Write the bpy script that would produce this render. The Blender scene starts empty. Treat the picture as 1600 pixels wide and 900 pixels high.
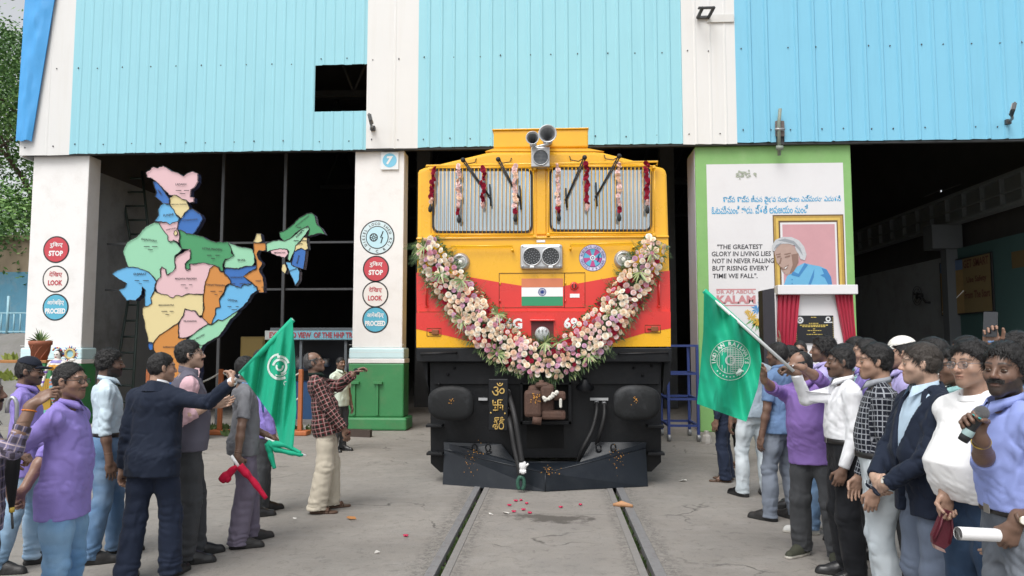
import bpy, bmesh, math, random
import numpy as np
from mathutils import Vector, Matrix, Euler
from mathutils.bvhtree import BVHTree
import openvdb

SC = bpy.context.scene
COL = SC.collection
rnd = random.Random(7)

# ------------------------------------------------------------------ camera, sky, sun, exposure
CAM_H, FPX = 1.68, 1175.0                       # eye height, focal length in pixels of a 1600 px wide frame
YAW, PITCH = math.atan(65 / FPX), math.atan(92 / FPX)
cam_d = bpy.data.cameras.new('camera'); cam = bpy.data.objects.new('camera', cam_d); COL.objects.link(cam)
cam.location = (0, 0, CAM_H); cam.rotation_euler = (math.pi / 2 + PITCH, 0, YAW)
cam_d.sensor_width = 36; cam_d.lens = FPX / 1600 * 36; cam_d.clip_start = 0.05; cam_d.clip_end = 3000
SC.camera = cam
world = bpy.data.worlds.new('World'); SC.world = world; world.use_nodes = True
_nt = world.node_tree
_sky = _nt.nodes.new('ShaderNodeTexSky'); _sky.sky_type = 'NISHITA'; _sky.sun_disc = False
SUN_EL, SUN_AZ = math.radians(56), math.radians(202)     # high, veiled, behind the camera
_sky.sun_elevation = SUN_EL; _sky.sun_rotation = SUN_AZ
_sky.air_density = 1.0; _sky.dust_density = 3.0; _sky.ozone_density = 1.0
_hs = _nt.nodes.new('ShaderNodeHueSaturation'); _hs.inputs['Saturation'].default_value = 0.16
_bg = _nt.nodes['Background']; _bg.inputs['Strength'].default_value = 0.14
_nt.links.new(_sky.outputs[0], _hs.inputs['Color']); _nt.links.new(_hs.outputs[0], _bg.inputs['Color'])
sun_d = bpy.data.lights.new('sun', 'SUN'); sun = bpy.data.objects.new('sun', sun_d); COL.objects.link(sun)
sun_d.energy = 1.45; sun_d.angle = math.radians(34); sun_d.color = (1.0, 0.97, 0.93)
_dir = Vector((math.sin(SUN_AZ) * math.cos(SUN_EL), math.cos(SUN_AZ) * math.cos(SUN_EL), math.sin(SUN_EL)))
sun.rotation_euler = _dir.to_track_quat('Z', 'Y').to_euler()
SC.view_settings.view_transform = 'Standard'; SC.view_settings.look = 'None'
SC.view_settings.gamma = 1; SC.view_settings.exposure = 0.52
SC.view_settings.use_curve_mapping = False

# ------------------------------------------------------------------ sight lines of the photograph -> points of the place
_fw = np.array([-math.sin(YAW) * math.cos(PITCH), math.cos(YAW) * math.cos(PITCH), math.sin(PITCH)])
_rt = np.array([math.cos(YAW), math.sin(YAW), 0.0]); _up = np.cross(_rt, _fw)
_O = np.array([0, 0, CAM_H])
def ray(x, y): return _fw + _rt * (x - 800) / FPX + _up * (450 - y) / FPX
def atY(x, y, Y): d = ray(x, y); return Vector(_O + d * (Y / d[1]))
def atX(x, y, X): d = ray(x, y); return Vector(_O + d * (X / d[0]))
def atZ(x, y, Z=0.0): d = ray(x, y); return Vector(_O + d * ((Z - CAM_H) / d[2]))
def atD(x, y, D): return Vector(_O + ray(x, y) * D)

# ------------------------------------------------------------------ materials
MATS = {}
def mat(name, col, rough=0.6, metal=0.0, var=0.12, scale=6.0, bump=0.0, bscale=60.0, spec=0.5, coat=0.0, dirt=None, dirt_amt=0.0, dscale=1.5, streak=0):
    """Principled paint/stone/cloth with an uneven tone (var), optional stains of another colour (dirt) and fine relief (bump)."""
    if name in MATS: return MATS[name]
    m = bpy.data.materials.new(name); m.use_nodes = True; MATS[name] = m
    nt = m.node_tree; N = nt.nodes; L = nt.links; b = N['Principled BSDF']
    b.inputs['Roughness'].default_value = rough; b.inputs['Metallic'].default_value = metal
    b.inputs['Specular IOR Level'].default_value = spec; b.inputs['Coat Weight'].default_value = coat
    tc = N.new('ShaderNodeTexCoord')
    n = N.new('ShaderNodeTexNoise'); n.inputs['Scale'].default_value = scale; n.inputs['Detail'].default_value = 5
    n.inputs['Roughness'].default_value = 0.65
    L.new(tc.outputs['Object'], n.inputs['Vector'])
    mx = N.new('ShaderNodeMix'); mx.data_type = 'RGBA'
    c = Vector(col[:3])
    mx.inputs['A'].default_value = (*(c * (1 - var)), 1); mx.inputs['B'].default_value = (*[min(1, v * (1 + var)) for v in c], 1)
    L.new(n.outputs['Fac'], mx.inputs['Factor'])
    out = mx.outputs['Result']
    if dirt is not None:
        n2 = N.new('ShaderNodeTexNoise'); n2.inputs['Scale'].default_value = dscale; n2.inputs['Detail'].default_value = 8
        n2.inputs['Roughness'].default_value = 0.7
        if streak:
            mp = N.new('ShaderNodeMapping'); mp.inputs['Scale'].default_value = (streak, streak, .22); L.new(tc.outputs['Object'], mp.inputs['Vector']); L.new(mp.outputs['Vector'], n2.inputs['Vector'])
        else: L.new(tc.outputs['Object'], n2.inputs['Vector'])
        r = N.new('ShaderNodeMapRange'); r.inputs['From Min'].default_value = 0.5; r.inputs['From Max'].default_value = 0.75
        r.inputs['To Max'].default_value = dirt_amt; L.new(n2.outputs['Fac'], r.inputs['Value'])
        m2 = N.new('ShaderNodeMix'); m2.data_type = 'RGBA'; m2.inputs['B'].default_value = (*dirt[:3], 1)
        L.new(out, m2.inputs['A']); L.new(r.outputs['Result'], m2.inputs['Factor']); out = m2.outputs['Result']
    L.new(out, b.inputs['Base Color'])
    rr = N.new('ShaderNodeMapRange'); rr.inputs['To Min'].default_value = max(0.02, rough - 0.08); rr.inputs['To Max'].default_value = min(1, rough + 0.08)
    L.new(n.outputs['Fac'], rr.inputs['Value']); L.new(rr.outputs['Result'], b.inputs['Roughness'])
    if bump:
        n3 = N.new('ShaderNodeTexNoise'); n3.inputs['Scale'].default_value = bscale; n3.inputs['Detail'].default_value = 4
        L.new(tc.outputs['Object'], n3.inputs['Vector'])
        bp = N.new('ShaderNodeBump'); bp.inputs['Strength'].default_value = bump; bp.inputs['Distance'].default_value = 0.01
        L.new(n3.outputs['Fac'], bp.inputs['Height']); L.new(bp.outputs['Normal'], b.inputs['Normal'])
    return m

# ------------------------------------------------------------------ mesh builder
class MB:
    def __init__(s): s.v = []; s.f = []; s.m = []; s.sm = []; s.mats = []
    def mi(s, m):
        if m not in s.mats: s.mats.append(m)
        return s.mats.index(m)
    def add(s, vs, fs, m, smooth=False):
        o = len(s.v); i = s.mi(m); s.v += [tuple(v) for v in vs]
        for f in fs: s.f.append(tuple(o + k for k in f)); s.m.append(i); s.sm.append(smooth)
    def quad(s, a, b, c, d, m): s.add([a, b, c, d], [(0, 1, 2, 3)], m)
    def box(s, lo, hi, m, bev=0.0):
        x0, y0, z0 = lo; x1, y1, z1 = hi
        if x0 > x1: x0, x1 = x1, x0
        if y0 > y1: y0, y1 = y1, y0
        if z0 > z1: z0, z1 = z1, z0
        if bev <= 0:
            s.add([(x0, y0, z0), (x1, y0, z0), (x1, y1, z0), (x0, y1, z0), (x0, y0, z1), (x1, y0, z1), (x1, y1, z1), (x0, y1, z1)],
                  [(3, 2, 1, 0), (4, 5, 6, 7), (0, 1, 5, 4), (1, 2, 6, 5), (2, 3, 7, 6), (3, 0, 4, 7)], m); return
        b = min(bev, (x1 - x0) * .49, (y1 - y0) * .49, (z1 - z0) * .49)
        bm = bmesh.new(); bmesh.ops.create_cube(bm, size=1)
        for v in bm.verts: v.co = Vector(((x0 + x1) / 2 + v.co.x * (x1 - x0), (y0 + y1) / 2 + v.co.y * (y1 - y0), (z0 + z1) / 2 + v.co.z * (z1 - z0)))
        bmesh.ops.bevel(bm, geom=bm.edges[:], offset=b, segments=2, affect='EDGES', profile=0.5)
        s.bm(bm, m, smooth=False)
    def bm(s, bm, m, smooth=True, M=None):
        bm.verts.ensure_lookup_table()
        for i, v in enumerate(bm.verts): v.index = i
        s.add([(M @ v.co if M else v.co) for v in bm.verts], [[v.index for v in f.verts] for f in bm.faces], m, smooth); bm.free()
    def prism(s, pts, d, m, smooth=False):
        """pts: 3D outline, extruded by vector d."""
        n = len(pts); d = Vector(d); a = [Vector(p) for p in pts]; b = [p + d for p in a]
        s.add(a + b, [tuple(range(n))] + [tuple(range(2 * n - 1, n - 1, -1))] + [(i, i + n, (i + 1) % n + n, (i + 1) % n) for i in range(n)], m, smooth)
    def tube(s, path, r, m, n=8, caps=True, r1=None, smooth=True):
        P = [Vector(p) for p in path]; k = len(P); vs = []; fs = []
        up = None
        for i, p in enumerate(P):
            t = (P[min(i + 1, k - 1)] - P[max(i - 1, 0)]); t = t.normalized() if t.length > 1e-9 else Vector((0, 0, 1))
            if up is None: up = t.orthogonal().normalized()
            else:
                up = (up - t * up.dot(t)); up = up.normalized() if up.length > 1e-6 else t.orthogonal().normalized()
            w = t.cross(up)
            rr = r[i] if isinstance(r, (list, tuple)) else (r if r1 is None else r + (r1 - r) * i / max(1, k - 1))
            for j in range(n):
                a = 2 * math.pi * j / n; vs.append(p + up * (math.cos(a) * rr) + w * (math.sin(a) * rr))
        for i in range(k - 1):
            for j in range(n): fs.append((i * n + j, i * n + (j + 1) % n, (i + 1) * n + (j + 1) % n, (i + 1) * n + j))
        if caps: fs.append(tuple(range(n - 1, -1, -1))); fs.append(tuple((k - 1) * n + j for j in range(n)))
        s.add(vs, fs, m, smooth)
    def cyl(s, a, b, r, m, n=16, r1=None, smooth=True): s.tube([a, b], r, m, n, True, r1, smooth)
    def lathe(s, prof, o, axis, m, n=24, smooth=True, caps=True):
        """prof: (radius, height along axis) pairs."""
        ax = Vector(axis).normalized(); u = ax.orthogonal().normalized(); w = ax.cross(u); o = Vector(o); vs = []; fs = []
        for r, h in prof:
            for j in range(n):
                a = 2 * math.pi * j / n; vs.append(o + ax * h + u * (r * math.cos(a)) + w * (r * math.sin(a)))
        for i in range(len(prof) - 1):
            for j in range(n): fs.append((i * n + j, i * n + (j + 1) % n, (i + 1) * n + (j + 1) % n, (i + 1) * n + j))
        if caps and prof[0][0] > 1e-5: fs.append(tuple(range(n - 1, -1, -1)))
        if caps and prof[-1][0] > 1e-5: fs.append(tuple((len(prof) - 1) * n + j for j in range(n)))
        s.add(vs, fs, m, smooth)
    def disc(s, c, r, m, nrm=(0, -1, 0), n=32, r_in=0.0, sx=1.0):
        nrm = Vector(nrm).normalized(); u = Vector((0, 0, 1)).cross(nrm)
        u = u.normalized() if u.length > 1e-6 else Vector((1, 0, 0)); w = nrm.cross(u); c = Vector(c)
        pt = lambda rr, a: c + u * (rr * math.cos(a) * sx) + w * (rr * math.sin(a))
        if r_in <= 0: s.add([pt(r, 2 * math.pi * i / n) for i in range(n)], [tuple(range(n))], m)
        else:
            s.add([pt(r, 2 * math.pi * i / n) for i in range(n)] + [pt(r_in, 2 * math.pi * i / n) for i in range(n)],
                  [(i, (i + 1) % n, (i + 1) % n + n, i + n) for i in range(n)], m)
    def sph(s, c, r, m, seg=12, rings=8, M=None):
        r = (r, r, r) if not isinstance(r, (tuple, list)) else r
        bm = bmesh.new(); bmesh.ops.create_uvsphere(bm, u_segments=seg, v_segments=rings, radius=1)
        X = Matrix.Translation(c) @ (M.to_4x4() if M else Matrix()) @ Matrix.Diagonal((*r, 1))
        s.bm(bm, m, True, X)
    def text(s, body, o, m, w=None, h=None, x=(1, 0, 0), z=(0, 0, 1), bold=0.0, align='C', valign='C', shear=0.0, depth=0.0):
        """flat lettering, fitted to width w and/or height h, centred on o."""
        c = bpy.data.curves.new('lettering', 'FONT'); c.body = body; c.size = 1; c.resolution_u = 2; c.offset = bold; c.shear = shear
        if depth: c.extrude = depth
        ob = bpy.data.objects.new('lettering', c)
        me = ob.to_mesh(); n = len(me.vertices)
        if n == 0: ob.to_mesh_clear(); return
        co = np.empty(n * 3); me.vertices.foreach_get('co', co); co = co.reshape(-1, 3)
        fs = [tuple(p.vertices) for p in me.polygons]
        ob.to_mesh_clear(); bpy.data.objects.remove(ob); bpy.data.curves.remove(c)
        lo, hi = co.min(0), co.max(0); ext = hi - lo
        sx = w / ext[0] if w else None; sy = h / ext[1] if h else None
        sx = sx or sy; sy = sy or sx
        cx = {'C': (lo[0] + hi[0]) / 2, 'L': lo[0], 'R': hi[0]}[align]; cy = {'C': (lo[1] + hi[1]) / 2, 'B': lo[1], 'T': hi[1]}[valign]
        X, Z = Vector(x).normalized(), Vector(z).normalized(); o = Vector(o)
        s.add([o + X * ((p[0] - cx) * sx) + Z * ((p[1] - cy) * sy) for p in co], fs, m)
    def arc_text(s, body, c, r, m, h, a0, a1, x=(1, 0, 0), z=(0, 0, 1), bold=0.02, flip=False):
        """letters set round a circle from angle a0 to a1 (degrees, clockwise from the top)."""
        X, Z, c = Vector(x), Vector(z), Vector(c); n = len(body)
        for i, ch in enumerate(body):
            if ch == ' ': continue
            a = math.radians(a0 + (a1 - a0) * (i + .5) / n)
            d = X * math.sin(a) + Z * math.cos(a); t = X * math.cos(a) - Z * math.sin(a)
            if flip: s.text(ch, c + d * r, m, h=h, x=-t, z=-d, bold=bold)
            else: s.text(ch, c + d * r, m, h=h, x=t, z=d, bold=bold)
    def build(s, name, parent=None, origin=None, autosmooth=None):
        me = bpy.data.meshes.new(name)
        off = Vector(origin) if origin is not None else Vector()
        me.from_pydata([(v[0] - off.x, v[1] - off.y, v[2] - off.z) for v in s.v], [], s.f)
        for m in s.mats: me.materials.append(m)
        me.polygons.foreach_set('material_index', s.m); me.polygons.foreach_set('use_smooth', s.sm)
        me.update()
        o = bpy.data.objects.new(name, me); COL.objects.link(o)
        if parent is not None:
            o.parent = parent; o.location = off - world_loc(parent)
        else: o.location = off
        return o

def world_loc(o):
    p = Vector(o.location)
    while o.parent is not None: o = o.parent; p += Vector(o.location)
    return p
def tag(o, label=None, cat=None, group=None, kind=None):
    if label: o['label'] = label
    if cat: o['category'] = cat
    if group: o['group'] = group
    if kind: o['kind'] = kind
    return o
def thing(name, label, cat, loc=(0, 0, 0), group=None):
    o = bpy.data.objects.new(name, None); COL.objects.link(o); o.location = loc; o.empty_display_size = 0.1
    return tag(o, label, cat, group)
def copy_tree(o, parent=None):
    c = o.copy(); COL.objects.link(c)
    if parent is not None: c.parent = parent
    for ch in list(o.children): copy_tree(ch, c)
    return c

# value noise for numpy arrays
def _hash(i, j, k, seed):
    h = (i * 374761393 + j * 668265263 + k * 2147483647 + seed * 1274126177) & 0xFFFFFFFF
    h = ((h ^ (h >> 13)) * 1274126177) & 0xFFFFFFFF
    return ((h ^ (h >> 16)) & 0xFFFFFF) / float(0xFFFFFF)
def vnoise(P, seed=0):
    P = np.asarray(P, dtype=np.float64); I = np.floor(P).astype(np.int64); F = P - I; F = F * F * (3 - 2 * F)
    r = 0
    for a in (0, 1):
        wx = F[:, 0] if a else 1 - F[:, 0]
        for b in (0, 1):
            wy = F[:, 1] if b else 1 - F[:, 1]
            for c in (0, 1):
                wz = F[:, 2] if c else 1 - F[:, 2]
                r = r + wx * wy * wz * _hash(I[:, 0] + a, I[:, 1] + b, I[:, 2] + c, seed)
    return r
def fbm(P, seed=0, o=3):
    r = 0; a = .5; P = np.asarray(P, dtype=np.float64)
    for i in range(o): r = r + a * vnoise(P * 2 ** i, seed + i); a *= .5
    return r / (1 - .5 ** o)
# ------------------------------------------------------------------ people: signed-distance bodies meshed to one continuous surface
BIG = 0.12
class Field:
    def __init__(s, lo, hi, vox):
        s.lo = np.array(lo, float); s.vox = vox; s.n = np.maximum(4, np.ceil((np.array(hi) - s.lo) / vox).astype(int) + 1)
        s.f = np.full(tuple(s.n), BIG, np.float32)
        s.ax = [(s.lo[i] + vox * np.arange(s.n[i])).astype(np.float32) for i in range(3)]
    def run(s, prims):
        for fn, bb, k, op in prims:
            pad = 0.03 + k
            i0 = np.maximum(0, np.floor((np.array(bb[0]) - pad - s.lo) / s.vox).astype(int)); i1 = np.minimum(s.n, np.ceil((np.array(bb[1]) + pad - s.lo) / s.vox).astype(int) + 1)
            if np.any(i1 <= i0): continue
            sl = tuple(slice(a, b) for a, b in zip(i0, i1))
            X = s.ax[0][sl[0]][:, None, None]; Y = s.ax[1][sl[1]][None, :, None]; Z = s.ax[2][sl[2]][None, None, :]
            d = fn(X, Y, Z); g = s.f[sl]
            if op == '+':
                h = np.maximum(k - np.abs(g - d), 0) / max(k, 1e-6); s.f[sl] = np.minimum(g, d) - h * h * k * .25
            elif op == '-':
                d = -d; h = np.maximum(k - np.abs(g - d), 0) / max(k, 1e-6); s.f[sl] = np.maximum(g, d) + h * h * k * .25
            else: s.f[sl] = np.maximum(g, d)
        return s
    def mesh(s):
        g = openvdb.FloatGrid(BIG); g.copyFromArray(s.f); p, q = g.convertToQuads(0.0)
        return p.astype(float) * s.vox + s.lo, q[:, ::-1].astype(np.int64)

V = lambda *a: np.array(a, float)
def rc(a, b, ra, rb, k=.02, op='+'):
    a, b = np.array(a, float), np.array(b, float); ab = b - a; l2 = max(float(ab @ ab), 1e-9); R = max(ra, rb)
    def fn(X, Y, Z):
        px, py, pz = X - a[0], Y - a[1], Z - a[2]
        t = np.clip((px * ab[0] + py * ab[1] + pz * ab[2]) / l2, 0, 1)
        return np.sqrt((px - t * ab[0]) ** 2 + (py - t * ab[1]) ** 2 + (pz - t * ab[2]) ** 2) - (ra + (rb - ra) * t)
    return (fn, (np.minimum(a, b) - R, np.maximum(a, b) + R), k, op)
def el(c, r, k=.02, R=None, op='+'):
    c = np.array(c, float); r = np.array(r, float); Q = np.eye(3) if R is None else np.array(R)
    m = float(max(r))
    def fn(X, Y, Z):
        px, py, pz = X - c[0], Y - c[1], Z - c[2]
        q = [Q[0, i] * px + Q[1, i] * py + Q[2, i] * pz for i in range(3)]
        k0 = np.sqrt(sum((q[i] / r[i]) ** 2 for i in range(3))); k1 = np.sqrt(sum((q[i] / r[i] ** 2) ** 2 for i in range(3)))
        return k0 * (k0 - 1) / np.maximum(k1, 1e-6)
    return (fn, (c - m, c + m), k, op)
def loft(sec, R, piv, off=0.0, k=.03, op='+', zlo=None, zhi=None):
    """elliptical cross-sections (z, halfwidth, front depth, back depth, y shift) turned by R about piv."""
    S = np.array(sec, float); R = np.array(R); piv = np.array(piv, float)
    z0 = S[0, 0] if zlo is None else zlo; z1 = S[-1, 0] if zhi is None else zhi
    cor = np.array([[x, y, z] for x in (-.3, .3) for y in (-.36, .3) for z in (z0 - .02, z1 + .02)]) - piv
    cor = cor @ R.T + piv
    def fn(X, Y, Z):
        px, py, pz = X - piv[0], Y - piv[1], Z - piv[2]
        x = R[0, 0] * px + R[1, 0] * py + R[2, 0] * pz + piv[0]; y = R[0, 1] * px + R[1, 1] * py + R[2, 1] * pz + piv[1]; z = R[0, 2] * px + R[1, 2] * py + R[2, 2] * pz + piv[2]
        x, y, z = np.broadcast_arrays(x, y, z)
        a = np.interp(z, S[:, 0], S[:, 1]).astype(np.float32) + off; bf = np.interp(z, S[:, 0], S[:, 2]).astype(np.float32) + off; bb = np.interp(z, S[:, 0], S[:, 3]).astype(np.float32) + off
        yc = y - np.interp(z, S[:, 0], S[:, 4]).astype(np.float32)
        b = np.where(yc < 0, bf, bb)
        q = (np.abs(x / a) ** 2.3 + np.abs(yc / b) ** 2.3) ** (1 / 2.3)
        d = (q - 1) * np.minimum(a, b)
        return np.maximum(d, np.maximum(z0 - z, z - z1))
    return (fn, (cor.min(0), cor.max(0)), k, op)
def plane(p, n):
    """keep the side the normal points away from."""
    p = np.array(p, float); n = np.array(n, float); n /= np.linalg.norm(n)
    return (lambda X, Y, Z: (X - p[0]) * n[0] + (Y - p[1]) * n[1] + (Z - p[2]) * n[2], (V(-9, -9, -9), V(9, 9, 9)), 0, 'x')
def rotx(a): c, s = math.cos(a), math.sin(a); return np.array([[1, 0, 0], [0, c, -s], [0, s, c]])
def roty(a): c, s = math.cos(a), math.sin(a); return np.array([[c, 0, s], [0, 1, 0], [-s, 0, c]])
def rotz(a): c, s = math.cos(a), math.sin(a); return np.array([[c, -s, 0], [s, c, 0], [0, 0, 1]])
def unit(v): v = np.array(v, float); return v / max(np.linalg.norm(v), 1e-9)

def np_mesh(name, P, Q, mats, parent, mi=None, col=None, smooth=True):
    me = bpy.data.meshes.new(name); nq = len(Q); w = Q.shape[1] if nq else 4
    me.vertices.add(len(P)); me.vertices.foreach_set('co', np.asarray(P, np.float32).ravel())
    me.loops.add(nq * w); me.loops.foreach_set('vertex_index', Q.astype(np.int32).ravel())
    me.polygons.add(nq); me.polygons.foreach_set('loop_start', (np.arange(nq) * w).astype(np.int32))
    for m in (mats if isinstance(mats, (list, tuple)) else [mats]): me.materials.append(m)
    if mi is not None: me.polygons.foreach_set('material_index', np.asarray(mi, np.int32))
    me.polygons.foreach_set('use_smooth', np.full(nq, smooth)); me.update(calc_edges=True)
    if col is not None:
        a = me.attributes.new('tint', 'FLOAT_COLOR', 'POINT'); a.data.foreach_set('color', np.asarray(col, np.float32).ravel())
    o = bpy.data.objects.new(name, me); COL.objects.link(o); o.parent = parent
    return o
def normals(P, Q):
    n = np.cross(P[Q[:, 2]] - P[Q[:, 0]], P[Q[:, 3]] - P[Q[:, 1]]); N = np.zeros_like(P)
    for i in range(4): np.add.at(N, Q[:, i], n)
    return N / np.maximum(np.linalg.norm(N, axis=1, keepdims=True), 1e-9)
def relax(P, Q, it=2, lam=.5):
    for _ in range(it):
        A = np.zeros_like(P); C = np.zeros(len(P))
        for i in range(4):
            for j in (1, 3): np.add.at(A, Q[:, i], P[Q[:, (i + j) % 4]]); np.add.at(C, Q[:, i], 1)
        P = P + lam * (A / np.maximum(C, 1)[:, None] - P)
    return P

def tint_mat(name, rough=.5, bump=.15, bscale=180, sss=.0, spec=.5):
    if name in MATS: return MATS[name]
    m = bpy.data.materials.new(name); m.use_nodes = True; MATS[name] = m; nt = m.node_tree; N = nt.nodes; L = nt.links; b = N['Principled BSDF']
    a = N.new('ShaderNodeAttribute'); a.attribute_name = 'tint'
    tc = N.new('ShaderNodeTexCoord'); n = N.new('ShaderNodeTexNoise'); n.inputs['Scale'].default_value = 30; n.inputs['Detail'].default_value = 4
    L.new(tc.outputs['Object'], n.inputs['Vector'])
    r = N.new('ShaderNodeMapRange'); r.inputs['To Min'].default_value = .82; r.inputs['To Max'].default_value = 1.15; L.new(n.outputs['Fac'], r.inputs['Value'])
    mx = N.new('ShaderNodeVectorMath'); mx.operation = 'SCALE'; L.new(a.outputs['Color'], mx.inputs[0]); L.new(r.outputs['Result'], mx.inputs['Scale'])
    L.new(mx.outputs['Vector'], b.inputs['Base Color']); b.inputs['Roughness'].default_value = rough; b.inputs['Specular IOR Level'].default_value = spec
    if sss: b.inputs['Subsurface Weight'].default_value = sss; b.inputs['Subsurface Radius'].default_value = (.012, .005, .003)
    n3 = N.new('ShaderNodeTexNoise'); n3.inputs['Scale'].default_value = bscale; n3.inputs['Detail'].default_value = 2; L.new(tc.outputs['Object'], n3.inputs['Vector'])
    bp = N.new('ShaderNodeBump'); bp.inputs['Strength'].default_value = bump; bp.inputs['Distance'].default_value = .004
    L.new(n3.outputs['Fac'], bp.inputs['Height']); L.new(bp.outputs['Normal'], b.inputs['Normal'])
    return m

def cloth(name, col, pattern=None, col2=None, rough=.85, sc=1.0, weave=.25, var=.07, fold=.9):
    """woven cloth; pattern: 'check' (bands both ways), 'grid' (thin lines), 'denim' (worn patches), 'stripe'."""
    if name in MATS: return MATS[name]
    m = mat(name, col, rough=rough, var=var, scale=7, bump=weave, bscale=260, spec=.16)
    nt = m.node_tree; N = nt.nodes; L = nt.links; b = N['Principled BSDF']
    tcf = N.new('ShaderNodeTexCoord'); mpf = N.new('ShaderNodeMapping'); mpf.inputs['Scale'].default_value = (7, 7, 4.2); mpf.inputs['Rotation'].default_value = (.5, .6, 0); nf = N.new('ShaderNodeTexNoise'); nf.inputs['Scale'].default_value = 1.0
    nf.noise_type = 'RIDGED_MULTIFRACTAL'; nf.inputs['Detail'].default_value = 1.2; nf.inputs['Distortion'].default_value = .9; L.new(tcf.outputs['Object'], mpf.inputs['Vector']); L.new(mpf.outputs['Vector'], nf.inputs['Vector'])
    bpf = N.new('ShaderNodeBump'); bpf.inputs['Strength'].default_value = fold; bpf.inputs['Distance'].default_value = .03; L.new(nf.outputs['Fac'], bpf.inputs['Height'])
    bp0 = b.inputs['Normal'].links[0].from_node; L.new(bpf.outputs['Normal'], bp0.inputs['Normal'])
    b.inputs['Sheen Weight'].default_value = .04; b.inputs['Sheen Roughness'].default_value = .5
    src = b.inputs['Base Color'].links[0].from_socket
    if pattern:
        tc = N.new('ShaderNodeTexCoord'); sep = N.new('ShaderNodeSeparateXYZ'); uv = N.new('ShaderNodeAttribute'); uv.attribute_name = 'wcoord'
        L.new(uv.outputs['Vector'], sep.inputs[0])
        def band(sock, per, duty, shift=0.0):
            a = N.new('ShaderNodeMath'); a.operation = 'MULTIPLY_ADD'; a.inputs[1].default_value = 1 / per; a.inputs[2].default_value = shift; L.new(sock, a.inputs[0])
            f = N.new('ShaderNodeMath'); f.operation = 'FRACT'; L.new(a.outputs[0], f.inputs[0])
            c = N.new('ShaderNodeMath'); c.operation = 'LESS_THAN'; c.inputs[1].default_value = duty; L.new(f.outputs[0], c.inputs[0]); return c.outputs[0]
        def mixc(fac, A, col):
            x = N.new('ShaderNodeMix'); x.data_type = 'RGBA'; L.new(fac, x.inputs['Factor']); L.new(A, x.inputs['A']); x.inputs['B'].default_value = (*col, 1); return x.outputs['Result']
        def mth(op, a, bb):
            x = N.new('ShaderNodeMath'); x.operation = op; L.new(a, x.inputs[0])
            if isinstance(bb, float): x.inputs[1].default_value = bb
            else: L.new(bb, x.inputs[1])
            return x.outputs[0]
        out = src
        if pattern == 'check':
            u = band(sep.outputs['X'], .05 * sc, .5); v = band(sep.outputs['Z'], .05 * sc, .5)
            f = mth('MULTIPLY', mth('ADD', u, v), .5); out = mixc(f, out, col2)
            u2 = band(sep.outputs['X'], .05 * sc, .1, .2); v2 = band(sep.outputs['Z'], .05 * sc, .1, .2); out = mixc(mth('MULTIPLY', mth('MAXIMUM', u2, v2), .45), out, (.75, .6, .55))
        elif pattern == 'grid':
            u = band(sep.outputs['X'], .032 * sc, .2); v = band(sep.outputs['Z'], .032 * sc, .2); out = mixc(mth('MULTIPLY', mth('MAXIMUM', u, v), .8), out, col2)
        elif pattern == 'stripe':
            u = band(sep.outputs['X'], .02 * sc, .25); out = mixc(mth('MULTIPLY', u, .4), out, col2)
        elif pattern == 'denim':
            n = N.new('ShaderNodeTexNoise'); n.inputs['Scale'].default_value = 3.2; n.inputs['Detail'].default_value = 6; L.new(tc.outputs['Object'], n.inputs['Vector'])
            r = N.new('ShaderNodeMapRange'); r.inputs['From Min'].default_value = .42; r.inputs['From Max'].default_value = .62; r.inputs['To Max'].default_value = .75; L.new(n.outputs['Fac'], r.inputs['Value'])
            out = mixc(r.outputs['Result'], out, col2)
        L.new(out, b.inputs['Base Color'])
    return m

HAIR_BLACK = (.012, .011, .011)
def hair_mat(name, col):
    return mat(name, col, rough=.42, var=.35, scale=60, bump=.6, bscale=220, spec=.45)

TORSO = [(.78, .148, .080, .100, .0), (.86, .168, .092, .120, .005), (.92, .170, .096, .120, .005), (1.00, .152, .096, .094, .0), (1.10, .146, .100, .084, .0),
         (1.20, .156, .106, .094, .0), (1.28, .164, .104, .104, .008), (1.335, .154, .088, .098, .014), (1.385, .112, .072, .082, .02), (1.43, .066, .058, .06, .02), (1.47, .054, .052, .055, .02)]

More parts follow.
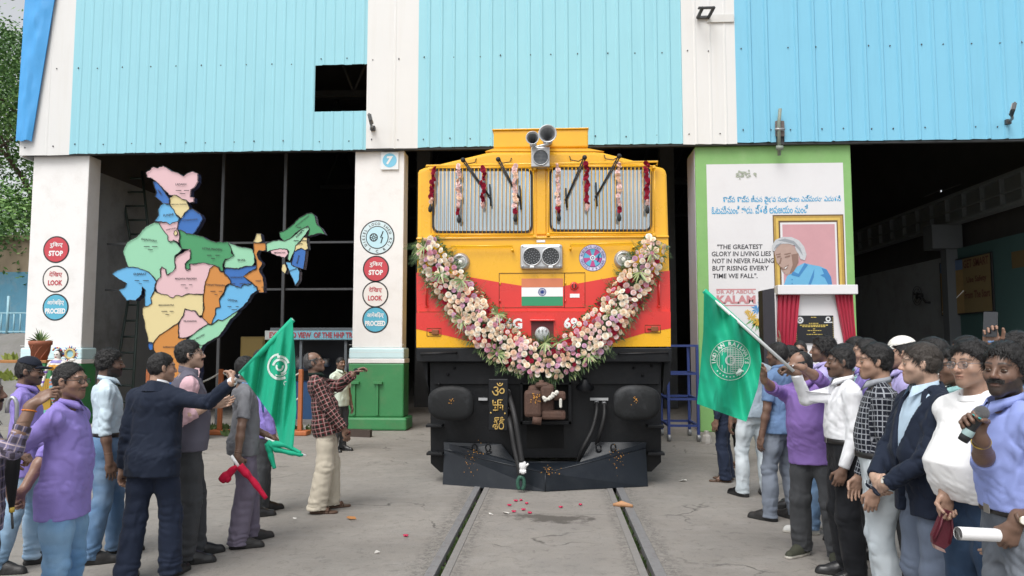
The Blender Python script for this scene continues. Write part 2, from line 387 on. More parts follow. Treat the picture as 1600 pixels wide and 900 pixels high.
def person(label, at, yaw, H=1.68, skin=(.17, .085, .05), D=6, group=None, head=(0, 0, 0), lean=(0, 0, 0), belly=0.0, wide=1.0, fat=0.0,
           R=None, L=None, feet=None, shirt=None, trousers=None, shoes=None, hair=None, face=None, extras=None, cap=None, z0=0.0):
    """at: (x, y) on the ground; yaw: degrees, 0 faces the camera, 90 faces screen right. head: (yaw, pitch, roll) relative to the body.
    R / L: arms {t: wrist target local | w: wrist target in the world, hint, curl, n, d}. All in metres; the body is built 1.7 m tall and scaled."""
    R = dict(R or {}); L = dict(L or {}); R.setdefault('curl', .35); L.setdefault('curl', .35)
    shirt = shirt or {}; trousers = trousers or {}; shoes = shoes or {}; hair = hair or {}; face = face or {}
    yaw = yaw + math.degrees(math.atan2(-at[0], at[1]))          # yaw is given as seen along the line of sight
    root = thing('person', label, 'person', (at[0], at[1], z0), group); s = H / 1.70
    root.rotation_euler = (0, 0, math.radians(yaw)); root.scale = (s, s, s)
    seed = int(abs(at[0] * 131 + at[1] * 977)) % 9999
    near = D < 4.6; mid = D < 7.2
    vh, vd, vb, vc = (.0030, .0032, .009, .0075) if near else ((.0036, .0040, .011, .009) if mid else (.005, .0055, .015, .013))
    Yaw = math.radians(yaw)
    def loc(w):
        p = np.array([w[0] - at[0], w[1] - at[1], w[2] - z0]); return rotz(-Yaw) @ p / s
    RT = rotz(math.radians(lean[2])) @ roty(math.radians(lean[1])) @ rotx(math.radians(lean[0])); piv = V(0, 0, .95)
    T = lambda p: RT @ (np.array(p, float) - piv) + piv
    sec = [list(r) for r in TORSO]
    for r in sec:
        bz = math.exp(-((r[0] - 1.07) / .13) ** 2); r[2] += belly * bz; r[1] = r[1] * (wide if r[0] < 1.45 else 1) + belly * .3 * bz
    # ---- joints
    sh = {}; el_ = {}; wr = {}; hd = {}; pn = {}
    for sd, A in ((-1, R), (1, L)):
        S = T((sd * .174 * wide, .014, 1.338))
        if 'w' in A: W = loc(A['w'])
        else: W = np.array(A.get('t', (sd * .232 * wide, -.05, .81)), float)
        l1, l2 = .285, .25; v = W - S; d = np.linalg.norm(v)
        if d > (l1 + l2) * .995: W = S + v / d * (l1 + l2) * .995; v = W - S; d = np.linalg.norm(v)
        d = max(d, .12); a = (l1 * l1 - l2 * l2 + d * d) / (2 * d); h = math.sqrt(max(l1 * l1 - a * a, 0))
        hint = np.array(A.get('hint', (sd * .35, .8, -.5)), float); u = unit(v); hint = unit(hint - u * (hint @ u))
        E = S + u * a + hint * h; sh[sd], el_[sd], wr[sd] = S, E, W
        hd[sd] = unit(A['d']) if 'd' in A else unit(W - E)
        n = np.array(A.get('n', (-sd, .2, 0)), float); pn[sd] = unit(n - hd[sd] * (n @ hd[sd]))
    feet = feet or {}; hip = {}; kn = {}; an = {}; fy = {}
    for sd in (-1, 1):
        f = feet.get(sd, (sd * .105, .0, sd * 12)); hip[sd] = V(sd * .084, .004, .87); an[sd] = V(f[0], f[1] + .03, .085 + (f[3] if len(f) > 3 else 0)); fy[sd] = math.radians(f[2])
        v = an[sd] - hip[sd]; d = np.linalg.norm(v); kk = max(1.0, d / .829 * 1.002) if d > .829 else (d * 1.004 / .83 if d > .78 else 1.0); l1, l2 = .42 * kk, .41 * kk; a = (l1 * l1 - l2 * l2 + d * d) / (2 * d); h = math.sqrt(max(l1 * l1 - a * a, 0))
        u = unit(v); hint = unit(V(math.sin(fy[sd]), -math.cos(fy[sd]), 0)); hint = unit(hint - u * (hint @ u)); kn[sd] = hip[sd] + u * a + hint * h
    # ---- head frame: u = left, f = forward, z = up
    HC0 = T((0, .016, 1.458)); hy, hp, hr = [math.radians(a) for a in head]
    RH = rotz(hy) @ rotx(hp) @ roty(hr)
    hs = .945; HC = HC0 + RH @ V(0, -.020, .112)
    hp_ = lambda u, f, z: HC + RH @ V(u, -f, z) * hs
    he = lambda c, r, k=.02, op='+', Rl=None: el(hp_(*c), (r[0] * hs, r[1] * hs, r[2] * hs), k, RH if Rl is None else RH @ Rl, op)
    hrc = lambda a, b, ra, rb, k=.02, op='+': rc(hp_(*a), hp_(*b), ra * hs, rb * hs, k, op)
    w = 1 + .5 * fat
    neck = [rc(T((0, .028, 1.38)), hp_(0, -.03, -.06), .058 + .012 * fat, .050 + .012 * fat, .03)]
    HP = neck + [he((0, -.015, .030), (.071, .093, .082), .02), he((0, .018, -.028), (.056 * w, .070, .080), .03),
          hrc((-.043 * w, .0, -.060), (-.012, .066, -.098), .020, .018, .03), hrc((.043 * w, .0, -.060), (.012, .066, -.098), .020, .018, .03), he((0, .072, -.100), (.020, .016, .014), .02),
          he((-.039 * w, .050, -.032), (.023, .028, .024), .02), he((.039 * w, .050, -.032), (.023, .028, .024), .02), he((0, .060, -.062), (.034, .030, .034), .025),
          hrc((-.034, .074, .020), (.034, .074, .020), .012, .012, .018), he((-.031, .096, -.003), (.017, .014, .011), .012, '-'), he((.031, .096, -.003), (.017, .014, .011), .012, '-'),
          hrc((0, .080, .012), (0, .106, -.030), .0075, .0125, .010), he((-.0125, .094, -.035), (.0085, .012, .0085), .008), he((.0125, .094, -.035), (.0085, .012, .0085), .008),
          he((0, .088, -.0595), (.023, .0115, .0058), .006), he((0, .086, -.0705), (.021, .0115, .0072), .006), he((0, .099, -.0650), (.024, .006, .0016), .003, '-')]
    for sd in (-1, 1):
        Q = rotz(-sd * .35) @ rotx(-.18)
        HP += [he((sd * .074, -.010, -.012), (.010, .019, .030), .010, '+', Q), he((sd * .085, -.004, -.008), (.006, .011, .018), .006, '-', Q)]
    # ---- arms and hands
    AP = []; HN = {}
    for sd in (-1, 1):
        S, E, W = sh[sd], el_[sd], wr[sd]; k = 1 + .35 * fat
        AP += [rc(T((sd * .06, .022, 1.395)), S, .044, .052, .04), rc(S, E, .050 * k, .039 * k, .03), rc(E, E + (W - E) * .35, .037 * k, .040 * k, .02), rc(E + (W - E) * .35, W, .040 * k, .026, .02)]
        d, n = hd[sd], pn[sd]; A = R if sd < 0 else L; c = A['curl']; t = -unit(np.cross(d, n)) * sd   # thumb side
        B = np.stack([t, n, d], 1)
        hnd = [rc(W - d * .02, W + d * .03, .025, .026, .015), el(W + d * .058, (.041, .015, .052), .015, B), rc(W + d * .03 + t * .018, W + d * .085 + t * .026, .015, .013, .012)]
        for i, (o, ln, r) in enumerate(((.029, .074, .0088), (.0095, .083, .0092), (-.0105, .077, .0086), (-.029, .060, .0076))):
            p = W + d * (.097 - abs(o - .0095) * .18) + t * o; cc = c[i] if isinstance(c, (list, tuple)) else c * (1 + .12 * i); ang = 0; sp = o * (1.6 if cc < .6 else .2)
            for j, fr in enumerate((.46, .31, .27)):
                ang += cc * (.75 if j == 0 else 1.0); dirv = unit(d * math.cos(ang) + n * math.sin(ang) + t * sp * (1 if j == 0 else .4)); q = p + dirv * ln * fr
                hnd.append(rc(p, q, r * (1 - .1 * j), r * (.93 - .12 * j), .005)); p = q
        th = A.get('thumb', .5); p = W + d * .035 + t * .028 + n * .004
        dv = unit(d * .75 + t * .75 + n * (.15 + th * .5)); q = p + dv * .040; hnd.append(rc(p, q, .0135, .0105, .010))
        dv = unit(d * (.95) + t * (.25 - .5 * th) + n * (.25 + th * .9)); p = q; q = p + dv * .032; hnd.append(rc(p, q, .0105, .0095, .004))
        dv = unit(d * (.9) + t * (.0 - .6 * th) + n * (.2 + th)); hnd.append(rc(q, q + dv * .022, .0095, .0075, .004))
        HN[sd] = hnd
    # ---- skin: hidden trunk and legs, neck, head, arms, hands in one object
    BODY = [loft(sec[:-2], RT, piv, -.028, .03, '+', .86, None)] + neck
    for sd in (-1, 1):
        S, E, W = sh[sd], el_[sd], wr[sd]; k = 1 + .3 * fat; st_ = shirt.get('sleeve', 'long'); st_ = st_[sd] if isinstance(st_, dict) else st_; u_ = .036 if st_ in ('long', 'roll', 'mid') else .040
        BODY += [rc(T((sd * .05, .022, 1.365)), S, .036, .038, .04), rc(S, S + (E - S) * .7, .038 * k, (u_ if st_ != 'short' else .040) * k, .03), rc(S + (E - S) * .7, E, u_ * k, (.030 if st_ in ('long', 'mid') else .037) * k, .03),
                 rc(E, E + (W - E) * .35, (.028 if st_ in ('long', 'mid') else .036) * k, (.028 if st_ == 'long' else .038) * k, .02), rc(E + (W - E) * .35, W, (.028 if st_ == 'long' else .038) * k, .0245, .02)]
    for sd in (-1, 1):
        BODY += [rc(hip[sd], kn[sd], .068, .048, .03), rc(kn[sd], an[sd], .050, .036, .02), rc(an[sd] + V(0, 0, -.03), an[sd] + V(math.sin(fy[sd]), -math.cos(fy[sd]), 0) * .10 + V(0, 0, -.05), .034, .026, .02)]
    allP, allQ, part = [], [], []
    def grab(prims, lo, hi, vox, tagv, cut=None):
        P, Q = Field(lo, hi, vox).run(prims + (cut or [])).mesh()
        allQ.append(Q + sum(len(p) for p in allP)); allP.append(P); part.append(np.full(len(P), tagv))
    ext = np.array([hip[1], hip[-1], an[1], an[-1], *sh.values(), *el_.values(), *wr.values(), HC0])
    grab(BODY, ext.min(0) - .22, np.append(ext.max(0)[:2] + .22, max(ext.max(0)[2] + .08, HC0[2] + .02)), vb, 0, [plane(HC0 + V(0, 0, .02), (0, 0, 1))] if False else None)
    grab(HP, HC - V(.15, .17, .19), HC + V(.15, .17, .15), vh, 1)
    for sd in (-1, 1):
        W, E = wr[sd], el_[sd]; c = W + hd[sd] * .07
        lo, hi = np.minimum(c - .13, W - .06), np.maximum(c + .13, W + .06)
        grab([rc(E + (W - E) * .35, W, .040 * (1 + .35 * fat), .026, .02)] + HN[sd], lo, hi, vd, 2)
    P = np.concatenate(allP); Q = np.concatenate(allQ); part = np.concatenate(part)
    # tint
    skin = np.array(skin); C = np.ones((len(P), 4)); C[:, :3] = skin
    q = (P - HC) @ RH / hs; U, Fw, Z = q[:, 0], -q[:, 1], q[:, 2]; hm = part == 1
    def paint(mask, col, a=1.0):
        a = np.clip(mask * a, 0, 1)[:, None] * hm[:, None]; C[:, :3] = C[:, :3] * (1 - a) + np.array(col) * a
    nz = fbm(q * 60, seed); g = lambda x, c, w: np.exp(-((x - c) / w) ** 2)
    front = (Fw > .03)
    hc = np.array(hair.get('col', HAIR_BLACK)); fh = np.array(face.get('col', hc))
    paint(g(U, 0, .05) * g(Z, -.035, .03) * front, skin * V(1.12, .95, .9), .6)                      # warm nose and cheeks
    paint(front * g(Z, -.0645, .0085) * (np.abs(U) < .024), skin * V(.95, .62, .6), .75)             # lips
    paint(front * g(Z, -.0652, .0022) * (np.abs(U) < .024), skin * .25, .9)
    bw = np.abs(U); paint(front * g(Z, .0225 + .004 * g(bw, .032, .015) - .004 * (bw > .045), .0050) * (bw > .011) * (bw < .053), hc * 1.2, .95 * (.6 + .6 * nz))
    paint(front * g(bw, .031, .018) * g(Z, -.014, .008), skin * .70, .7)                              # under the eyes
    paint(front * g(bw, .031, .022) * g(Z, .008, .007), skin * .8, .5)
    st = face.get('stubble', .25); jaw = ((Z < -.038) & (Fw > -.01)) * np.clip((-.038 - Z) / .012 + .2, 0, 1); jaw = jaw * (1 - g(U, 0, .024) * g(Z, -.065, .009))
    paint(jaw * 1.0, fh * .9 + skin * .2, st * (.7 + .5 * nz))
    if face.get('beard'):
        bl = ((Z < -.030 - .03 * np.clip((Fw - .02) / .06, 0, 1)) & (Fw > -.022)) * 1.0; bl = bl * (1 - g(U, 0, .021) * g(Z, -.065, .0095)); paint(bl, fh * 1.3, face['beard'] * (.75 + .5 * nz))
    if face.get('moustache'):
        paint(front * (Z < -.040 - .1 * np.maximum(bw - .012, 0) * 2) * (Z > -.0605 - .35 * np.maximum(bw - .02, 0)) * (bw < .036) * (Fw > .055), fh * 1.2, face['moustache'] * (.8 + .4 * nz))
    hmask = part == 2
    body = np_mesh('body', P, Q, tint_mat('skin', .42, .12, 140, .0, .5), root, None, C)
    # ---- eyes
    if D < 9:
        for sd in (-1, 1):
            mb = MB(); c = hp_(sd * .031, .0755, -.002); r = .0128 * hs; ns, nr = 16, 20
            vs, fs, mi = [], [], []; M1 = mat('eye_white', (.30, .27, .24), rough=.5, var=.05, spec=.2); M2 = mat('iris', (.02, .012, .008), rough=.15, var=.1); gx, gz = math.radians(face.get('gaze', 0)), 0
            lid = bpy.data.materials.get('eyelid_%d' % int(skin[0] * 1000)) or mat('eyelid_%d' % int(skin[0] * 1000), tuple(skin * .58), rough=.6, var=.1, spec=.2)
            for i in range(nr + 1):
                for j in range(ns):
                    th = math.pi * i / nr * .62; ph = 2 * math.pi * j / ns
                    dv = V(math.sin(th) * math.cos(ph), math.cos(th), math.sin(th) * math.sin(ph))   # u, f, z
                    isl = dv[2] > .13 or dv[2] < -.19; vs.append(c + RH @ (V(dv[0], -dv[1], dv[2]) * r * (1.10 if isl else 1)))
            for i in range(nr):
                for j in range(ns):
                    th = math.pi * (i + .5) / nr * .62; ph = 2 * math.pi * (j + .5) / ns; dz = math.sin(th) * math.sin(ph)
                    du = math.sin(th) * math.cos(ph) - math.sin(gx)
                    mt = lid if (dz > .13 or dz < -.19) else (M2 if math.hypot(du, dz) < .52 else M1)
                    fs.append((i * ns + j, i * ns + (j + 1) % ns, (i + 1) * ns + (j + 1) % ns, (i + 1) * ns + j)); mi.append(mt)
            for f, mt in zip(fs, mi): pass
            mb.v = [tuple(v) for v in vs]; mb.f = [f[::-1] for f in fs]; mb.m = [mb.mi(x) for x in mi]; mb.sm = [True] * len(fs)
            me = bpy.data.meshes.new('eye'); me.from_pydata(mb.v, [], mb.f); [me.materials.append(x) for x in mb.mats]; me.polygons.foreach_set('material_index', mb.m); me.polygons.foreach_set('use_smooth', mb.sm)
            o = bpy.data.objects.new('eye', me); COL.objects.link(o); o.parent = root
    # ---- hair
    if hair.get('style', 'short') != 'none':
        th = hair.get('thick', .008) * .72; bald = hair.get('bald', 0.0); hl = hair.get('line', .064) + .006
        F_ = Field(HC - V(.14, .15, .13), HC + V(.14, .15, .17), vh * 1.15)
        F_.run([he((0, -.016, .030), (.072 + th * .75, .094 + th * .75, .082 + th), .02), he((0, -.028, -.02), (.070 + th * .4, .075 + th * .5, .062), .03)])
        X, Y, Zg = np.meshgrid(*F_.ax, indexing='ij'); qx = np.stack([X - HC[0], Y - HC[1], Zg - HC[2]], -1)  .reshape(-1, 3) @ RH / hs
        fu, ff, fz = qx[:, 0], -qx[:, 1], qx[:, 2]
        zl = np.interp(ff, [-.12, -.085, -.05, -.015, .008, .02, .045, .075, .10], [-.078, -.076, -.062, -.030, -.022, .012, .036, hl - .004, hl])
        zl = zl + .010 * (np.abs(fu) < .03) * (ff > .05) * hair.get('peak', 0) + (fbm(qx * 90, seed, 2) - .5) * .012
        cutf = zl - fz
        if bald: cutf = np.maximum(cutf, np.minimum(fz - (.035 + .0 * fu), ff + .075 - (1 - bald) * .12) * 1.0)
        inner = ((fu / .072) ** 2 + ((ff + .015) / .091) ** 2 + ((fz - .03) / .079) ** 2) ** .5
        f = F_.f.reshape(-1); clump = (fbm(qx * V(38, 38, 38), seed + 5, 2) - .5) * hair.get('rough', .007)
        F_.f = np.maximum(f + clump, cutf * .8).reshape(F_.f.shape).astype(np.float32)
        hP, hQ = F_.mesh(); hM = hair_mat('hair_%02d_%02d' % (int(hc[0] * 200), int(hair.get('grey', 0) * 10)), tuple(hc))
        if len(hQ):
            # strands: thin blades lying along the surface, lifted at the tip
            nS = int(hair.get('strands', 1500 if near else (900 if mid else 350))); rg = np.random.default_rng(seed); hN = normals(hP, hQ); idx = rg.integers(0, len(hP), nS); b0 = hP[idx] - hN[idx] * .003; nn = hN[idx]
            crown = hp_(.01, -.06, .105); flow = b0 - crown; flow = flow - nn * np.sum(flow * nn, 1)[:, None]; flow /= np.maximum(np.linalg.norm(flow, axis=1)[:, None], 1e-6)
            cu = hair.get('curly', 0.0); flow = flow + rg.normal(0, .13 + cu, flow.shape); flow /= np.linalg.norm(flow, axis=1)[:, None]
            side = np.cross(flow, nn); ln = hair.get('len', .036) * rg.uniform(.6, 1.3, nS)[:, None]; wd = .0016 * (1 if near else 1.5)
            lift = rg.uniform(.05, .28 + cu, nS)[:, None]; m1 = b0 + flow * ln * .5 + nn * (.004 + ln * lift * .35); m2 = b0 + flow * ln + nn * (.003 + ln * lift * .4)
            SP = np.stack([b0 - side * wd, b0 + side * wd, m1 + side * wd * .8, m1 - side * wd * .8, m2 + side * wd * .1, m2 - side * wd * .1], 1).reshape(-1, 3); k = np.arange(nS)[:, None] * 6 + len(hP)
            SQ = np.concatenate([k + np.array([0, 1, 2, 3]), k + np.array([3, 2, 4, 5])]); 
            np_mesh('hair', np.concatenate([hP, SP]), np.concatenate([hQ, SQ]), hM, root)
    # ---- clothes
    sm = shirt['mat']; off = shirt.get('off', .010); hem = shirt.get('hem', .80); slv = shirt.get('sleeve', 'long'); loose = shirt.get('loose', .016)
    tuck = shirt.get('tuck', False); hem = 1.004 if tuck else hem
    ssec = [list(r) for r in sec[:-1]]
    for r in ssec:
        if not tuck and r[0] < .95: r[2] += .012
        if not tuck and r[0] < 1.2: r[1] += loose * .7; r[2] += loose; r[3] += loose * 1.2
        elif r[0] < 1.12: r[2] += .006; r[3] += .008
    if not tuck: ssec[0][1] = ssec[1][1] + .004; ssec[0][2] = max(ssec[0][2], ssec[1][2] - .004); ssec[0][3] = ssec[1][3] - .004
    ssec = [[.70] + ssec[0][1:]] + ssec
    SP_ = [loft(ssec[:-1] if shirt.get('collar', 'shirt') != 'tee' else ssec[:-1], RT, piv, off, .03, '+', hem if tuck else min(hem, .80), None)]
    ends = {}; SL = []
    for sd in (-1, 1):
        S, E, W = sh[sd], el_[sd], wr[sd]; k = 1 + .3 * fat; so = shirt.get('soff', .009); st_ = slv[sd] if isinstance(slv, dict) else slv
        SP_ += [rc(T((sd * .06, .024, 1.395)), S, .046 + off * .5, .054 + off * .6, .04)]
        if st_ == 'none': continue
        if st_ == 'short': e2 = S + (E - S) * .78; SL += [rc(S + (E - S) * .06, e2 + (E - S) * .15, .052 * k + so * .8, .049 * k + so * 1.25, .025)]; ends[sd] = (e2, unit(E - S))
        else:
            fr = {'long': .985, 'roll': .22, 'mid': .55}.get(st_, .985); e2 = E + (W - E) * fr
            SL += [rc(S, E, .050 * k + so * .8, .040 * k + so, .025), rc(E, e2 + unit(W - E) * .04, .040 * k + so, (.043 + (.030 - .043) * fr) * k + so * (.75 if fr > .9 else 1.05), .02)]; ends[sd] = (e2, unit(W - E))
    SP_.insert(3, plane(T((0, 0, hem)), RT @ V(0, 0, -1)))
    for sd, (p, d) in ends.items():
        st_e = 'n' if (slv[sd] if isinstance(slv, dict) else slv) == 'long' else 'w'
        # end the sleeve square
        SL += [(lambda X, Y, Z, p=p, d=d: np.where(((X - p[0]) ** 2 + (Y - p[1]) ** 2 + (Z - p[2]) ** 2) < (.0052 if st_e == 'n' else .012), (X - p[0]) * d[0] + (Y - p[1]) * d[1] + (Z - p[2]) * d[2], -1.0).astype(np.float32), (p - .14, p + .14), 0, 'x')]
    nb = hp_(0, -.03, -.07)
    SP_ += [rc(T((0, .008, 1.452)), T((0, -.03, 1.57)), .057 + .012 * fat, .12, .008, '-')]
    vz = shirt.get('vneck', 0)
    if vz: SP_ += [rc(T((0, -.10, 1.44)), T((0, -.16, 1.44 - vz)), .035, .008, .01, '-')]
    if shirt.get('open'):
        o0, o1, zb = shirt['open']                                        # jacket front: gap at the chest, gap at the hem, button height
        def fo(X, Y, Z):
            px, py, pz = X - piv[0], Y - piv[1], Z - piv[2]; x = RT[0, 0] * px + RT[1, 0] * py + RT[2, 0] * pz; y = RT[0, 1] * px + RT[1, 1] * py + RT[2, 1] * pz; z = RT[0, 2] * px + RT[1, 2] * py + RT[2, 2] * pz + piv[2]
            wv = np.where(z > zb, o0 * np.clip((z - zb) / (1.37 - zb), 0, 1.2) + .004, o1 * np.clip((zb - z) / (zb - .78), 0, 1) + .004)
            return np.maximum(np.abs(x) - wv, y + .02)
        SP_ += [(fo, (V(-.5, -.5, .6), V(.5, .5, 1.7)), .004, '-')]
    ext = np.array([*sh.values(), *el_.values(), *wr.values(), T((0, 0, 1.5)), T((.2, .2, hem)), T((-.2, -.2 - belly, hem))])
    F1 = Field(ext.min(0) - .16, ext.max(0) + .12, vc).run(SP_[:4]); F2 = Field(ext.min(0) - .16, ext.max(0) + .12, vc).run(SL)
    hh = np.maximum(.03 - np.abs(F1.f - F2.f), 0) / .03; F1.f = np.minimum(F1.f, F2.f) - hh * hh * .0075; sP, sQ = F1.run(SP_[4:]).mesh()
    sP = relax(sP, sQ, 1, .4); N_ = normals(sP, sQ); amp = shirt.get('fold', .0085)
    rid = lambda P_, sd_: (1 - np.abs(2 * vnoise(P_, sd_) - 1)) ** 1.6
    tq = (sP - piv) @ RT + piv; ax_ = np.abs(tq[:, 0]); fw_ = np.stack([tq[:, 0] * 7 + tq[:, 2] * 5, tq[:, 1] * 7, tq[:, 2] * 4 - ax_ * 3], 1) + (fbm(tq * 5, seed + 31)[:, None] - .5) * 1.6
    disp = (fbm(tq * V(16, 16, 5), seed) - .5) * .7 + (np.clip(rid(fw_ * 1.5, seed + 30), .45, 1) - .6) * 1.3
    wz = np.exp(-((tq[:, 2] - (1.02 if tuck else .95)) / .10) ** 2)
    disp += wz * (rid(tq * V(9, 9, 30) + (tq[:, :1] * 12), seed + 2) - .5) * 1.1
    disp += np.exp(-((np.abs(tq[:, 0]) - .17) / .06) ** 2) * np.exp(-((tq[:, 2] - 1.27) / .12) ** 2) * (rid(np.stack([tq[:, 0] * 6, tq[:, 1] * 14, tq[:, 2] * 20 + np.abs(tq[:, 0]) * 26], 1), seed + 3) - .5) * 1.4
    for sd in (-1, 1):
        S, E, W = sh[sd], el_[sd], wr[sd]
        for a, b, tm in ((S, E, 1.0), (E, W, 0.0)):
            ab = b - a; t = ((sP - a) @ ab) / (ab @ ab); dist = np.linalg.norm(sP - a - np.clip(t, 0, 1)[:, None] * ab, axis=1)
            m_ = np.exp(-((t - tm) / .42) ** 2) * (dist < .10) * (t > -.2) * (t < 1.2) * np.clip((np.abs(tq[:, 0]) - .13) / .04 + (dist < .06) * .4, 0, 1)
            disp += m_ * (rid(np.stack([t * 7, (sP @ unit(np.cross(ab, V(.3, .9, .2)))) * 12, (sP @ unit(np.cross(ab, V(.9, .1, .4)))) * 12], 1), seed + 7 + int(tm)) - .45) * 1.7
    if tuck: disp = disp * np.clip((tq[:, 2] - hem) / .05, 0, 1)
    disp = np.where(disp < 0, disp * .4, disp)
    sP = sP + N_ * (disp * amp)[:, None]; sP = relax(sP, sQ, 1, .35)
    so_ = np_mesh(shirt.get('name', 'shirt'), sP, sQ, sm, root)
    # cloth coordinates for checks: round the trunk / along the sleeve
    wc = np.stack([np.arctan2(tq[:, 0], -tq[:, 1] + .0) * .16, tq[:, 1], tq[:, 2]], 1)
    for sd in (-1, 1):
        S, E, W = sh[sd], el_[sd], wr[sd]
        for a, b, o_ in ((S, E, 0), (E, W, .285)):
            ab = b - a; t = ((sP - a) @ ab) / (ab @ ab); v_ = sP - a - t[:, None] * ab; dist = np.linalg.norm(v_, axis=1); e1 = unit(np.cross(ab, V(.2, .3, .95) if abs(unit(ab)[2]) < .8 else V(1, .2, 0))); e2 = np.cross(unit(ab), e1)
            m_ = (dist < .088) & (t > -.02) & (t < 1.1) & ((np.abs(tq[:, 0]) > .15) | (t > .6)) 
            wc[m_] = np.stack([np.arctan2(v_ @ e1, v_ @ e2) * .06, v_[:, 0], t * np.linalg.norm(ab) + o_], 1)[m_]
    at_ = so_.data.attributes.new('wcoord', 'FLOAT_VECTOR', 'POINT'); at_.data.foreach_set('vector', wc.astype(np.float32).ravel())
    root['_x'] = 0; del root['_x']
    tree = BVHTree.FromPolygons([tuple(v) for v in sP], [tuple(f) for f in sQ.tolist()]) if D < 8 else None
    def cast(x, z, back=False, lift=.003):
        """a point on the shirt in trunk coordinates, seen from the front (or back)."""
        o = Vector(T((x, .6 if back else -.6, z))); d = Vector(RT @ V(0, -1 if back else 1, 0)); h = tree.ray_cast(o, d)
        return (h[0] + h[1] * lift) if h[0] is not None else None
    def strip(name, x, hw, z0_, z1_, m, par, n=14, lift=.0025, back=False):
        mb = MB(); vs = []
        for i in range(n + 1):
            z = z0_ + (z1_ - z0_) * i / n; xx = x(z) if callable(x) else x
            a, b = cast(xx - hw, z, back, lift), cast(xx + hw, z, back, lift)
            if a is None or b is None: continue
            vs += [a, b]
        k = len(vs) // 2
        if k > 1:
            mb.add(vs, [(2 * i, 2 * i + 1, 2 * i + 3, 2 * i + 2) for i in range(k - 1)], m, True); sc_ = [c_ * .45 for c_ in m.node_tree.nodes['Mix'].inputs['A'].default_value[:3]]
            for e_ in (0, 1): mb.tube([Vector(v) for v in vs[e_::2]], .0024, mat('seam_shade_%d_%d_%d' % tuple(int(c_ * 200) for c_ in sc_), sc_, rough=.9), 4, False)  # dark tubes along both edges: seam shade painted in as darker cloth colour
            return mk(mb, name, par)
    def mk(mb, name, par):
        o = mb.build(name); o.parent = par; return o
    if shirt.get('collar', 'shirt') == 'shirt':
        mb = MB(); cm = shirt.get('cmat', sm); n = 28; vs = []; cr = .060 + .012 * fat; stand = .034
        for i in range(n + 1):
            a = math.pi * (-.93 + 1.86 * i / n)                         # 0 at the back, open at the throat
            fr = abs(a) / math.pi; cx, cy = math.sin(a), math.cos(a); zt = 1.440 + stand - .040 * fr ** 1.5; yo = .012 - .010 * fr
            tip = max(0, (fr - .62) / .31); lowr = cr + .015 + .012 * fr + .006 * tip; zl_ = zt - .032 - .026 * tip
            for r_, z_ in ((cr - .004, zt - .045), (cr, zt), (cr + .006, zt + .001), (lowr, zl_), (lowr - .006, zl_ + .003)):
                vs.append(T((cx * r_ * 1.0, yo + cy * r_ * 1.0 - (.010 * tip if r_ > cr + .01 else 0), z_)))
        mb.add(vs, [(i * 5 + j, i * 5 + j + 1, (i + 1) * 5 + j + 1, (i + 1) * 5 + j) for i in range(n) for j in range(4)], cm, True); mk(mb, 'collar', so_)
    if shirt.get('collar') in ('stand', 'tee'):
        mb = MB(); n = 28; vs = []; cr = .064 + .012 * fat; hgt = .045 if shirt['collar'] == 'stand' else .016
        for i in range(n + 1):
            a = 2 * math.pi * i / n; cx, cy = math.sin(a), math.cos(a); zb_ = 1.43 + .022 * cy - (.012 if shirt['collar'] == 'tee' else 0)
            for r_, z_ in ((cr + .010, zb_ - .012), (cr + .007, zb_ + hgt), (cr + .001, zb_ + hgt), (cr - .002, zb_ - .01)): vs.append(T((cx * r_, .014 + cy * r_, z_)))
        mb.add(vs, [(i * 4 + j, i * 4 + j + 1, (i + 1) * 4 + j + 1, (i + 1) * 4 + j) for i in range(n) for j in range(3)], shirt.get('cmat', sm), True); mk(mb, 'collar', so_)
    if tree and shirt.get('placket', True) and shirt.get('collar', 'shirt') == 'shirt' and not shirt.get('open'):
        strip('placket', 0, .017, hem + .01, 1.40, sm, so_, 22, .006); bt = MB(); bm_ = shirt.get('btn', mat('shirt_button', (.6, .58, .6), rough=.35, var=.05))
        for z in np.arange(1.36, hem + .04, -.085):
            p = cast(0, z, False, .008)
            if p is not None: bt.disc(p, .0055, bm_, nrm=RT @ V(0, -1, .1), n=10)
        if bt.v: mk(bt, 'buttons', so_)
        if shirt.get('pocket', True):
            mb = MB(); g_ = []; px0 = shirt.get('pocket_x', .085)
            for i in range(7):
                for j in range(7):
                    z = 1.245 - .125 * j / 6 - (.012 * (1 - abs(i / 3 - 1)) if j == 6 else 0); g_.append(cast(px0 - .052 + .104 * i / 6, z, False, .0045))
            if all(p is not None for p in g_): mb.add(g_, [(i * 7 + j, i * 7 + j + 1, (i + 1) * 7 + j + 1, (i + 1) * 7 + j) for i in range(6) for j in range(6)], sm, True); rim_ = [g_[i * 7] for i in range(7)] + [g_[42 + j] for j in range(1, 7)] + [g_[i * 7 + 6] for i in range(5, -1, -1)] + [g_[j] for j in range(5, -1, -1)]; sc_ = [c_ * .45 for c_ in sm.node_tree.nodes['Mix'].inputs['A'].default_value[:3]] if 'Mix' in sm.node_tree.nodes else (.1, .1, .1); mb.tube(rim_, .0026, mat('seam_shade_%d_%d_%d' % tuple(int(c_ * 200) for c_ in sc_), tuple(sc_), rough=.9), 4, False); mk(mb, 'pocket', so_)  # rim tube in darker cloth colour imitates the shade along the pocket seam
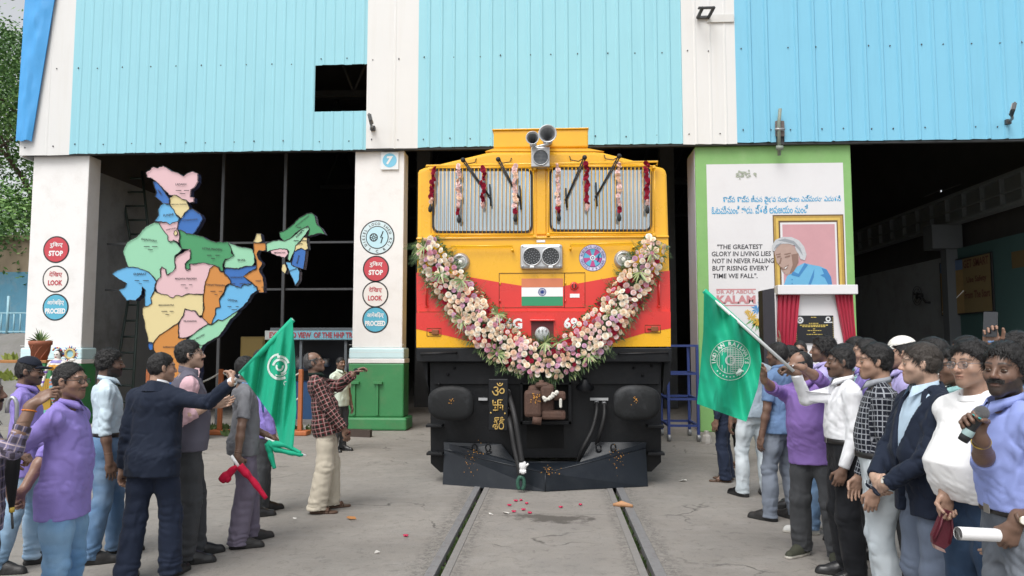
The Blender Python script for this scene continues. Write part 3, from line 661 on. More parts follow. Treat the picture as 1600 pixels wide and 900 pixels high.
    if shirt.get('under'):                                                 # shirt seen in the jacket's opening
        um = shirt['under']; uP, uQ = Field(T((0, 0, 1.2)) - .40, T((0, 0, 1.2)) + V(.4, .4, .36), vc).run([loft([list(r) for r in sec[:-1]], RT, piv, .004, .03, '+', .93, None), rc(T((0, .01, 1.445)), T((0, -.02, 1.57)), .064, .12, .008, '-')]).mesh()
        un = np_mesh('inner_shirt', uP, uQ, um, root); mb = MB(); n = 28; vs = []; cr = .060 + .012 * fat
        for i in range(n + 1):
            a = math.pi * (-.90 + 1.80 * i / n); fr = abs(a) / math.pi; cx, cy = math.sin(a), math.cos(a); zt = 1.480 - .045 * fr ** 1.5; tip = max(0, (fr - .62) / .31)
            for r_, z_ in ((cr, zt - .05), (cr + .002, zt), (cr + .006, zt), (cr + .010 + .030 * tip, zt - .030 - .036 * tip)): vs.append(T((cx * r_, .010 - .01 * fr + cy * r_ - .008 * tip, z_)))
        mb.add(vs, [(i * 4 + j, i * 4 + j + 1, (i + 1) * 4 + j + 1, (i + 1) * 4 + j) for i in range(n) for j in range(3)], um, True); mk(mb, 'inner_collar', un)
    if shirt.get('lapel') and tree:
        o0, o1, zb = shirt['open']
        for sd in (-1, 1):
            mb = MB(); vs = []; n = 12
            for i in range(n + 1):
                z = zb + .01 + (1.395 - zb) * i / n; x0 = sd * (o0 * min(1.2, (z - zb) / (1.37 - zb)) + .010); f_ = i / n; w_ = .012 + .062 * min(1, f_ * 1.5) * (1 if f_ < .8 else max(.25, 1 - (f_ - .8) * 3))
                a, b = cast(x0, z, False, .007), cast(x0 + sd * w_, z - .01, False, .009)
                if a is not None and b is not None: vs += [a, b]
            k_ = len(vs) // 2
            if k_ > 1: mb.add(vs, [(2 * i, 2 * i + 1, 2 * i + 3, 2 * i + 2) for i in range(k_ - 1)], sm, True); mk(mb, 'lapel', so_)
        mb = MB(); n = 24; vs = []; cr = .074
        for i in range(n + 1):
            a = math.pi * (-.74 + 1.48 * i / n); fr = abs(a) / math.pi; cx, cy = math.sin(a), math.cos(a); zt = 1.466 - .07 * fr ** 1.6
            for r_, z_ in ((cr - .004, zt - .03), (cr, zt), (cr + .006, zt + .002), (cr + .046, zt - .080 + .02 * fr)): vs.append(T((cx * r_, .016 + cy * r_, z_)))
        mb.add(vs, [(i * 4 + j, i * 4 + j + 1, (i + 1) * 4 + j + 1, (i + 1) * 4 + j) for i in range(n) for j in range(3)], sm, True); mk(mb, 'jacket_collar', so_)
    if shirt.get('vest'):
        vm = shirt['vest']; vs_ = [list(r) for r in ssec[:-1]]
        vp = [loft(vs_, RT, piv, off + .012, .03, '+', .84, None), plane(T((0, 0, .84)), RT @ V(0, 0, -1)), rc(T((0, .01, 1.445)), T((0, -.02, 1.57)), .066, .12, .008, '-'), rc(T((0, -.12, 1.40)), T((0, -.16, 1.24)), .030, .004, .01, '-')]
        for sd in (-1, 1): vp += [rc(T((sd * .06, .024, 1.395)), T((sd * .14, .016, 1.365)), .060, .062, .04), rc(T((sd * .205, .015, 1.37)), T((sd * .215, .01, 1.20)), .058, .050, .01, '-')]
        vp += [vp.pop(1)]
        vP, vQ = Field(ext.min(0) - .16, ext.max(0) + .12, vc).run(vp).mesh(); tq2 = (vP - piv) @ RT + piv; vP = vP + normals(vP, vQ) * ((fbm(tq2 * V(14, 14, 6), seed + 40) - .5) * .010)[:, None]
        vo = np_mesh('waistcoat', vP, vQ, vm, root); mb = MB(); n = 28; vs2 = []
        for i in range(n + 1):
            a = math.pi * (-.9 + 1.8 * i / n); cx, cy = math.sin(a), math.cos(a); zb_ = 1.437 + .018 * cy
            for r_, z_ in ((.076, zb_ - .02), (.071, zb_ + .030), (.066, zb_ + .030), (.064, zb_ - .01)): vs2.append(T((cx * r_, .014 + cy * r_, z_)))
        mb.add(vs2, [(i * 4 + j, i * 4 + j + 1, (i + 1) * 4 + j + 1, (i + 1) * 4 + j) for i in range(n) for j in range(3)], vm, True); mk(mb, 'stand_collar', vo)
    # ---- trousers
    tm = trousers['mat']; to = trousers.get('off', .012); hemr = trousers.get('hemr', .072); kr = trousers.get('kr', .066); wst = trousers.get('waist', 1.014 if tuck else .93)
    tsec = [list(r) for r in sec if r[0] < 1.15]
    if not tuck:
        for r in tsec: bz = math.exp(-((r[0] - 1.07) / .13) ** 2) * .75; r[2] -= belly * bz + .012; r[1] -= belly * .3 * bz + .004; r[3] -= .006
    TP = [loft(tsec, np.eye(3) if not trousers.get('lean') else RT, piv, to * .7 + .002, .04, '+', .775, wst)]
    for sd in (-1, 1):
        a = an[sd] + V(0, .004, -.035); TP += [rc(hip[sd] + V(sd * (.006 if tuck else -.006), .012 if tuck else .004, 0), hip[sd] * .55 + kn[sd] * .45, (.090 if tuck else .080) * wide + to * .7, .078 + to * .5, .05), rc(hip[sd] * .55 + kn[sd] * .45, kn[sd], .078 + to * .5, kr + to * .3, .05), rc(kn[sd], a, kr + to * .3, hemr, .03), el(kn[sd] * .62 + a * .38 + V(0, .018, 0), (.058, .062, .13), .04)]
    TP += [plane((0, 0, wst), (0, 0, 1)), plane((0, 0, .035), (0, 0, -1))]
    ext = np.array([hip[1], hip[-1], an[1], an[-1], kn[1], kn[-1]])
    tP, tQ = Field(np.append(ext.min(0)[:2] - .16 - belly * .5 - .03, .0), np.append(ext.max(0)[:2] + .16, wst + .03), vc).run(TP).mesh()
    N_ = normals(tP, tQ); amp = trousers.get('fold', .0095); z = tP[:, 2]; disp = (fbm(tP * V(14, 14, 4), seed + 11) - .5) * .9
    hemf = np.exp(-(np.maximum(z - .06, 0) / .13) ** 2); knf = np.exp(-((z - .46) / .12) ** 2); crf = np.exp(-((z - .80) / .09) ** 2)
    ang = fbm(tP * V(6, 6, 3), seed + 12) * .12
    disp += hemf * (rid(np.stack([tP[:, 0] * 7, tP[:, 1] * 7, (z + ang) * 26], 1), seed + 13) - .45) * 2.0 + knf * (rid(np.stack([tP[:, 0] * 9, tP[:, 1] * 9, (z + ang) * 18], 1), seed + 14) - .5) * 1.3 + crf * (rid(np.stack([tP[:, 0] * 14, tP[:, 1] * 10, (z + np.abs(tP[:, 0]) * .8) * 20], 1), seed + 15) - .5) * 1.1
    tP = tP + N_ * (disp * amp)[:, None]; tP = relax(tP, tQ, 1, .35)
    tr = np_mesh('trousers', tP, tQ, tm, root)
    if trousers.get('belt') and tuck:
        mb = MB(); n = 44; vs = []; zi = .995; r_ = [np.interp(zi, [q_[0] for q_ in sec], [q_[i] for q_ in sec]) for i in (1, 2, 3)]
        for i in range(n):
            a = 2 * math.pi * i / n; c_, s_ = math.cos(a), math.sin(a); rr = 1 / ((abs(c_) ** 2.3 + abs(s_) ** 2.3) ** (1 / 2.3)); bx = r_[0]; by = r_[1] if s_ < 0 else r_[2]
            for o_, dz in ((.002, -.018), (.012, -.017), (.012, .017), (.002, .018)): vs.append(((bx + o_ + .004) * c_ * rr, (by + o_ + .004) * s_ * rr, zi + dz))
        mb.add(vs, [(i * 4 + j, i * 4 + (j + 1) % 4, ((i + 1) % n) * 4 + (j + 1) % 4, ((i + 1) % n) * 4 + j) for i in range(n) for j in range(4)], trousers['belt'], True)
        yb = -(r_[1] + .018); mb.box((-.022, yb - .006, zi - .020), (.022, yb, zi + .020), mat('buckle_steel', (.5, .49, .47), rough=.3, metal=1.0), .003); mk(mb, 'belt', root)
    # ---- shoes
    for sd in (-1, 1):
        a = an[sd]; Rz = rotz(fy[sd]); base = V(a[0], a[1] - .03, (feet.get(sd, (0, 0, 0))[3] if len(feet.get(sd, (0, 0, 0))) > 3 else 0)); kind = shoes.get('kind', 'shoe'); q_ = lambda x, y, zz: base + Rz @ V(x, y, zz)
        if kind == 'sandal':
            pr = [rc(q_(0, .07, .012), q_(0, -.14, .012), .036, .044, .02), plane(base + V(0, 0, .022), (0, 0, 1)), plane(base + V(0, 0, .001), (0, 0, -1))]
            P_, Q_ = Field(base - V(.2, .24, .02), base + V(.2, .24, .1), .005 if D < 9 else .007).run(pr).mesh(); sh_ = np_mesh('sandal', P_, Q_, shoes['mat'], root); mb = MB()
            for y0 in (-.095, -.05, .03):
                mb.tube([q_(-.05 + .01 * math.cos(t), y0, .012) if False else q_(-.047 * math.cos(t), y0 + .01 * math.sin(t), .02 + .042 * math.sin(t)) for t in np.linspace(0, math.pi, 9)], .007, shoes['mat'], 6)
            mk(mb, 'strap', sh_); continue
        pr = [rc(q_(0, .055, .040), q_(0, -.04, .040), .038, .042, .03), rc(q_(0, -.04, .034), q_(0, -.155, .026), .043, .034, .03), rc(q_(0, .045, .06), q_(0, .02, .115), .040, .046, .03), rc(q_(0, .0, .075), q_(0, -.08, .05), .036, .028, .03),
              rc(q_(0, .06, .010), q_(0, -.05, .010), .043, .046, .01), rc(q_(0, -.05, .010), q_(0, -.165, .010), .047, .034, .01), plane(base + V(0, 0, .001), (0, 0, -1)), plane(base + V(0, 0, .118), (0, 0, 1))]
        P_, Q_ = Field(base - V(.24, .26, .02), base + V(.24, .26, .15), .005 if mid else .008).run(pr).mesh()
        zc = P_[Q_].mean(1)[:, 2] - base[2]; sh_ = np_mesh('shoe', P_, Q_, [shoes['mat'], shoes.get('sole', shoes['mat'])], root, (zc < .022).astype(int))
        if shoes.get('lace') and D < 8:
            mb = MB()
            for i in range(4):
                y0 = -.03 - .022 * i; zz = .098 - .012 * i
                mb.tube([q_(-.026, y0 + .006, zz - .012), q_(0, y0, zz + .004), q_(.026, y0 + .006, zz - .012)], .0032, shoes['lace'], 5)
            mk(mb, 'lace', sh_)
    # ---- glasses, moustache tuft, cap, wristwear
    if face.get('glasses'):
        mb = MB(); gm = face['glasses']; lens = mat('spectacle_lens', (.55, .57, .6), rough=.05, spec=.6); lens.node_tree.nodes['Principled BSDF'].inputs['Alpha'].default_value = .10
        if face.get('shades'): lens = mat('dark_lens', (.01, .01, .012), rough=.08, spec=.6)
        gr = face.get('gr', .0016)
        for sd in (-1, 1):
            rim = [hp_(sd * .033 + .024 * math.copysign(abs(math.cos(t)) ** .7, math.cos(t)), .101 - .25 * abs(sd * .033 + .024 * math.cos(t) - 0) ** 1.4, -.004 + .0165 * math.copysign(abs(math.sin(t)) ** .7, math.sin(t))) for t in np.linspace(0, 2 * math.pi, 25)]
            mb.tube(rim, gr, gm, 5, False); mb.add(rim[:-1], [tuple(range(24))], lens)
            mb.tube([hp_(sd * .057, .094, .004), hp_(sd * .079, .06, .004), hp_(sd * .083, .0, .002), hp_(sd * .079, -.02, -.012)], gr, gm, 5)
        mb.tube([hp_(-.009, .100, .002), hp_(0, .103, .004), hp_(.009, .100, .002)], gr, gm, 5); mk(mb, 'glasses', root)
    if face.get('moustache', 0) > .6 and D < 9:
        rg = np.random.default_rng(seed + 3); n = 260; u = rg.uniform(-.032, .032, n); zz = -.047 - .35 * np.maximum(np.abs(u) - .012, 0) + rg.uniform(-.005, .005, n); f_ = .099 - 14 * u ** 2 + rg.uniform(-.001, .0015, n); b0 = np.array([hp_(a_, b_, c_) for a_, b_, c_ in zip(u, f_, zz)])
        tip = np.array([hp_(a_ + math.copysign(.004, a_) + rg.normal(0, .002), b_ + .001, c_ - .008) for a_, b_, c_ in zip(u, f_, zz)]); sd_ = RH @ V(.0011, 0, 0)
        SPm = np.stack([b0 - sd_, b0 + sd_, tip + sd_ * .3, tip - sd_ * .3], 1).reshape(-1, 3); np_mesh('moustache', SPm, np.arange(n * 4).reshape(-1, 4), hair_mat('facial_hair_%d' % int(fh[0] * 300), tuple(fh)), root)
    if cap:
        F_ = Field(HC - V(.16, .22, .1), HC + V(.16, .2, .17), .0045); F_.run([he((0, -.014, .036), (.084, .104, .092), .01), plane(hp_(0, .1, .036), RH @ V(0, .22, -1)), he((0, .085, .028), (.066, .085, .013), .012), ])
        P_, Q_ = F_.mesh(); 
        brim = [he((0, .105, .036), (.068, .070, .0065), .006, '+', rotx(.10)), he((0, -.014, .036), (.080, .100, .088), .004, '-')]
        P2, Q2 = Field(HC - V(.16, .24, .1), HC + V(.16, .2, .17), .0035).run(brim).mesh()
        c_ = np_mesh('cap', P_, Q_, cap, root); np_mesh('brim', P2, Q2, cap, c_)
    for (kind, sd, m_) in (extras or []):
        W, E = wr[sd], el_[sd]; d = unit(W - E); u = unit(np.cross(d, V(.31, .2, .93))); w_ = np.cross(d, u); c = W - d * .02; mb = MB()
        if kind == 'watch':
            mb.lathe([(.0305, -.008), (.033, -.008), (.033, .008), (.0305, .008)], c, d, m_, 24); n_ = -pn[sd]; f0 = c + n_ * .031; mb.lathe([(.0, 0), (.017, 0), (.018, .004), (.016, .008), (0, .008)], f0, n_, mat('watch_case', (.62, .55, .4), rough=.3, metal=.8), 20); mb.disc(f0 + n_ * .0085, .0145, mat('watch_dial', (.75, .73, .68), rough=.3), n_, 20)
        elif kind == 'bracelet':
            c = W - d * .035; mb.tube([c + u * (.033 * math.cos(t)) + w_ * (.033 * math.sin(t)) + d * .006 * math.sin(t) for t in np.linspace(0, 2 * math.pi, 25)], .0035, m_, 6, False)
        elif kind == 'cuff':
            c, dd = ends[sd]; rr = np.percentile(np.linalg.norm(np.cross(sP[np.linalg.norm(sP - c, axis=1) < .07] - c, dd), axis=1), 80) + .003
            mb.lathe([(rr * .93, -.045), (rr, -.045), (rr + .003, -.02), (rr, .002), (rr * .90, .002)], c, dd, m_, 24)
        elif kind == 'shirt_cuff':
            mb.lathe([(.030, -.02), (.0345, -.02), (.034, .022), (.028, .022)], W - d * .002, d, m_, 20)
        mk(mb, {'watch': 'wristwatch', 'bracelet': 'bracelet', 'cuff': 'rolled_cuff', 'shirt_cuff': 'shirt_cuff'}[kind], root)
    info = dict(root=root, s=s, Yaw=Yaw, at=at, sh=sh, el=el_, wr=wr, hd=hd, pn=pn, HC=HC, RH=RH, T=T, cast=cast, mk=mk, shirt=so_, z0=z0)
    info['world'] = lambda p: Vector((*(rotz(Yaw) @ (np.array(p) * s))[:2] + np.array(at[:2]), p[2] * s + z0))
    info['wdir'] = lambda d: Vector(rotz(Yaw) @ np.array(d, float))
    return info
# ================================================================== THE SETTING
W_PAINT = mat('white_limewash', (.80, .79, .78), rough=.8, var=.04, scale=3, bump=.25, bscale=25, dirt=(.55, .52, .48), dirt_amt=.35, dscale=2.2)
CONC = mat('concrete_plain', (.40, .385, .36), rough=.85, var=.15, scale=5, bump=.4, bscale=40)
BLACK = mat('black_paint', (.02, .02, .022), rough=.45, var=.3)
WHITE = mat('white_paint', (.80, .80, .80), rough=.5, var=.04)
LETW = mat('white_lettering', (.82, .82, .82), rough=.6, var=.03)
STEEL = mat('grey_steel', (.33, .34, .35), rough=.45, metal=.6, var=.2)
DKSTEEL = mat('dark_steel', (.075, .078, .082), rough=.55, metal=.4, var=.3)

def ground_material():
    m = bpy.data.materials.new('yard_concrete'); m.use_nodes = True; nt = m.node_tree; N = nt.nodes; L = nt.links; b = N['Principled BSDF']
    tc = N.new('ShaderNodeTexCoord'); O = tc.outputs['Object']
    def noise(sc, det=6, dist=0.0, vec=O, rough=.6):
        n = N.new('ShaderNodeTexNoise'); n.inputs['Scale'].default_value = sc; n.inputs['Detail'].default_value = det; n.inputs['Distortion'].default_value = dist; n.inputs['Roughness'].default_value = rough; L.new(vec, n.inputs['Vector']); return n.outputs['Fac']
    def rng(s, a, b_, c, d):
        r = N.new('ShaderNodeMapRange'); L.new(s, r.inputs['Value']); r.inputs['From Min'].default_value = a; r.inputs['From Max'].default_value = b_; r.inputs['To Min'].default_value = c; r.inputs['To Max'].default_value = d; return r.outputs['Result']
    def mix(f, A, B):
        x = N.new('ShaderNodeMix'); x.data_type = 'RGBA'
        for s_, v in ((x.inputs['Factor'], f), (x.inputs['A'], A), (x.inputs['B'], B)):
            if isinstance(v, tuple): s_.default_value = (*v, 1)
            elif isinstance(v, float): s_.default_value = v
            else: L.new(v, s_)
        return x.outputs['Result']
    def mth(op, a, b_):
        x = N.new('ShaderNodeMath'); x.operation = op
        for s_, v in ((x.inputs[0], a), (x.inputs[1], b_)):
            if isinstance(v, float): s_.default_value = v
            else: L.new(v, s_)
        return x.outputs[0]
    base = mix(rng(noise(.55, 7, .5, O, .65), .36, .62, 0, 1), (.215, .197, .175), (.30, .278, .25))
    base = mix(rng(noise(3.5, 9, .4, O, .72), .40, .66, 0, .62), base, (.22, .208, .192))
    base = mix(rng(noise(70, 4), .35, .7, 0, .42), base, (.22, .21, .20))
    mp = N.new('ShaderNodeMapping'); mp.inputs['Scale'].default_value = (.9, 2.2, 1); L.new(O, mp.inputs['Vector'])
    base = mix(rng(noise(11, 8, .8, O, .75), .53, .66, 0, .62), base, (.135, .125, .115))
    base = mix(rng(noise(2.0, 7, .8, mp.outputs['Vector']), .5, .72, 0, .16), base, (.42, .402, .38))   # trowelled streaks
    v = N.new('ShaderNodeTexVoronoi'); v.feature = 'DISTANCE_TO_EDGE'; v.inputs['Scale'].default_value = .42
    wv = N.new('ShaderNodeVectorMath'); wv.operation = 'ADD'; n3 = N.new('ShaderNodeTexNoise'); n3.inputs['Scale'].default_value = 1.6; n3.inputs['Detail'].default_value = 6; L.new(O, n3.inputs['Vector'])
    sc = N.new('ShaderNodeVectorMath'); sc.operation = 'SCALE'; sc.inputs['Scale'].default_value = 1.1; L.new(n3.outputs['Color'], sc.inputs[0]); L.new(O, wv.inputs[0]); L.new(sc.outputs['Vector'], wv.inputs[1]); L.new(wv.outputs['Vector'], v.inputs['Vector'])
    crack = mth('MULTIPLY', rng(v.outputs['Distance'], .0, .010, 1, 0), rng(noise(.7, 3), .5, .6, 0, 1))
    base = mix(mth('MULTIPLY', crack, .9), base, (.07, .066, .06))
    # oil: round the track, where engines stand
    sep = N.new('ShaderNodeSeparateXYZ'); L.new(O, sep.inputs[0])
    tr = mth('MULTIPLY', rng(mth('ABSOLUTE', mth('ADD', sep.outputs['X'], .08), 0.0), .2, .85, .65, 0), rng(noise(1.3, 7), .45, .62, 0, 1)); base = mix(mth('MULTIPLY', tr, .55), base, (.20, .19, .18))
    dx = mth('MULTIPLY', mth('ADD', sep.outputs['X'], .02), 1.9); dy = mth('MULTIPLY', mth('ADD', sep.outputs['Y'], -7.55), 4.2)
    dd = mth('SQRT', mth('ADD', mth('MULTIPLY', dx, dx), mth('MULTIPLY', dy, dy)), 0.0); dd = mth('ADD', dd, rng(noise(5, 6), .3, .7, -.55, .55))
    base = mix(rng(dd, .55, .8, .8, 0), base, (.075, .068, .06))                                          # wet patch before the engine
    xr = mth('ABSOLUTE', mth('ADD', sep.outputs['X'], .068), 0.0)                                      # crumbled concrete along the rails
    ed = mth('MULTIPLY', mth('MULTIPLY', rng(mth('ABSOLUTE', mth('SUBTRACT', xr, .95), 0.0), .02, .13, 1, 0), rng(noise(16, 8, .5, O, .75), .44, .56, 0, 1)), .8)
    ed2 = mth('MULTIPLY', mth('MULTIPLY', rng(mth('ABSOLUTE', mth('SUBTRACT', xr, .66), 0.0), .02, .08, 1, 0), rng(noise(19, 8, .5, O, .75), .46, .56, 0, 1)), .7)
    base = mix(mth('MAXIMUM', ed, ed2), base, (.115, .108, .10)); base = mix(mth('MULTIPLY', ed, rng(noise(60, 3), .55, .6, 0, .6)), base, (.42, .40, .37))
    jx = N.new('ShaderNodeMath'); jx.operation = 'FRACT'; L.new(mth('MULTIPLY', mth('ADD', sep.outputs['Y'], .15), .38), jx.inputs[0])
    j = mth('MULTIPLY', mth('LESS_THAN', jx.outputs[0], .006), rng(noise(.9, 2), .45, .55, 0, .8)); base = mix(j, base, (.12, .115, .11))
    L.new(base, b.inputs['Base Color']); b.inputs['Roughness'].default_value = .82; b.inputs['Specular IOR Level'].default_value = .35
    bp = N.new('ShaderNodeBump'); bp.inputs['Strength'].default_value = .5; bp.inputs['Distance'].default_value = .012
    L.new(mth('ADD', noise(45, 6), mth('MULTIPLY', crack, -1.5)), bp.inputs['Height']); L.new(bp.outputs['Normal'], b.inputs['Normal'])
    return m
GROUND = ground_material()
GROOVE = mat('flangeway_dirt', (.05, .045, .035), rough=.95, var=.4, scale=14, bump=.8, bscale=40)

RX = {'l': (-.962, -.886, -.838, -.772), 'r': (.826, .738, .690, .624)}     # rail outer, rail gauge face, check rail faces
def ground():
    g = MB(); Y0, Y1 = -60, 600; X0, X1 = -400, 400
    cuts = [X0, RX['l'][0], RX['l'][3], RX['r'][3], RX['r'][0], X1]
    for a, b in ((X0, RX['l'][0]), (RX['l'][3], RX['r'][3]), (RX['r'][0], X1)):
        g.quad((a, Y0, 0), (b, Y0, 0), (b, Y1, 0), (a, Y1, 0), GROUND)
    for a, b in ((RX['l'][0], RX['l'][3]), (RX['r'][3], RX['r'][0])):
        g.quad((a, Y0, -.07), (b, Y0, -.07), (b, Y1, -.07), (a, Y1, -.07), GROOVE)
        for x, s in ((a, 1), (b, -1)):
            q = [(x, Y0, -.07), (x, Y1, -.07), (x, Y1, 0), (x, Y0, 0)]; g.add(q if s < 0 else q[::-1], [(0, 1, 2, 3)], GROUND)
    tag(g.build('ground'), kind='structure')
ground()
RAILTOP = mat('rail_head', (.25, .25, .255), rough=.5, metal=.25, var=.2, scale=20, bump=.3, bscale=80, dirt=(.10, .07, .05), dirt_amt=.5, dscale=9)
for sd, nm, lab in (('l', 'left', 'worn steel rail nearest the man with red and green flags'), ('r', 'right', 'worn steel rail on the green mural side of the track')):
    o0, o1, c0, c1 = RX[sd]; sg = 1 if sd == 'l' else -1
    b = MB(); b.box((o0 + sg * .002, -20, -.068), (o1, 42, .006), RAILTOP, .004)
    tag(b.build('rail'), lab, 'rail', 'rails set in the concrete')
    b = MB(); b.box((c0, -20, -.068), (c1 - sg * .002, 42, .003), mat('check_rail_head', (.22, .21, .20), rough=.75, metal=.05, var=.25, scale=16, bump=.5, bscale=60), .004)
    tag(b.build('check_rail'), 'dusty inner check rail beside the %s rail of the track' % ('flag bearer side' if sd == 'l' else 'mural side'), 'rail', 'check rails')
# weeds and dirt in the flangeways
def weeds(name, pts, m, lab, hmin, hmax, n, spread):
    g = MB()
    for p in pts:
        for _ in range(n):
            a = rnd.uniform(0, 6.28); r = rnd.uniform(0, spread); b = Vector((p[0] + math.cos(a) * r, p[1] + math.sin(a) * r * 2, p[2])); h = rnd.uniform(hmin, hmax); d = Vector((rnd.gauss(0, .4), rnd.gauss(0, .4), 1)).normalized(); w = d.orthogonal().normalized() * h * .22
            t = b + d * h; g.add([b, b + d * h * .5 + w, t, b + d * h * .5 - w], [(0, 1, 2, 3)], m)
    return tag(g.build(name), lab, 'weeds', kind='stuff')
LEAF = mat('weed_leaf', (.065, .11, .03), rough=.6, var=.4, scale=12)
weeds('flangeway_weeds', [(x, rnd.uniform(5.2, 8.9), -.068) for x in (-.862, .714) for _ in range(46)], LEAF, 'small green weeds growing in the rail grooves', .02, .065, 7, .015)

# ------------------------------------------------------------------ the workshop shed
YF = 15.24                                   # face of the pillars
YC = 15.10                                   # face of the cladding above
shed = thing('workshop_building', 'blue and white corrugated workshop shed with painted pillars behind the locomotive', 'building', (0, YF, 0))
def part(mb, name, parent=shed): return mb.build(name, parent, origin=world_loc(parent))
def fx(px, py=235, Y=YC): return atY(px, py, Y).x
def fz(py, px=800, Y=YC): return atY(px, py, Y).z
CL_BLUE = mat('light_blue_sheet', (.29, .59, .68), rough=.42, var=.035, scale=1.2, spec=.4, bump=.1, bscale=8, dirt=(.22, .49, .59), dirt_amt=.38, dscale=1.6, streak=3.5)
CL_BLUE2 = mat('sky_blue_sheet', (.205, .52, .70), rough=.42, var=.035, scale=1.2, spec=.4, bump=.1, bscale=8, dirt=(.155, .42, .58), dirt_amt=.38, dscale=1.6, streak=3.5)
CL_WHITE = mat('white_sheet', (.70, .70, .69), rough=.5, var=.03, scale=1.2, spec=.4, dirt=(.62, .60, .55), dirt_amt=.38, dscale=1.6, streak=3.5)
TARP = mat('blue_tarpaulin', (.06, .34, .72), rough=.4, var=.12, scale=2.5, bump=.9, bscale=3)
SCREW = mat('roofing_screw', (.10, .10, .11), rough=.5, metal=.6)
ZT = 11.5
def sheet(name, x0, x1, z0, z1, m, pitch, depth, rib, y=YC, lap=None, screws=()):
    """ribbed sheet metal: flat pans with raised trapezoid ribs; the laps between sheets stand a little proud."""
    g = MB(); xs = []; x = x0; k = 0
    while x < x1 - 1e-4:
        for dx, d in ((0, 0), (pitch - rib * 2, 0), (pitch - rib * 1.45, depth), (pitch - rib * .55, depth)):
            if x + dx < x1: xs.append((x + dx, d + (.006 if lap and int((x + dx - x0) / lap) % 2 else 0)))
        x += pitch
    xs.append((x1, 0)); vs = []; T_ = .012
    for X_, d in xs:
        jz = rnd.uniform(-.008, .008)
        vs += [(X_, y - d, z0 + jz), (X_, y - d, z1), (X_, y - d + T_, z1), (X_, y - d + T_, z0 + jz)]
    n = len(xs)
    g.add(vs, [(i * 4 + j, i * 4 + (j + 1) % 4, (i + 1) * 4 + (j + 1) % 4, (i + 1) * 4 + j) for i in range(n - 1) for j in range(4)], m)
    for zs in screws:
        X_ = x0 + .12
        while X_ < x1 - .05:
            g.cyl((X_, y - .002, zs + rnd.uniform(-.03, .03)), (X_, y - .010 - depth * .3, zs), .013, SCREW, 6); X_ += rnd.choice((.42, .55, .62))
    return part(g, name)
xa, xb, xc, xd, xe, xf = fx(68, 235), fx(108, 240), fx(571.5, 235), fx(652.5, 230), fx(1067.5, 226), fx(1152, 222)
zb = 5.73
wx0, wx1, wz0, wz1 = fx(492, 140), fx(566, 140), fz(174, 530), fz(101, 530)
xl = fx(30, 240)
sheet('white_cladding', xl, xb, zb, ZT, CL_WHITE, .62, .006, .03, YC, None, (zb + .18, 7.6))
sheet('blue_cladding', xb, wx0, zb + .02, ZT, CL_BLUE, .21, .009, .035, YC, .95, (zb + .22, 7.6))
sheet('blue_cladding', wx0, xc, wz1, ZT, CL_BLUE, .21, .009, .035, YC, .95, (wz1 + .14,))
sheet('blue_cladding', wx0, xc, zb + .02, wz0, CL_BLUE, .21, .009, .035, YC, .95, (zb + .2,))
sheet('white_cladding', xc, xd, zb + .035, ZT, CL_WHITE, .62, .006, .03, YC, None, (zb + .22, 7.65))
sheet('blue_cladding', xd, xe, zb + .05, ZT, CL_BLUE, .26, .016, .04, YC, .80, (zb + .22, 7.68))
sheet('white_cladding', xe, xf, zb + .03, ZT, CL_WHITE, .30, .007, .03, YC, None, (zb + .25, 7.7))
gx0, gx1 = fx(1213, 225), fx(1226, 225)
sheet('blue_cladding', xf, gx0, zb + .05, ZT, CL_BLUE2, .335, .034, .045, YC, .95, (zb + .3, 7.72))
sheet('blue_cladding', gx0, gx1, zb + .42, ZT, CL_BLUE2, .335, .034, .045, YC, .95)
sheet('blue_cladding', gx1, 14.6, zb + .05, ZT, CL_BLUE2, .335, .034, .045, YC, .95, (zb + .3, 7.72))
# the loose tarpaulin over the left corner
g = MB(); nx, nz = 10, 60; vs = []
z0t = fz(222, 40)
for i in range(nx + 1):
    for j in range(nz + 1):
        z = z0t + (ZT - z0t) * j / nz; xL = fx(26, 220, YC - .05) + .012 * (z - z0t); xR = fx(50, 220, YC - .05) + .115 * (z - z0t)
        n_ = vnoise(np.array([[i * .8, z * 2.2, 3]]), 5)[0] + .6 * vnoise(np.array([[i * .5 + z * 1.5, z * 4.5, 9]]), 6)[0]
        vs.append((xL + (xR - xL) * i / nx, YC - .07 - .07 * n_ * math.sin(math.pi * min(1, max(.05, i / nx))), z + (.02 * math.sin(i) if j == 0 else 0)))
g.add(vs, [(i * (nz + 1) + j, (i + 1) * (nz + 1) + j, (i + 1) * (nz + 1) + j + 1, i * (nz + 1) + j + 1) for i in range(nx) for j in range(nz)], TARP, True)
# its back, so that it is a closed skin 2 cm thick
k = len(g.v); g.add([(v[0], v[1] + .02, v[2]) for v in vs], [(i * (nz + 1) + j + 1, (i + 1) * (nz + 1) + j + 1, (i + 1) * (nz + 1) + j, i * (nz + 1) + j) for i in range(nx) for j in range(nz)], TARP, True)
tag(g.build('tarpaulin', None, origin=(xl, YC, z0t)), 'bright blue creased tarpaulin covering the left corner of the shed', 'tarpaulin')
# lintel beam behind the lower edge of the sheets, purlins, left gable wall
g = MB(); g.box((xl + .1, YC + .03, 5.74), (14.6, YC + .12, 5.92), DKSTEEL); part(g, 'lintel_beam')
g = MB(); g.box((xl + .02, YC + .012, 5.70), (xl + .06, 45, ZT), CL_WHITE); part(g, 'gable_sheet')

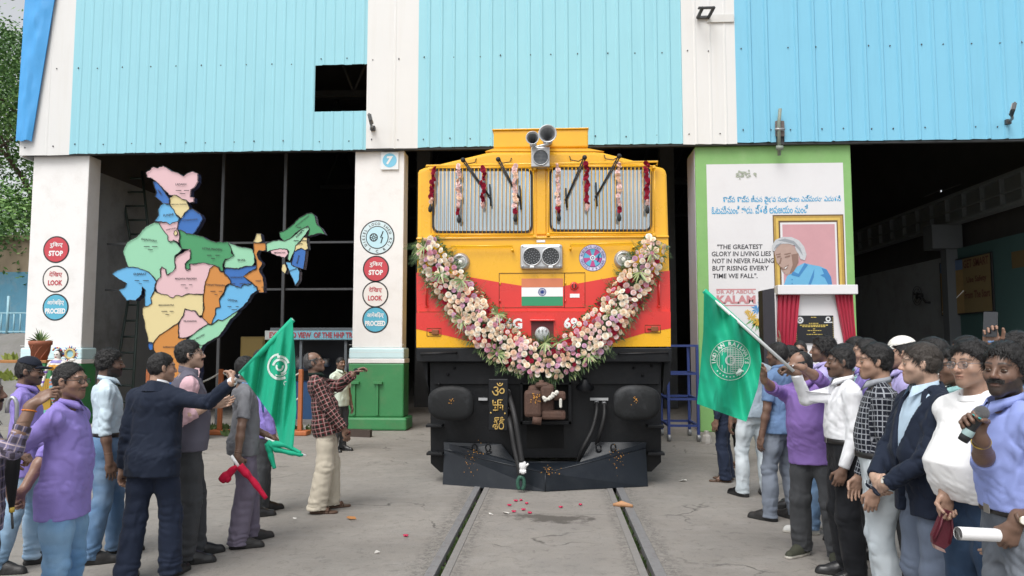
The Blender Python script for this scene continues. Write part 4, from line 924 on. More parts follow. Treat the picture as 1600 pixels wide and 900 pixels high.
LTBLUE = mat('pale_blue_tile', (.60, .80, .84), rough=.5, var=.06, scale=4, bump=.15, bscale=20)
GREENP = mat('green_paint', (.045, .24, .085), rough=.5, var=.14, scale=2.5, bump=.25, bscale=16, dirt=(.12, .22, .10), dirt_amt=.6, dscale=3)
GREENL = mat('light_green_paint', (.215, .43, .145), rough=.6, var=.10, scale=3, bump=.35, bscale=14, dirt=(.30, .46, .22), dirt_amt=.5, dscale=2.5)
def pillar(x0, x1, dep, lo_h):
    g = MB(); zt = 5.75; p = .05
    g.box((x0, YF, 1.66), (x1, YF + dep, zt), W_PAINT, .015)                              # shaft
    o = part(g, 'pillar')
    g = MB(); g.box((x0 - p, YF - p, lo_h + .02), (x1 + p, YF + dep + p, 1.66), LTBLUE, .03)
    for zz in (lo_h + .15, lo_h + .30): g.box((x0 - p - .002, YF - p - .002, zz), (x1 + p + .002, YF - p, zz + .006), W_PAINT)
    q = g.build('tile_band', o, origin=world_loc(o))
    g = MB(); g.box((x0 - p - .01, YF - p - .01, lo_h - .07), (x1 + p + .01, YF + dep + p + .01, lo_h + .02), W_PAINT, .01); g.build('white_band', o, origin=world_loc(o))
    g = MB(); g.box((x0 - p - .004, YF - p - .004, .26), (x1 + p + .004, YF + dep + p + .004, lo_h - .07), GREENP, .03); g.box((x0 - .13, YF - .13, 0), (x1 + .13, YF + dep + .13, .26), GREENP, .04); g.build('green_base', o, origin=world_loc(o))
    return o
pl = pillar(fx(45, 400, YF), fx(133, 400, YF), .42, 1.40)
pc = pillar(fx(552.5, 400, YF), fx(630, 400, YF), .42, 1.42)
g = MB()
for px in (556, 592):                                                                     # two angle irons on the green base
    g = MB(); x = atY(px, 620, YF).x; g.box((x - .04, YF - .10, .30), (x + .01, YF - .056, .98), GREENP, .004); g.box((x - .09, YF - .14, .93), (x + .09, YF - .058, .98), GREENP, .004); g.build('angle_iron', pc, origin=world_loc(pc))
# mural pillar
mx0, mx1 = atY(1089, 400, YF).x, atY(1335, 400, YF).x
g = MB(); g.box((mx0, YF, 0), (mx1, YF + .85, 5.75), GREENL, .02); pm = part(g, 'mural_pillar')
g = MB(); g.box((mx0 - .012, YF + .03, 0), (mx0 - .002, YF + .84, 5.7), mat('lavender_grey_paint', (.46, .45, .52), rough=.8, var=.1)); g.build('side_band', pm, origin=world_loc(pm))
g = MB(); g.box((14.2, YF, 0), (15.2, YF + .5, 5.75), W_PAINT, .02); part(g, 'pillar')

def my(px, py, d=.004): p = atY(px, py, YF); p.y = YF - d; return p
RED_S = mat('sign_red', (.55, .06, .08), rough=.55, var=.1, scale=8); BLU_S = mat('sign_blue', (.10, .42, .58), rough=.55, var=.1, scale=8); LETR = mat('lettering_red', (.50, .08, .10), rough=.6, var=.1)
LETB = mat('lettering_blue', (.04, .25, .52), rough=.6, var=.1); LETK = mat('lettering_black', (.025, .025, .03), rough=.6, var=.2)
def sign(parent, px, py, rpx, fill, hindi, eng, m):
    g = MB(); c = my(px, py, .003); r = abs(my(px + rpx, py).x - my(px, py).x)
    g.disc(c, r, BLACK, n=40); c2 = c - Vector((0, .004, 0)); g.disc(c2, r * .90, fill, n=40); c3 = c - Vector((0, .008, 0))
    g.text(hindi, c3 + Vector((0, 0, r * .34)), m, w=r * 1.28 if len(hindi) > 5 else r * 1.0, h=r * .46, bold=.02); g.text(eng, c3 - Vector((0, 0, r * .28)), m, w=r * (1.55 if len(eng) > 5 else 1.1), h=r * .40, bold=.045)
    return g.build('painted_sign', parent, origin=world_loc(parent))
for par, px, ys in ((pl, 88, (390, 436, 480)), (pc, 587.5, (420, 460, 499.5))):
    sign(par, px, ys[0], 20.5, RED_S, 'रुिकए', 'STOP', LETW); sign(par, px - 1, ys[1], 20.5, mat('sign_white', (.78, .75, .72), rough=.6, var=.05), 'देिखए', 'LOOK', LETR); sign(par, px - 1, ys[2], 20.5, BLU_S, 'आगेबिढ़ए', 'PROCEED', LETW)
# round depot emblem on the middle pillar
g = MB(); c = my(589.5, 371, .003); r = abs(my(616.5, 371).x - c.x); D = lambda k: c - Vector((0, .003 * k, 0))
g.disc(D(0), r, BLACK, n=48); g.disc(D(1), r * .93, mat('emblem_pale', (.62, .76, .80), rough=.6, var=.04), n=48); g.disc(D(2), r * .66, BLACK, n=48); g.disc(D(3), r * .61, mat('emblem_blue', (.50, .74, .82), rough=.6, var=.04), n=48)
g.arc_text('DIESEL LOCO SHED KZJ', D(2), r * .79, LETK, r * .15, -130, 130, bold=.02); g.arc_text('S C R', D(2), r * .80, LETK, r * .16, 220, 140, bold=.02, flip=True)
g.disc(D(4) + Vector((-r * .2, 0, 0)), r * .24, LETK, n=24, r_in=r * .18)
for a in range(8): d = Vector((math.cos(a * math.pi / 4), 0, math.sin(a * math.pi / 4))); q = D(4) + Vector((-r * .2, 0, 0)); g.cyl(q + d * r * .05, q + d * r * .19, r * .018, LETK, 5)
zz = [D(4) + Vector((r * x_, 0, r * z_)) for x_, z_ in ((.34, .35), (.2, .0), (.32, .02), (.22, -.32))]; g.tube(zz, r * .03, LETK, 5)
g.build('emblem', pc, origin=world_loc(pc))
# number plate 7 hung on the pillar
p7 = thing('number_sign', 'white square plate with blue disc reading 7 hung on the middle pillar', 'sign', my(609.5, 252, .03)); o = world_loc(p7)
g = MB(); s_ = .185; g.box(o + Vector((-s_, -.01, -s_)), o + Vector((s_, .012, s_)), mat('plate_white', (.76, .80, .82), rough=.4, var=.06), .006); g.build('plate', p7, origin=o)
g = MB(); g.disc(o + Vector((0, -.013, .01)), s_ * .8, mat('number_disc_blue', (.20, .55, .75), rough=.45, var=.08)); g.text('7', o + Vector((0, -.017, .01)), LETW, h=s_ * .95, bold=.06, shear=.15); g.build('number_disc', p7, origin=o)

# ---- the mural
g = MB(); P0, P1 = (1103.5, 257), (1317, 520)
def mq(a, b, d, m, gg):
    A, B = my(*a, d), my(*b, d); gg.quad((A.x, A.y, B.z), (B.x, A.y, B.z), (B.x, A.y, A.z), (A.x, A.y, A.z), m)
MURW = mat('mural_white', (.69, .69, .71), rough=.75, var=.04, scale=2, dirt=(.62, .6, .62), dirt_amt=.35, dscale=1.4, bump=.2, bscale=12)
A_, B_ = my(1103.5, 257, .003), my(1317, 257, .003); g.quad((A_.x, A_.y, .9), (B_.x, A_.y, .9), (B_.x, A_.y, A_.z), (A_.x, A_.y, A_.z), MURW); g.build('mural_panel', pm, origin=world_loc(pm))
g = MB(); TEL = mat('mural_lettering_cyan', (.06, .36, .62), rough=.7, var=.15)
def mt(txt, px, py, wpx, hpx, m, bold=.02, sh=0.0, gg=None):
    c = my(px, py, .007); gg.text(txt, c, m, w=abs(my(px + wpx, py).x - c.x), h=abs(my(px, py + hpx).z - c.z), bold=bold, shear=sh)
mt('గొప్ప గొప్ప జీవన వైభవ సంభవాలు ఎప్పుడూ ఎదుగని', 1221, 312, 186, 14, TEL, .012, 0, g); mt('ఓటమినుంచి కాదు. ప్రతి అపజయం నుంచే', 1187, 327, 152, 14, TEL, .012, 0, g)
g.build('blue_lettering', pm, origin=world_loc(pm))
g = MB(); MK = mat('mural_lettering_black', (.06, .06, .07), rough=.7, var=.2)
for t_, px, py, w_ in (('"THE GREATEST', 1156, 385.5, 71), ('GLORY IN LIVING LIES', 1158, 396.5, 93), ('NOT IN NEVER FALLING', 1161, 407.5, 97), ('BUT RISING EVERY', 1157, 419, 89), ('TIME WE FALL".', 1148.5, 431, 70)): g = MB(); mt(t_, px, py, w_, 7.6, MK, .018, .08, g); g.build('lettering_line', pm, origin=world_loc(pm))
g = MB(); MP = mat('mural_lettering_pink', (.55, .25, .27), rough=.7, var=.12); mt('DR APJ ABDUL', 1149.5, 457, 60, 7, MP, .025, 0, g); mt('KALAM', 1150, 468, 61, 13, MP, .05, 0, g)
for yy in (451.5, 476.5): mq((1119, yy), (1181, yy + 1.6), .006, MP, g)
g.build('name_lettering', pm, origin=world_loc(pm))
# painted frame with the half-length portrait of a grey-haired man in blue
g = MB(); GOLD = mat('painted_gold', (.42, .27, .06), rough=.6, var=.25, scale=12); GOLD2 = mat('painted_gold_light', (.62, .43, .10), rough=.6, var=.2, scale=12); BRN = mat('painted_brown', (.13, .08, .04), rough=.7, var=.2)
mq((1207, 336), (1321.5, 450), .006, BRN, g); mq((1208.5, 338), (1320, 450), .008, GOLD, g); mq((1212, 341), (1316, 450), .010, GOLD2, g); mq((1216, 345), (1312, 450), .012, BRN, g); mq((1218.5, 348), (1310, 450), .014, MURW, g); mq((1222, 351), (1307, 450), .016, mat('painted_pink', (.55, .30, .33), rough=.7, var=.12, scale=3), g)
g.build('painted_frame', pm, origin=world_loc(pm))
g = MB(); SK = mat('portrait_skin', (.42, .30, .26), rough=.7, var=.15, scale=10); SK2 = mat('portrait_skin_dark', (.24, .15, .12), rough=.7, var=.15, scale=10); GH = mat('portrait_hair', (.50, .52, .55), rough=.7, var=.2, scale=30); GH2 = mat('portrait_hair_dark', (.28, .30, .33), rough=.7, var=.2); BJ = mat('portrait_jacket', (.14, .42, .66), rough=.7, var=.12, scale=5); BJ2 = mat('portrait_jacket_dark', (.05, .22, .48), rough=.7, var=.12)
def poly(pts, d, m): g.add([my(x, y, d) for x, y in pts], [tuple(range(len(pts)))], m)
poly([(1224, 446), (1229, 432), (1238, 424), (1246, 416), (1256, 411), (1268, 414), (1280, 416), (1291, 421), (1297, 431), (1300, 446)], .019, BJ)
poly([(1283, 419), (1291, 421), (1298, 433), (1300, 446), (1294, 446), (1288, 434), (1281, 430), (1287, 428)], .021, BJ2); poly([(1262, 446), (1268, 430), (1272, 420), (1271, 433), (1266, 446)], .021, BJ2); poly([(1238, 424), (1247, 428), (1257, 411), (1262, 414), (1248, 433), (1236, 430)], .022, BJ2)
poly([(1208, 388), (1213, 380), (1220, 378), (1236, 382), (1246, 392), (1248, 404), (1244, 418), (1236, 428), (1228, 430), (1222, 424), (1220, 418), (1213, 410), (1212, 405), (1210, 398)], .022, SK)
poly([(1236, 398), (1246, 396), (1247, 410), (1240, 424), (1233, 428), (1238, 414)], .024, SK2)
poly([(1206.5, 392), (1206, 384), (1211, 375), (1222, 370.5), (1236, 370.5), (1248, 376), (1256, 386), (1259.5, 398), (1257, 407), (1250, 405), (1247, 397), (1243, 391), (1241, 384), (1232, 381), (1222, 381), (1214, 384), (1210, 393)], .026, GH)
poly([(1214, 376), (1226, 373), (1240, 377), (1250, 388), (1254, 400), (1247, 390), (1238, 381), (1226, 378)], .028, GH2); poly([(1208, 391), (1212, 383), (1222, 379), (1214, 386)], .028, GH2)
for pts in ([(1213, 401), (1219, 399.5), (1219.5, 401.5), (1213.5, 402.5)], [(1226, 401), (1234, 399), (1234, 401.2), (1226, 402.6)], [(1212, 397.5), (1219, 396), (1219, 397.4), (1212, 398.8)], [(1225, 397), (1235, 395), (1235, 396.6), (1225, 398.4)], [(1219, 403), (1221, 403), (1219, 412), (1215, 413), (1217, 411)]): poly(pts, .028, SK2)
poly([(1218, 417), (1224, 418), (1232, 413.5), (1229, 420), (1222, 422)], .028, SK2); poly([(1220, 418), (1225, 419), (1230, 416), (1227, 420)], .030, LETW)
for yy in (437, 443): g.disc(my(1237, yy, .026), .012, BJ2, n=10)
g.build('painted_portrait', pm, origin=world_loc(pm))
# painted flowers, and the bare patch at the top of the mural
g = MB(); 
def flower(px, py, rpx, m, n=11):
    c = my(px, py, .007 + .002 * rnd.random()); r = abs(my(px + rpx, py).x - c.x)
    for k in range(n):
        a = 6.28 * k / n + rnd.uniform(-.15, .15); d = Vector((math.cos(a), 0, math.sin(a))); w = Vector((-d.z, 0, d.x)) * r * .12; L_ = r * rnd.uniform(.8, 1.1)
        g.add([c, c + d * L_ * .6 + w, c + d * L_, c + d * L_ * .6 - w], [(0, 1, 2, 3)], m)
FB = mat('flower_blue', (.08, .30, .62), rough=.7); FY = mat('flower_yellow', (.65, .42, .06), rough=.7); FP = mat('flower_pink', (.60, .25, .30), rough=.7); FG = mat('flower_leaf', (.16, .36, .14), rough=.7, var=.3)
for k in range(26):
    a = -math.pi / 2 + rnd.uniform(-1.0, 1.0); c = my(1187 + rnd.uniform(-8, 8), 497, .006); d = Vector((math.cos(a), 0, math.sin(a))); w = Vector((-d.z, 0, d.x)) * .02; L_ = rnd.uniform(.12, .30)
    g.add([c, c + d * L_ * .5 + w, c + d * L_, c + d * L_ * .5 - w], [(0, 1, 2, 3)], FG)
for a in ((1183, 483, 10, FB), (1190, 474, 8, FB), (1174, 495, 9, FY), (1184, 503, 9, FY), (1192, 490, 7, FP), (1195, 480, 6, FB), (1168, 488, 6, FY)): flower(*a)
g.build('painted_flowers', pm, origin=world_loc(pm))
g = MB(); PT = mat('flaked_plaster', (.36, .40, .33), rough=.9, var=.3, scale=30)
for k in range(26):
    c = my(1162 + rnd.gauss(0, 5.5), 273 + rnd.gauss(0, 3.2), .006 + .0004 * k); r = rnd.uniform(.012, .05); g.add([c + Vector((math.cos(t) * r * rnd.uniform(.4, 1.4), 0, math.sin(t) * r * rnd.uniform(.3, .9))) for t in np.linspace(0, 5.6, 7)], [tuple(range(7))], PT)
g.build('flaked_patch', pm, origin=world_loc(pm))

# ---- the inside of the shed: dark roof, trusses, side walls, a far wall
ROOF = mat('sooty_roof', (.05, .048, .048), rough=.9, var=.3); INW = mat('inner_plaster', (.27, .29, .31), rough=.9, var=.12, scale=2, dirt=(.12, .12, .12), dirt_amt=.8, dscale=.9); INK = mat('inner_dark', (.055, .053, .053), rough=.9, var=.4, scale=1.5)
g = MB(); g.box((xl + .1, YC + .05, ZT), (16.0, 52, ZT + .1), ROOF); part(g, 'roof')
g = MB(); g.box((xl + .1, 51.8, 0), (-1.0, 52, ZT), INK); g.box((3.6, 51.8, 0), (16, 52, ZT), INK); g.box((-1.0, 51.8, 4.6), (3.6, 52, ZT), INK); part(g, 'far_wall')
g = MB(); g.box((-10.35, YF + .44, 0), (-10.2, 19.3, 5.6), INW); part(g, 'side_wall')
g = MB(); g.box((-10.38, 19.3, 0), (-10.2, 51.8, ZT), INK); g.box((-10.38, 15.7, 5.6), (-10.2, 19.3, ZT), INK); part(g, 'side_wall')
XR = 11.0
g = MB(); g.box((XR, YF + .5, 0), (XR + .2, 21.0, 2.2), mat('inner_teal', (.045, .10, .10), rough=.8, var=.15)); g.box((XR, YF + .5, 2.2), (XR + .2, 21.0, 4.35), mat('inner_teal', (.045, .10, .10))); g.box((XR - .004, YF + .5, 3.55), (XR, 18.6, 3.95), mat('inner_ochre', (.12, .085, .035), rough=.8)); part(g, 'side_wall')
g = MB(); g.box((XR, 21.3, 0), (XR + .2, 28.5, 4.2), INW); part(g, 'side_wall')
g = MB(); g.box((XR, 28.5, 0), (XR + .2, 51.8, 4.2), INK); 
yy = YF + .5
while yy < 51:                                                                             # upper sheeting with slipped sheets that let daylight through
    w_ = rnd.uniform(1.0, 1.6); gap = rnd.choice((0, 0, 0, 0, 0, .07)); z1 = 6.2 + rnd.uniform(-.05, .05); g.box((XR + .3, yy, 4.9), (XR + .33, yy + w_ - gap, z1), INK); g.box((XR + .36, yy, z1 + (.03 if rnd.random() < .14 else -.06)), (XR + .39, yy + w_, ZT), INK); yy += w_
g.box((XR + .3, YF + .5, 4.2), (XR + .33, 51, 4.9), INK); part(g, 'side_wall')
g = MB(); GIR = mat('girder_grey', (.15, .165, .17), rough=.7, var=.2)
g.box((XR - .25, YF + .6, 5.72), (XR + .05, 50, 5.80), GIR); g.box((XR - .25, YF + .6, 5.0), (XR + .05, 50, 5.08), GIR); g.box((XR - .10, YF + .6, 5.08), (XR - .07, 50, 5.72), GIR)
for k in range(40): g.box((XR - .22, 16 + k * .85, 5.08), (XR - .105, 16.06 + k * .85, 5.72), GIR)
g.box((XR - .24, YF + .6, 5.33), (XR - .20, 50, 5.37), GIR); part(g, 'crane_girder')
g = MB(); g.box((XR - .3, 21.0, 0), (XR + .1, 21.3, 5.0), mat('inner_column', (.10, .11, .12), rough=.8)); g.box((XR - .7, 20.9, 4.35), (XR + .1, 21.4, 5.0), mat('inner_column', (.10, .11, .12))); part(g, 'inner_column')
for Y_ in (20, 26, 32, 40):
    g = MB(); g.box((-10.2, Y_, 8.6), (XR, Y_ + .12, 8.75), DKSTEEL)
    for k in range(14): x = -10 + k * 1.5; g.cyl((x, Y_ + .06, 8.7), (x + .75, Y_ + .06, 10.6), .04, DKSTEEL, 6); g.cyl((x + .75, Y_ + .06, 10.6), (x + 1.5, Y_ + .06, 8.7), .04, DKSTEEL, 6)
    g.box((-10.2, Y_, 10.55), (XR, Y_ + .12, 10.7), DKSTEEL); part(g, 'roof_truss')
for X_ in (-3.7, 3.2):                                                                     # inner column rows beside the middle bay
    for Y_ in (21, 28, 36): g = MB(); g.box((X_ - .2, Y_, 0), (X_ + .2, Y_ + .4, 8.6), DKSTEEL, .02); part(g, 'inner_column')
# glazing bars of the left bay
g = MB(); Yb = YF + .75
for px in (345, 443): x = atY(px, 400, Yb).x; g.box((x - .03, Yb, 0), (x + .03, Yb + .06, 6.0), DKSTEEL)
for py in (379, 452): z = atY(350, py, Yb).z; g.box((-9.9, Yb + .061, z - .022), (-4.2, Yb + .10, z + .022), DKSTEEL)
part(g, 'bay_frame')
# ================================================================== THE LOCOMOTIVE
LY = 9.42                                    # plane of the cab front
YEL = mat('engine_yellow', (.82, .43, .010), rough=.28, var=.05, scale=2, coat=.35, dirt=(.62, .30, .02), dirt_amt=.25, dscale=3)
REDP = mat('engine_red', (.66, .030, .024), rough=.28, var=.06, scale=2, coat=.35, dirt=(.42, .03, .025), dirt_amt=.3, dscale=3)
FRAME = mat('frame_black', (.0055, .0065, .0085), rough=.5, var=.35, scale=5, spec=.35, dirt=(.022, .022, .022), dirt_amt=.5, dscale=4, bump=.15, bscale=30)
PLOW = mat('plough_paint', (.010, .014, .020), rough=.36, var=.3, scale=3, dirt=(.04, .045, .05), dirt_amt=.4, dscale=3.5, bump=.12, bscale=14)
RUST = mat('rusty_casting', (.085, .045, .032), rough=.8, var=.5, scale=14, bump=.6, bscale=40)
RUBBER = mat('black_rubber', (.015, .015, .016), rough=.6, var=.3)
ALU = mat('cast_aluminium', (.52, .53, .54), rough=.38, metal=.65, var=.1, scale=20)
CHROME = mat('polished_reflector', (.80, .80, .80), rough=.12, metal=1.0, var=.05)
loco = thing('locomotive', 'yellow and red diesel locomotive decked with roses standing on the track', 'locomotive', (-.13, LY, 0))
LO = world_loc(loco)
def lp(px, py, Y=LY, d=0.0): p = atY(px, py, Y); p.y -= d; return p
def lpart(mb, name, parent=loco): return mb.build(name, parent, origin=world_loc(parent))
def outline(pts, Y, dep, m, g, d=0.0): g.prism([lp(x, y, Y, d) for x, y in pts], (0, dep, 0), m)
sil = [(653, 542), (651, 440), (652.5, 270), (655, 265), (662, 262), (760, 238.5), (770, 237), (930, 237), (942, 238), (1036, 262), (1040, 266), (1042, 272), (1047, 440), (1048, 542)]
g = MB(); pts = [lp(x, y) for x, y in sil[::-1]]; bm = bmesh.new(); vs = [bm.verts.new(p) for p in pts]; f = bm.faces.new(vs)
r = bmesh.ops.extrude_face_region(bm, geom=[f]); [setattr(v, 'co', v.co + Vector((0, 15, 0))) for v in r['geom'] if isinstance(v, bmesh.types.BMVert)]
bmesh.ops.recalc_face_normals(bm, faces=bm.faces[:])
fe = [e for e in bm.edges if all(abs(v.co.y - LY) < .001 for v in e.verts)]; bmesh.ops.bevel(bm, geom=fe, offset=.045, segments=3, affect='EDGES', profile=.6)
g.bm(bm, YEL, False); lpart(g, 'cab_body')
g = MB(); bm_p = [(758, 236.5), (771, 232), (920, 232), (944, 236.5)]; outline(bm_p, LY + .06, 3, YEL, g)
a, b = lp(771, 232, LY + .12), lp(919, 201, LY + .12); g.box((a.x, LY + .12, a.z), (b.x, LY + 3, b.z), YEL, .02); a, b = lp(769, 203.5, LY + .10), lp(920, 199, LY + .10); g.box((a.x, LY + .10, a.z), (b.x, LY + 3.02, b.z), YEL, .006); lpart(g, 'roof_box')
# lower front: two steps, each painted yellow over red over yellow
g = MB(); NY = LY - .055; outline([(652, 487), (652, 374), (1044, 371), (1047, 487)][::-1], NY, .06, YEL, g)
red_up = [(651, 487), (650.5, 426), (690, 427), (735, 433), (780, 441), (822, 447.5), (848, 449), (880, 447), (930, 438), (980, 429), (1046.5, 423), (1047.5, 487)]
outline(red_up[::-1], NY - .003, .003, REDP, g); lpart(g, 'nose')
g = MB(); BY = LY - .12; outline([(650.5, 543), (650.5, 488), (1048, 487), (1048, 541.5)][::-1], BY, .12, YEL, g)
red_lo = [(650.5, 514), (650.5, 488), (1048, 487), (1048, 513), (1005, 521), (965, 533), (945, 541.5), (762, 542.5), (735, 534), (700, 525)]
outline(red_lo[::-1], BY - .003, .003, REDP, g); lpart(g, 'lower_nose')
def groove(g, x0, y0, x1, y1, Y, m=None, w=.004):
    a, b = lp(x0, y0, Y), lp(x1, y1, Y); g.tube([a, b], w, m or mat('door_gap', (.10, .03, .01), rough=.8), 5)
# front doors
for i, (x0, x1) in enumerate(((780, 882), (882, 914))):
    g = MB(); GP = mat('door_gap', (.10, .03, .01), rough=.8); yT = 427 if i == 0 else 426.5
    for q in ((x0, yT, x1, yT - .5), (x0, 481, x1, 480.5), (x0, yT, x0, 481), (x1, yT, x1, 480.5)): groove(g, *q, NY - .003, GP)
    for yy in (440, 468): g.cyl(lp(x0 + 1.5, yy, NY - .006), lp(x0 + 1.5, yy + 5, NY - .006), .009, REDP if yy > 450 else YEL, 8)
    d_ = lpart(g, 'door')
    if i:
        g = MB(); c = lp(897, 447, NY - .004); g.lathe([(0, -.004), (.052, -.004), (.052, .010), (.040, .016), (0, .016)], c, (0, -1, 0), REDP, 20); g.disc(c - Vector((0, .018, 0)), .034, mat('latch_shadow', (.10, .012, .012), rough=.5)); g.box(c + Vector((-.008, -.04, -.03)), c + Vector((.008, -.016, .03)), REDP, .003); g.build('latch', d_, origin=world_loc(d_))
        g = MB(); a, b = lp(890.5, 465, NY - .004), lp(905.5, 459, NY - .004); g.box((a.x, NY - .008, a.z), (b.x, NY - .004, b.z), LETW); g.build('notice_plate', d_, origin=world_loc(d_))
# national flag panel
g = MB(); SAF = mat('flag_saffron', (.62, .20, .10), rough=.45, var=.03); GRF = mat('flag_green', (.03, .27, .13), rough=.45, var=.03)
for y0, y1, m in ((435, 449, SAF), (449, 463.5, LETW), (463.5, 478, GRF)): a, b = lp(815, y1, NY), lp(879.5, y0, NY); g.box((a.x, NY - .010, a.z), (b.x, NY - .006, b.z), m)
c = lp(847.2, 456.3, NY, .0115); NV = mat('wheel_navy', (.02, .05, .25), rough=.5); g.disc(c, .050, NV, r_in=.042); g.disc(c, .010, NV, n=12)
for k in range(24): a = k * math.pi / 12; d = Vector((math.cos(a), 0, math.sin(a))); w = Vector((-d.z, 0, d.x)) * .0018; g.add([c + d * .008 + w, c + d * .043 + w, c + d * .043 - w, c + d * .008 - w], [(0, 1, 2, 3)], NV)
lpart(g, 'flag_panel')
# round emblem
g = MB(); c = lp(926, 403, NY); r = .168; D = lambda k: c - Vector((0, .003 * k, 0)); MAG = mat('emblem_magenta', (.48, .06, .22), rough=.4); CYN = mat('emblem_cyan', (.10, .42, .60), rough=.4); PLV = mat('emblem_lavender', (.66, .62, .76), rough=.4)
g.disc(D(1), r, NV, n=48); g.disc(D(2), r * .96, PLV, n=48); g.disc(D(3), r * .70, NV, n=48)
for k in range(10):
    a0, a1 = 2 * math.pi * k / 10, 2 * math.pi * (k + 1) / 10; g.add([D(4)] + [D(4) + Vector((math.cos(a0 + (a1 - a0) * t / 4), 0, math.sin(a0 + (a1 - a0) * t / 4))) * r * .66 for t in range(5)], [tuple(range(6))], MAG if k % 2 else CYN)
g.disc(D(5), r * .2, LETW, n=20); g.disc(D(6), r * .12, NV, n=16, r_in=r * .07); g.arc_text('DIESEL ELECTRIC LOCO SHED GOOTY', D(4), r * .83, NV, r * .16, -150, 150); g.arc_text('S C R', D(4), r * .83, NV, r * .15, 205, 155, flip=True)
zz = [D(6) + Vector((r * x_, 0, r * z_)) for x_, z_ in ((.50, .30), (.36, .02), (.48, .04), (.34, -.30))]; g.tube(zz, r * .035, NV, 5); lpart(g, 'emblem')
# class and number
g = MB(); g.text('WDG6G', lp(816, 505.5, BY, .006), LETW, h=.140, bold=.045, align='R'); lpart(g, 'class_lettering')
g = MB(); g.text('69', lp(881, 505, BY, .006), LETW, h=.140, bold=.045, align='L'); lpart(g, 'number_lettering')
# headlamp pair
g = MB(); a, b = lp(813, 421.5, NY), lp(879, 382, NY); g.box((a.x, NY - .07, a.z), (b.x, NY, b.z), ALU, .045)
for px in (817, 875):
    for py in (386, 417): c = lp(px, py, NY, .07); g.cyl(c, c - Vector((0, .008, 0)), .012, ALU, 8)
hl = lpart(g, 'headlamp_housing')
for px in (831.5, 860.5):
    c = lp(px, 402, NY, .07); g = MB(); g.lathe([(.122, 0), (.122, .018), (.106, .024), (.104, .006)], c, (0, -1, 0), ALU, 36, caps=False); g.disc(c - Vector((0, .006, 0)), .105, mat('lamp_dark', (.03, .032, .035), rough=.15)); 
    LED = mat('led_lens', (.22, .23, .24), rough=.2, metal=.5)
    for rr, n in ((.0, 1), (.032, 6), (.062, 11), (.088, 16)):
        for k in range(n): q = c + Vector((rr * math.cos(6.283 * k / n + rr * 9), -.010, rr * math.sin(6.283 * k / n + rr * 9))); g.sph(q, (.0085, .006, .0085), LED, 6, 4)
    g.box(c + Vector((-.03, -.03, -.150)), c + Vector((.03, -.0, -.12)), ALU, .006); g.build('lamp', hl, origin=world_loc(hl))
for px, py in ((719.5, 410), (974, 406)):
    c = lp(px, py, NY); g = MB(); g.lathe([(.118, 0), (.118, .018), (.106, .030), (.094, .060), (.078, .066), (.072, .050)], c, (0, -1, 0), ALU, 32, caps=False); g.lathe([(.074, .052), (.055, .030), (.022, .020), (0, .018)], c, (0, -1, 0), CHROME, 24, caps=False); g.sph(c + Vector((0, -.040, 0)), (.03, .012, .03), mat('bulb_glass', (.9, .88, .8), rough=.1), 10, 6)
    for k in range(6): q = c + Vector((.107 * math.cos(k * 1.047), -.022, .107 * math.sin(k * 1.047))); g.sph(q, .007, STEEL, 6, 4)
    lpart(g, 'marker_light')
# handrails
for x0, y0, x1, y1 in ((706, 386, 801, 385), (891, 383, 989, 380.5)):
    g = MB(); A, B = lp(x0, y0, NY, .075), lp(x1, y1, NY, .075); up = Vector((0, 0, -.055)); g.tube([A + up + Vector((0, .07, 0)), A + up, A, B, B + up, B + up + Vector((0, .07, 0))], .011, YEL, 8)
    for q in (A, B): g.sph(q + up, .018, YEL, 8, 6)
    lpart(g, 'handrail')
# side handles on the red
for px in (667, 1029):
    g = MB(); g.tube([lp(px, 437, NY, .06), lp(px, 478, NY, .06)], .010, REDP, 8); g.sph(lp(px, 437, NY, .05), .02, REDP, 8, 6); g.sph(lp(px, 479, NY, .05), .02, REDP, 8, 6); lpart(g, 'handle')
# sockets in the lower corners
for px, py, w_ in ((678, 519, 11), (1020, 514, 12)):
    g = MB(); a, b = lp(px - w_, py + 6.5, BY), lp(px + w_, py - 6.5, BY); m = mat('socket_recess', (.16, .05, .01), rough=.6)
    for q in ((px - w_, py - 6, px + w_, py - 6), (px - w_, py + 6, px + w_, py + 6), (px - w_, py - 6, px - w_, py + 6), (px + w_, py - 6, px + w_, py + 6)): groove(g, *q, BY - .004, m)
    a, b = lp(px - 3, py + 4, BY), lp(px + 8, py - 4, BY); g.box((a.x, BY - .03, a.z), (b.x, BY - .003, b.z), mat('socket_cover', (.22, .07, .02), rough=.5), .008); groove(g, px - 8, py, px + 6, py, BY - .02, m, .010); lpart(g, 'socket_cover')
# recess with round cover
g = MB(); a, b = lp(830, 529, BY), lp(865, 500, BY); g.box((a.x, BY - .006, a.z), (b.x, BY - .003, b.z), mat('recess_maroon', (.10, .012, .014), rough=.6)); a2, b2 = lp(828, 502, BY), lp(867, 499, BY); g.box((a2.x, BY - .05, a2.z), (b2.x, BY - .003, b2.z), REDP, .006); lpart(g, 'recess')
g = MB(); c = lp(847.5, 522, BY, .02); g.lathe([(0, .05), (.06, .048), (.088, .036), (.092, .012), (.092, 0)], c, (0, -1, 0), mat('pale_cover', (.48, .50, .50), rough=.4, metal=.3, var=.2, scale=20), 28)
for k in (-1, 0, 1): g.tube([c + Vector((k * .045, -.05, .07)), c + Vector((k * .045, -.06, .03))], .008, ALU, 6)
lpart(g, 'round_cover')
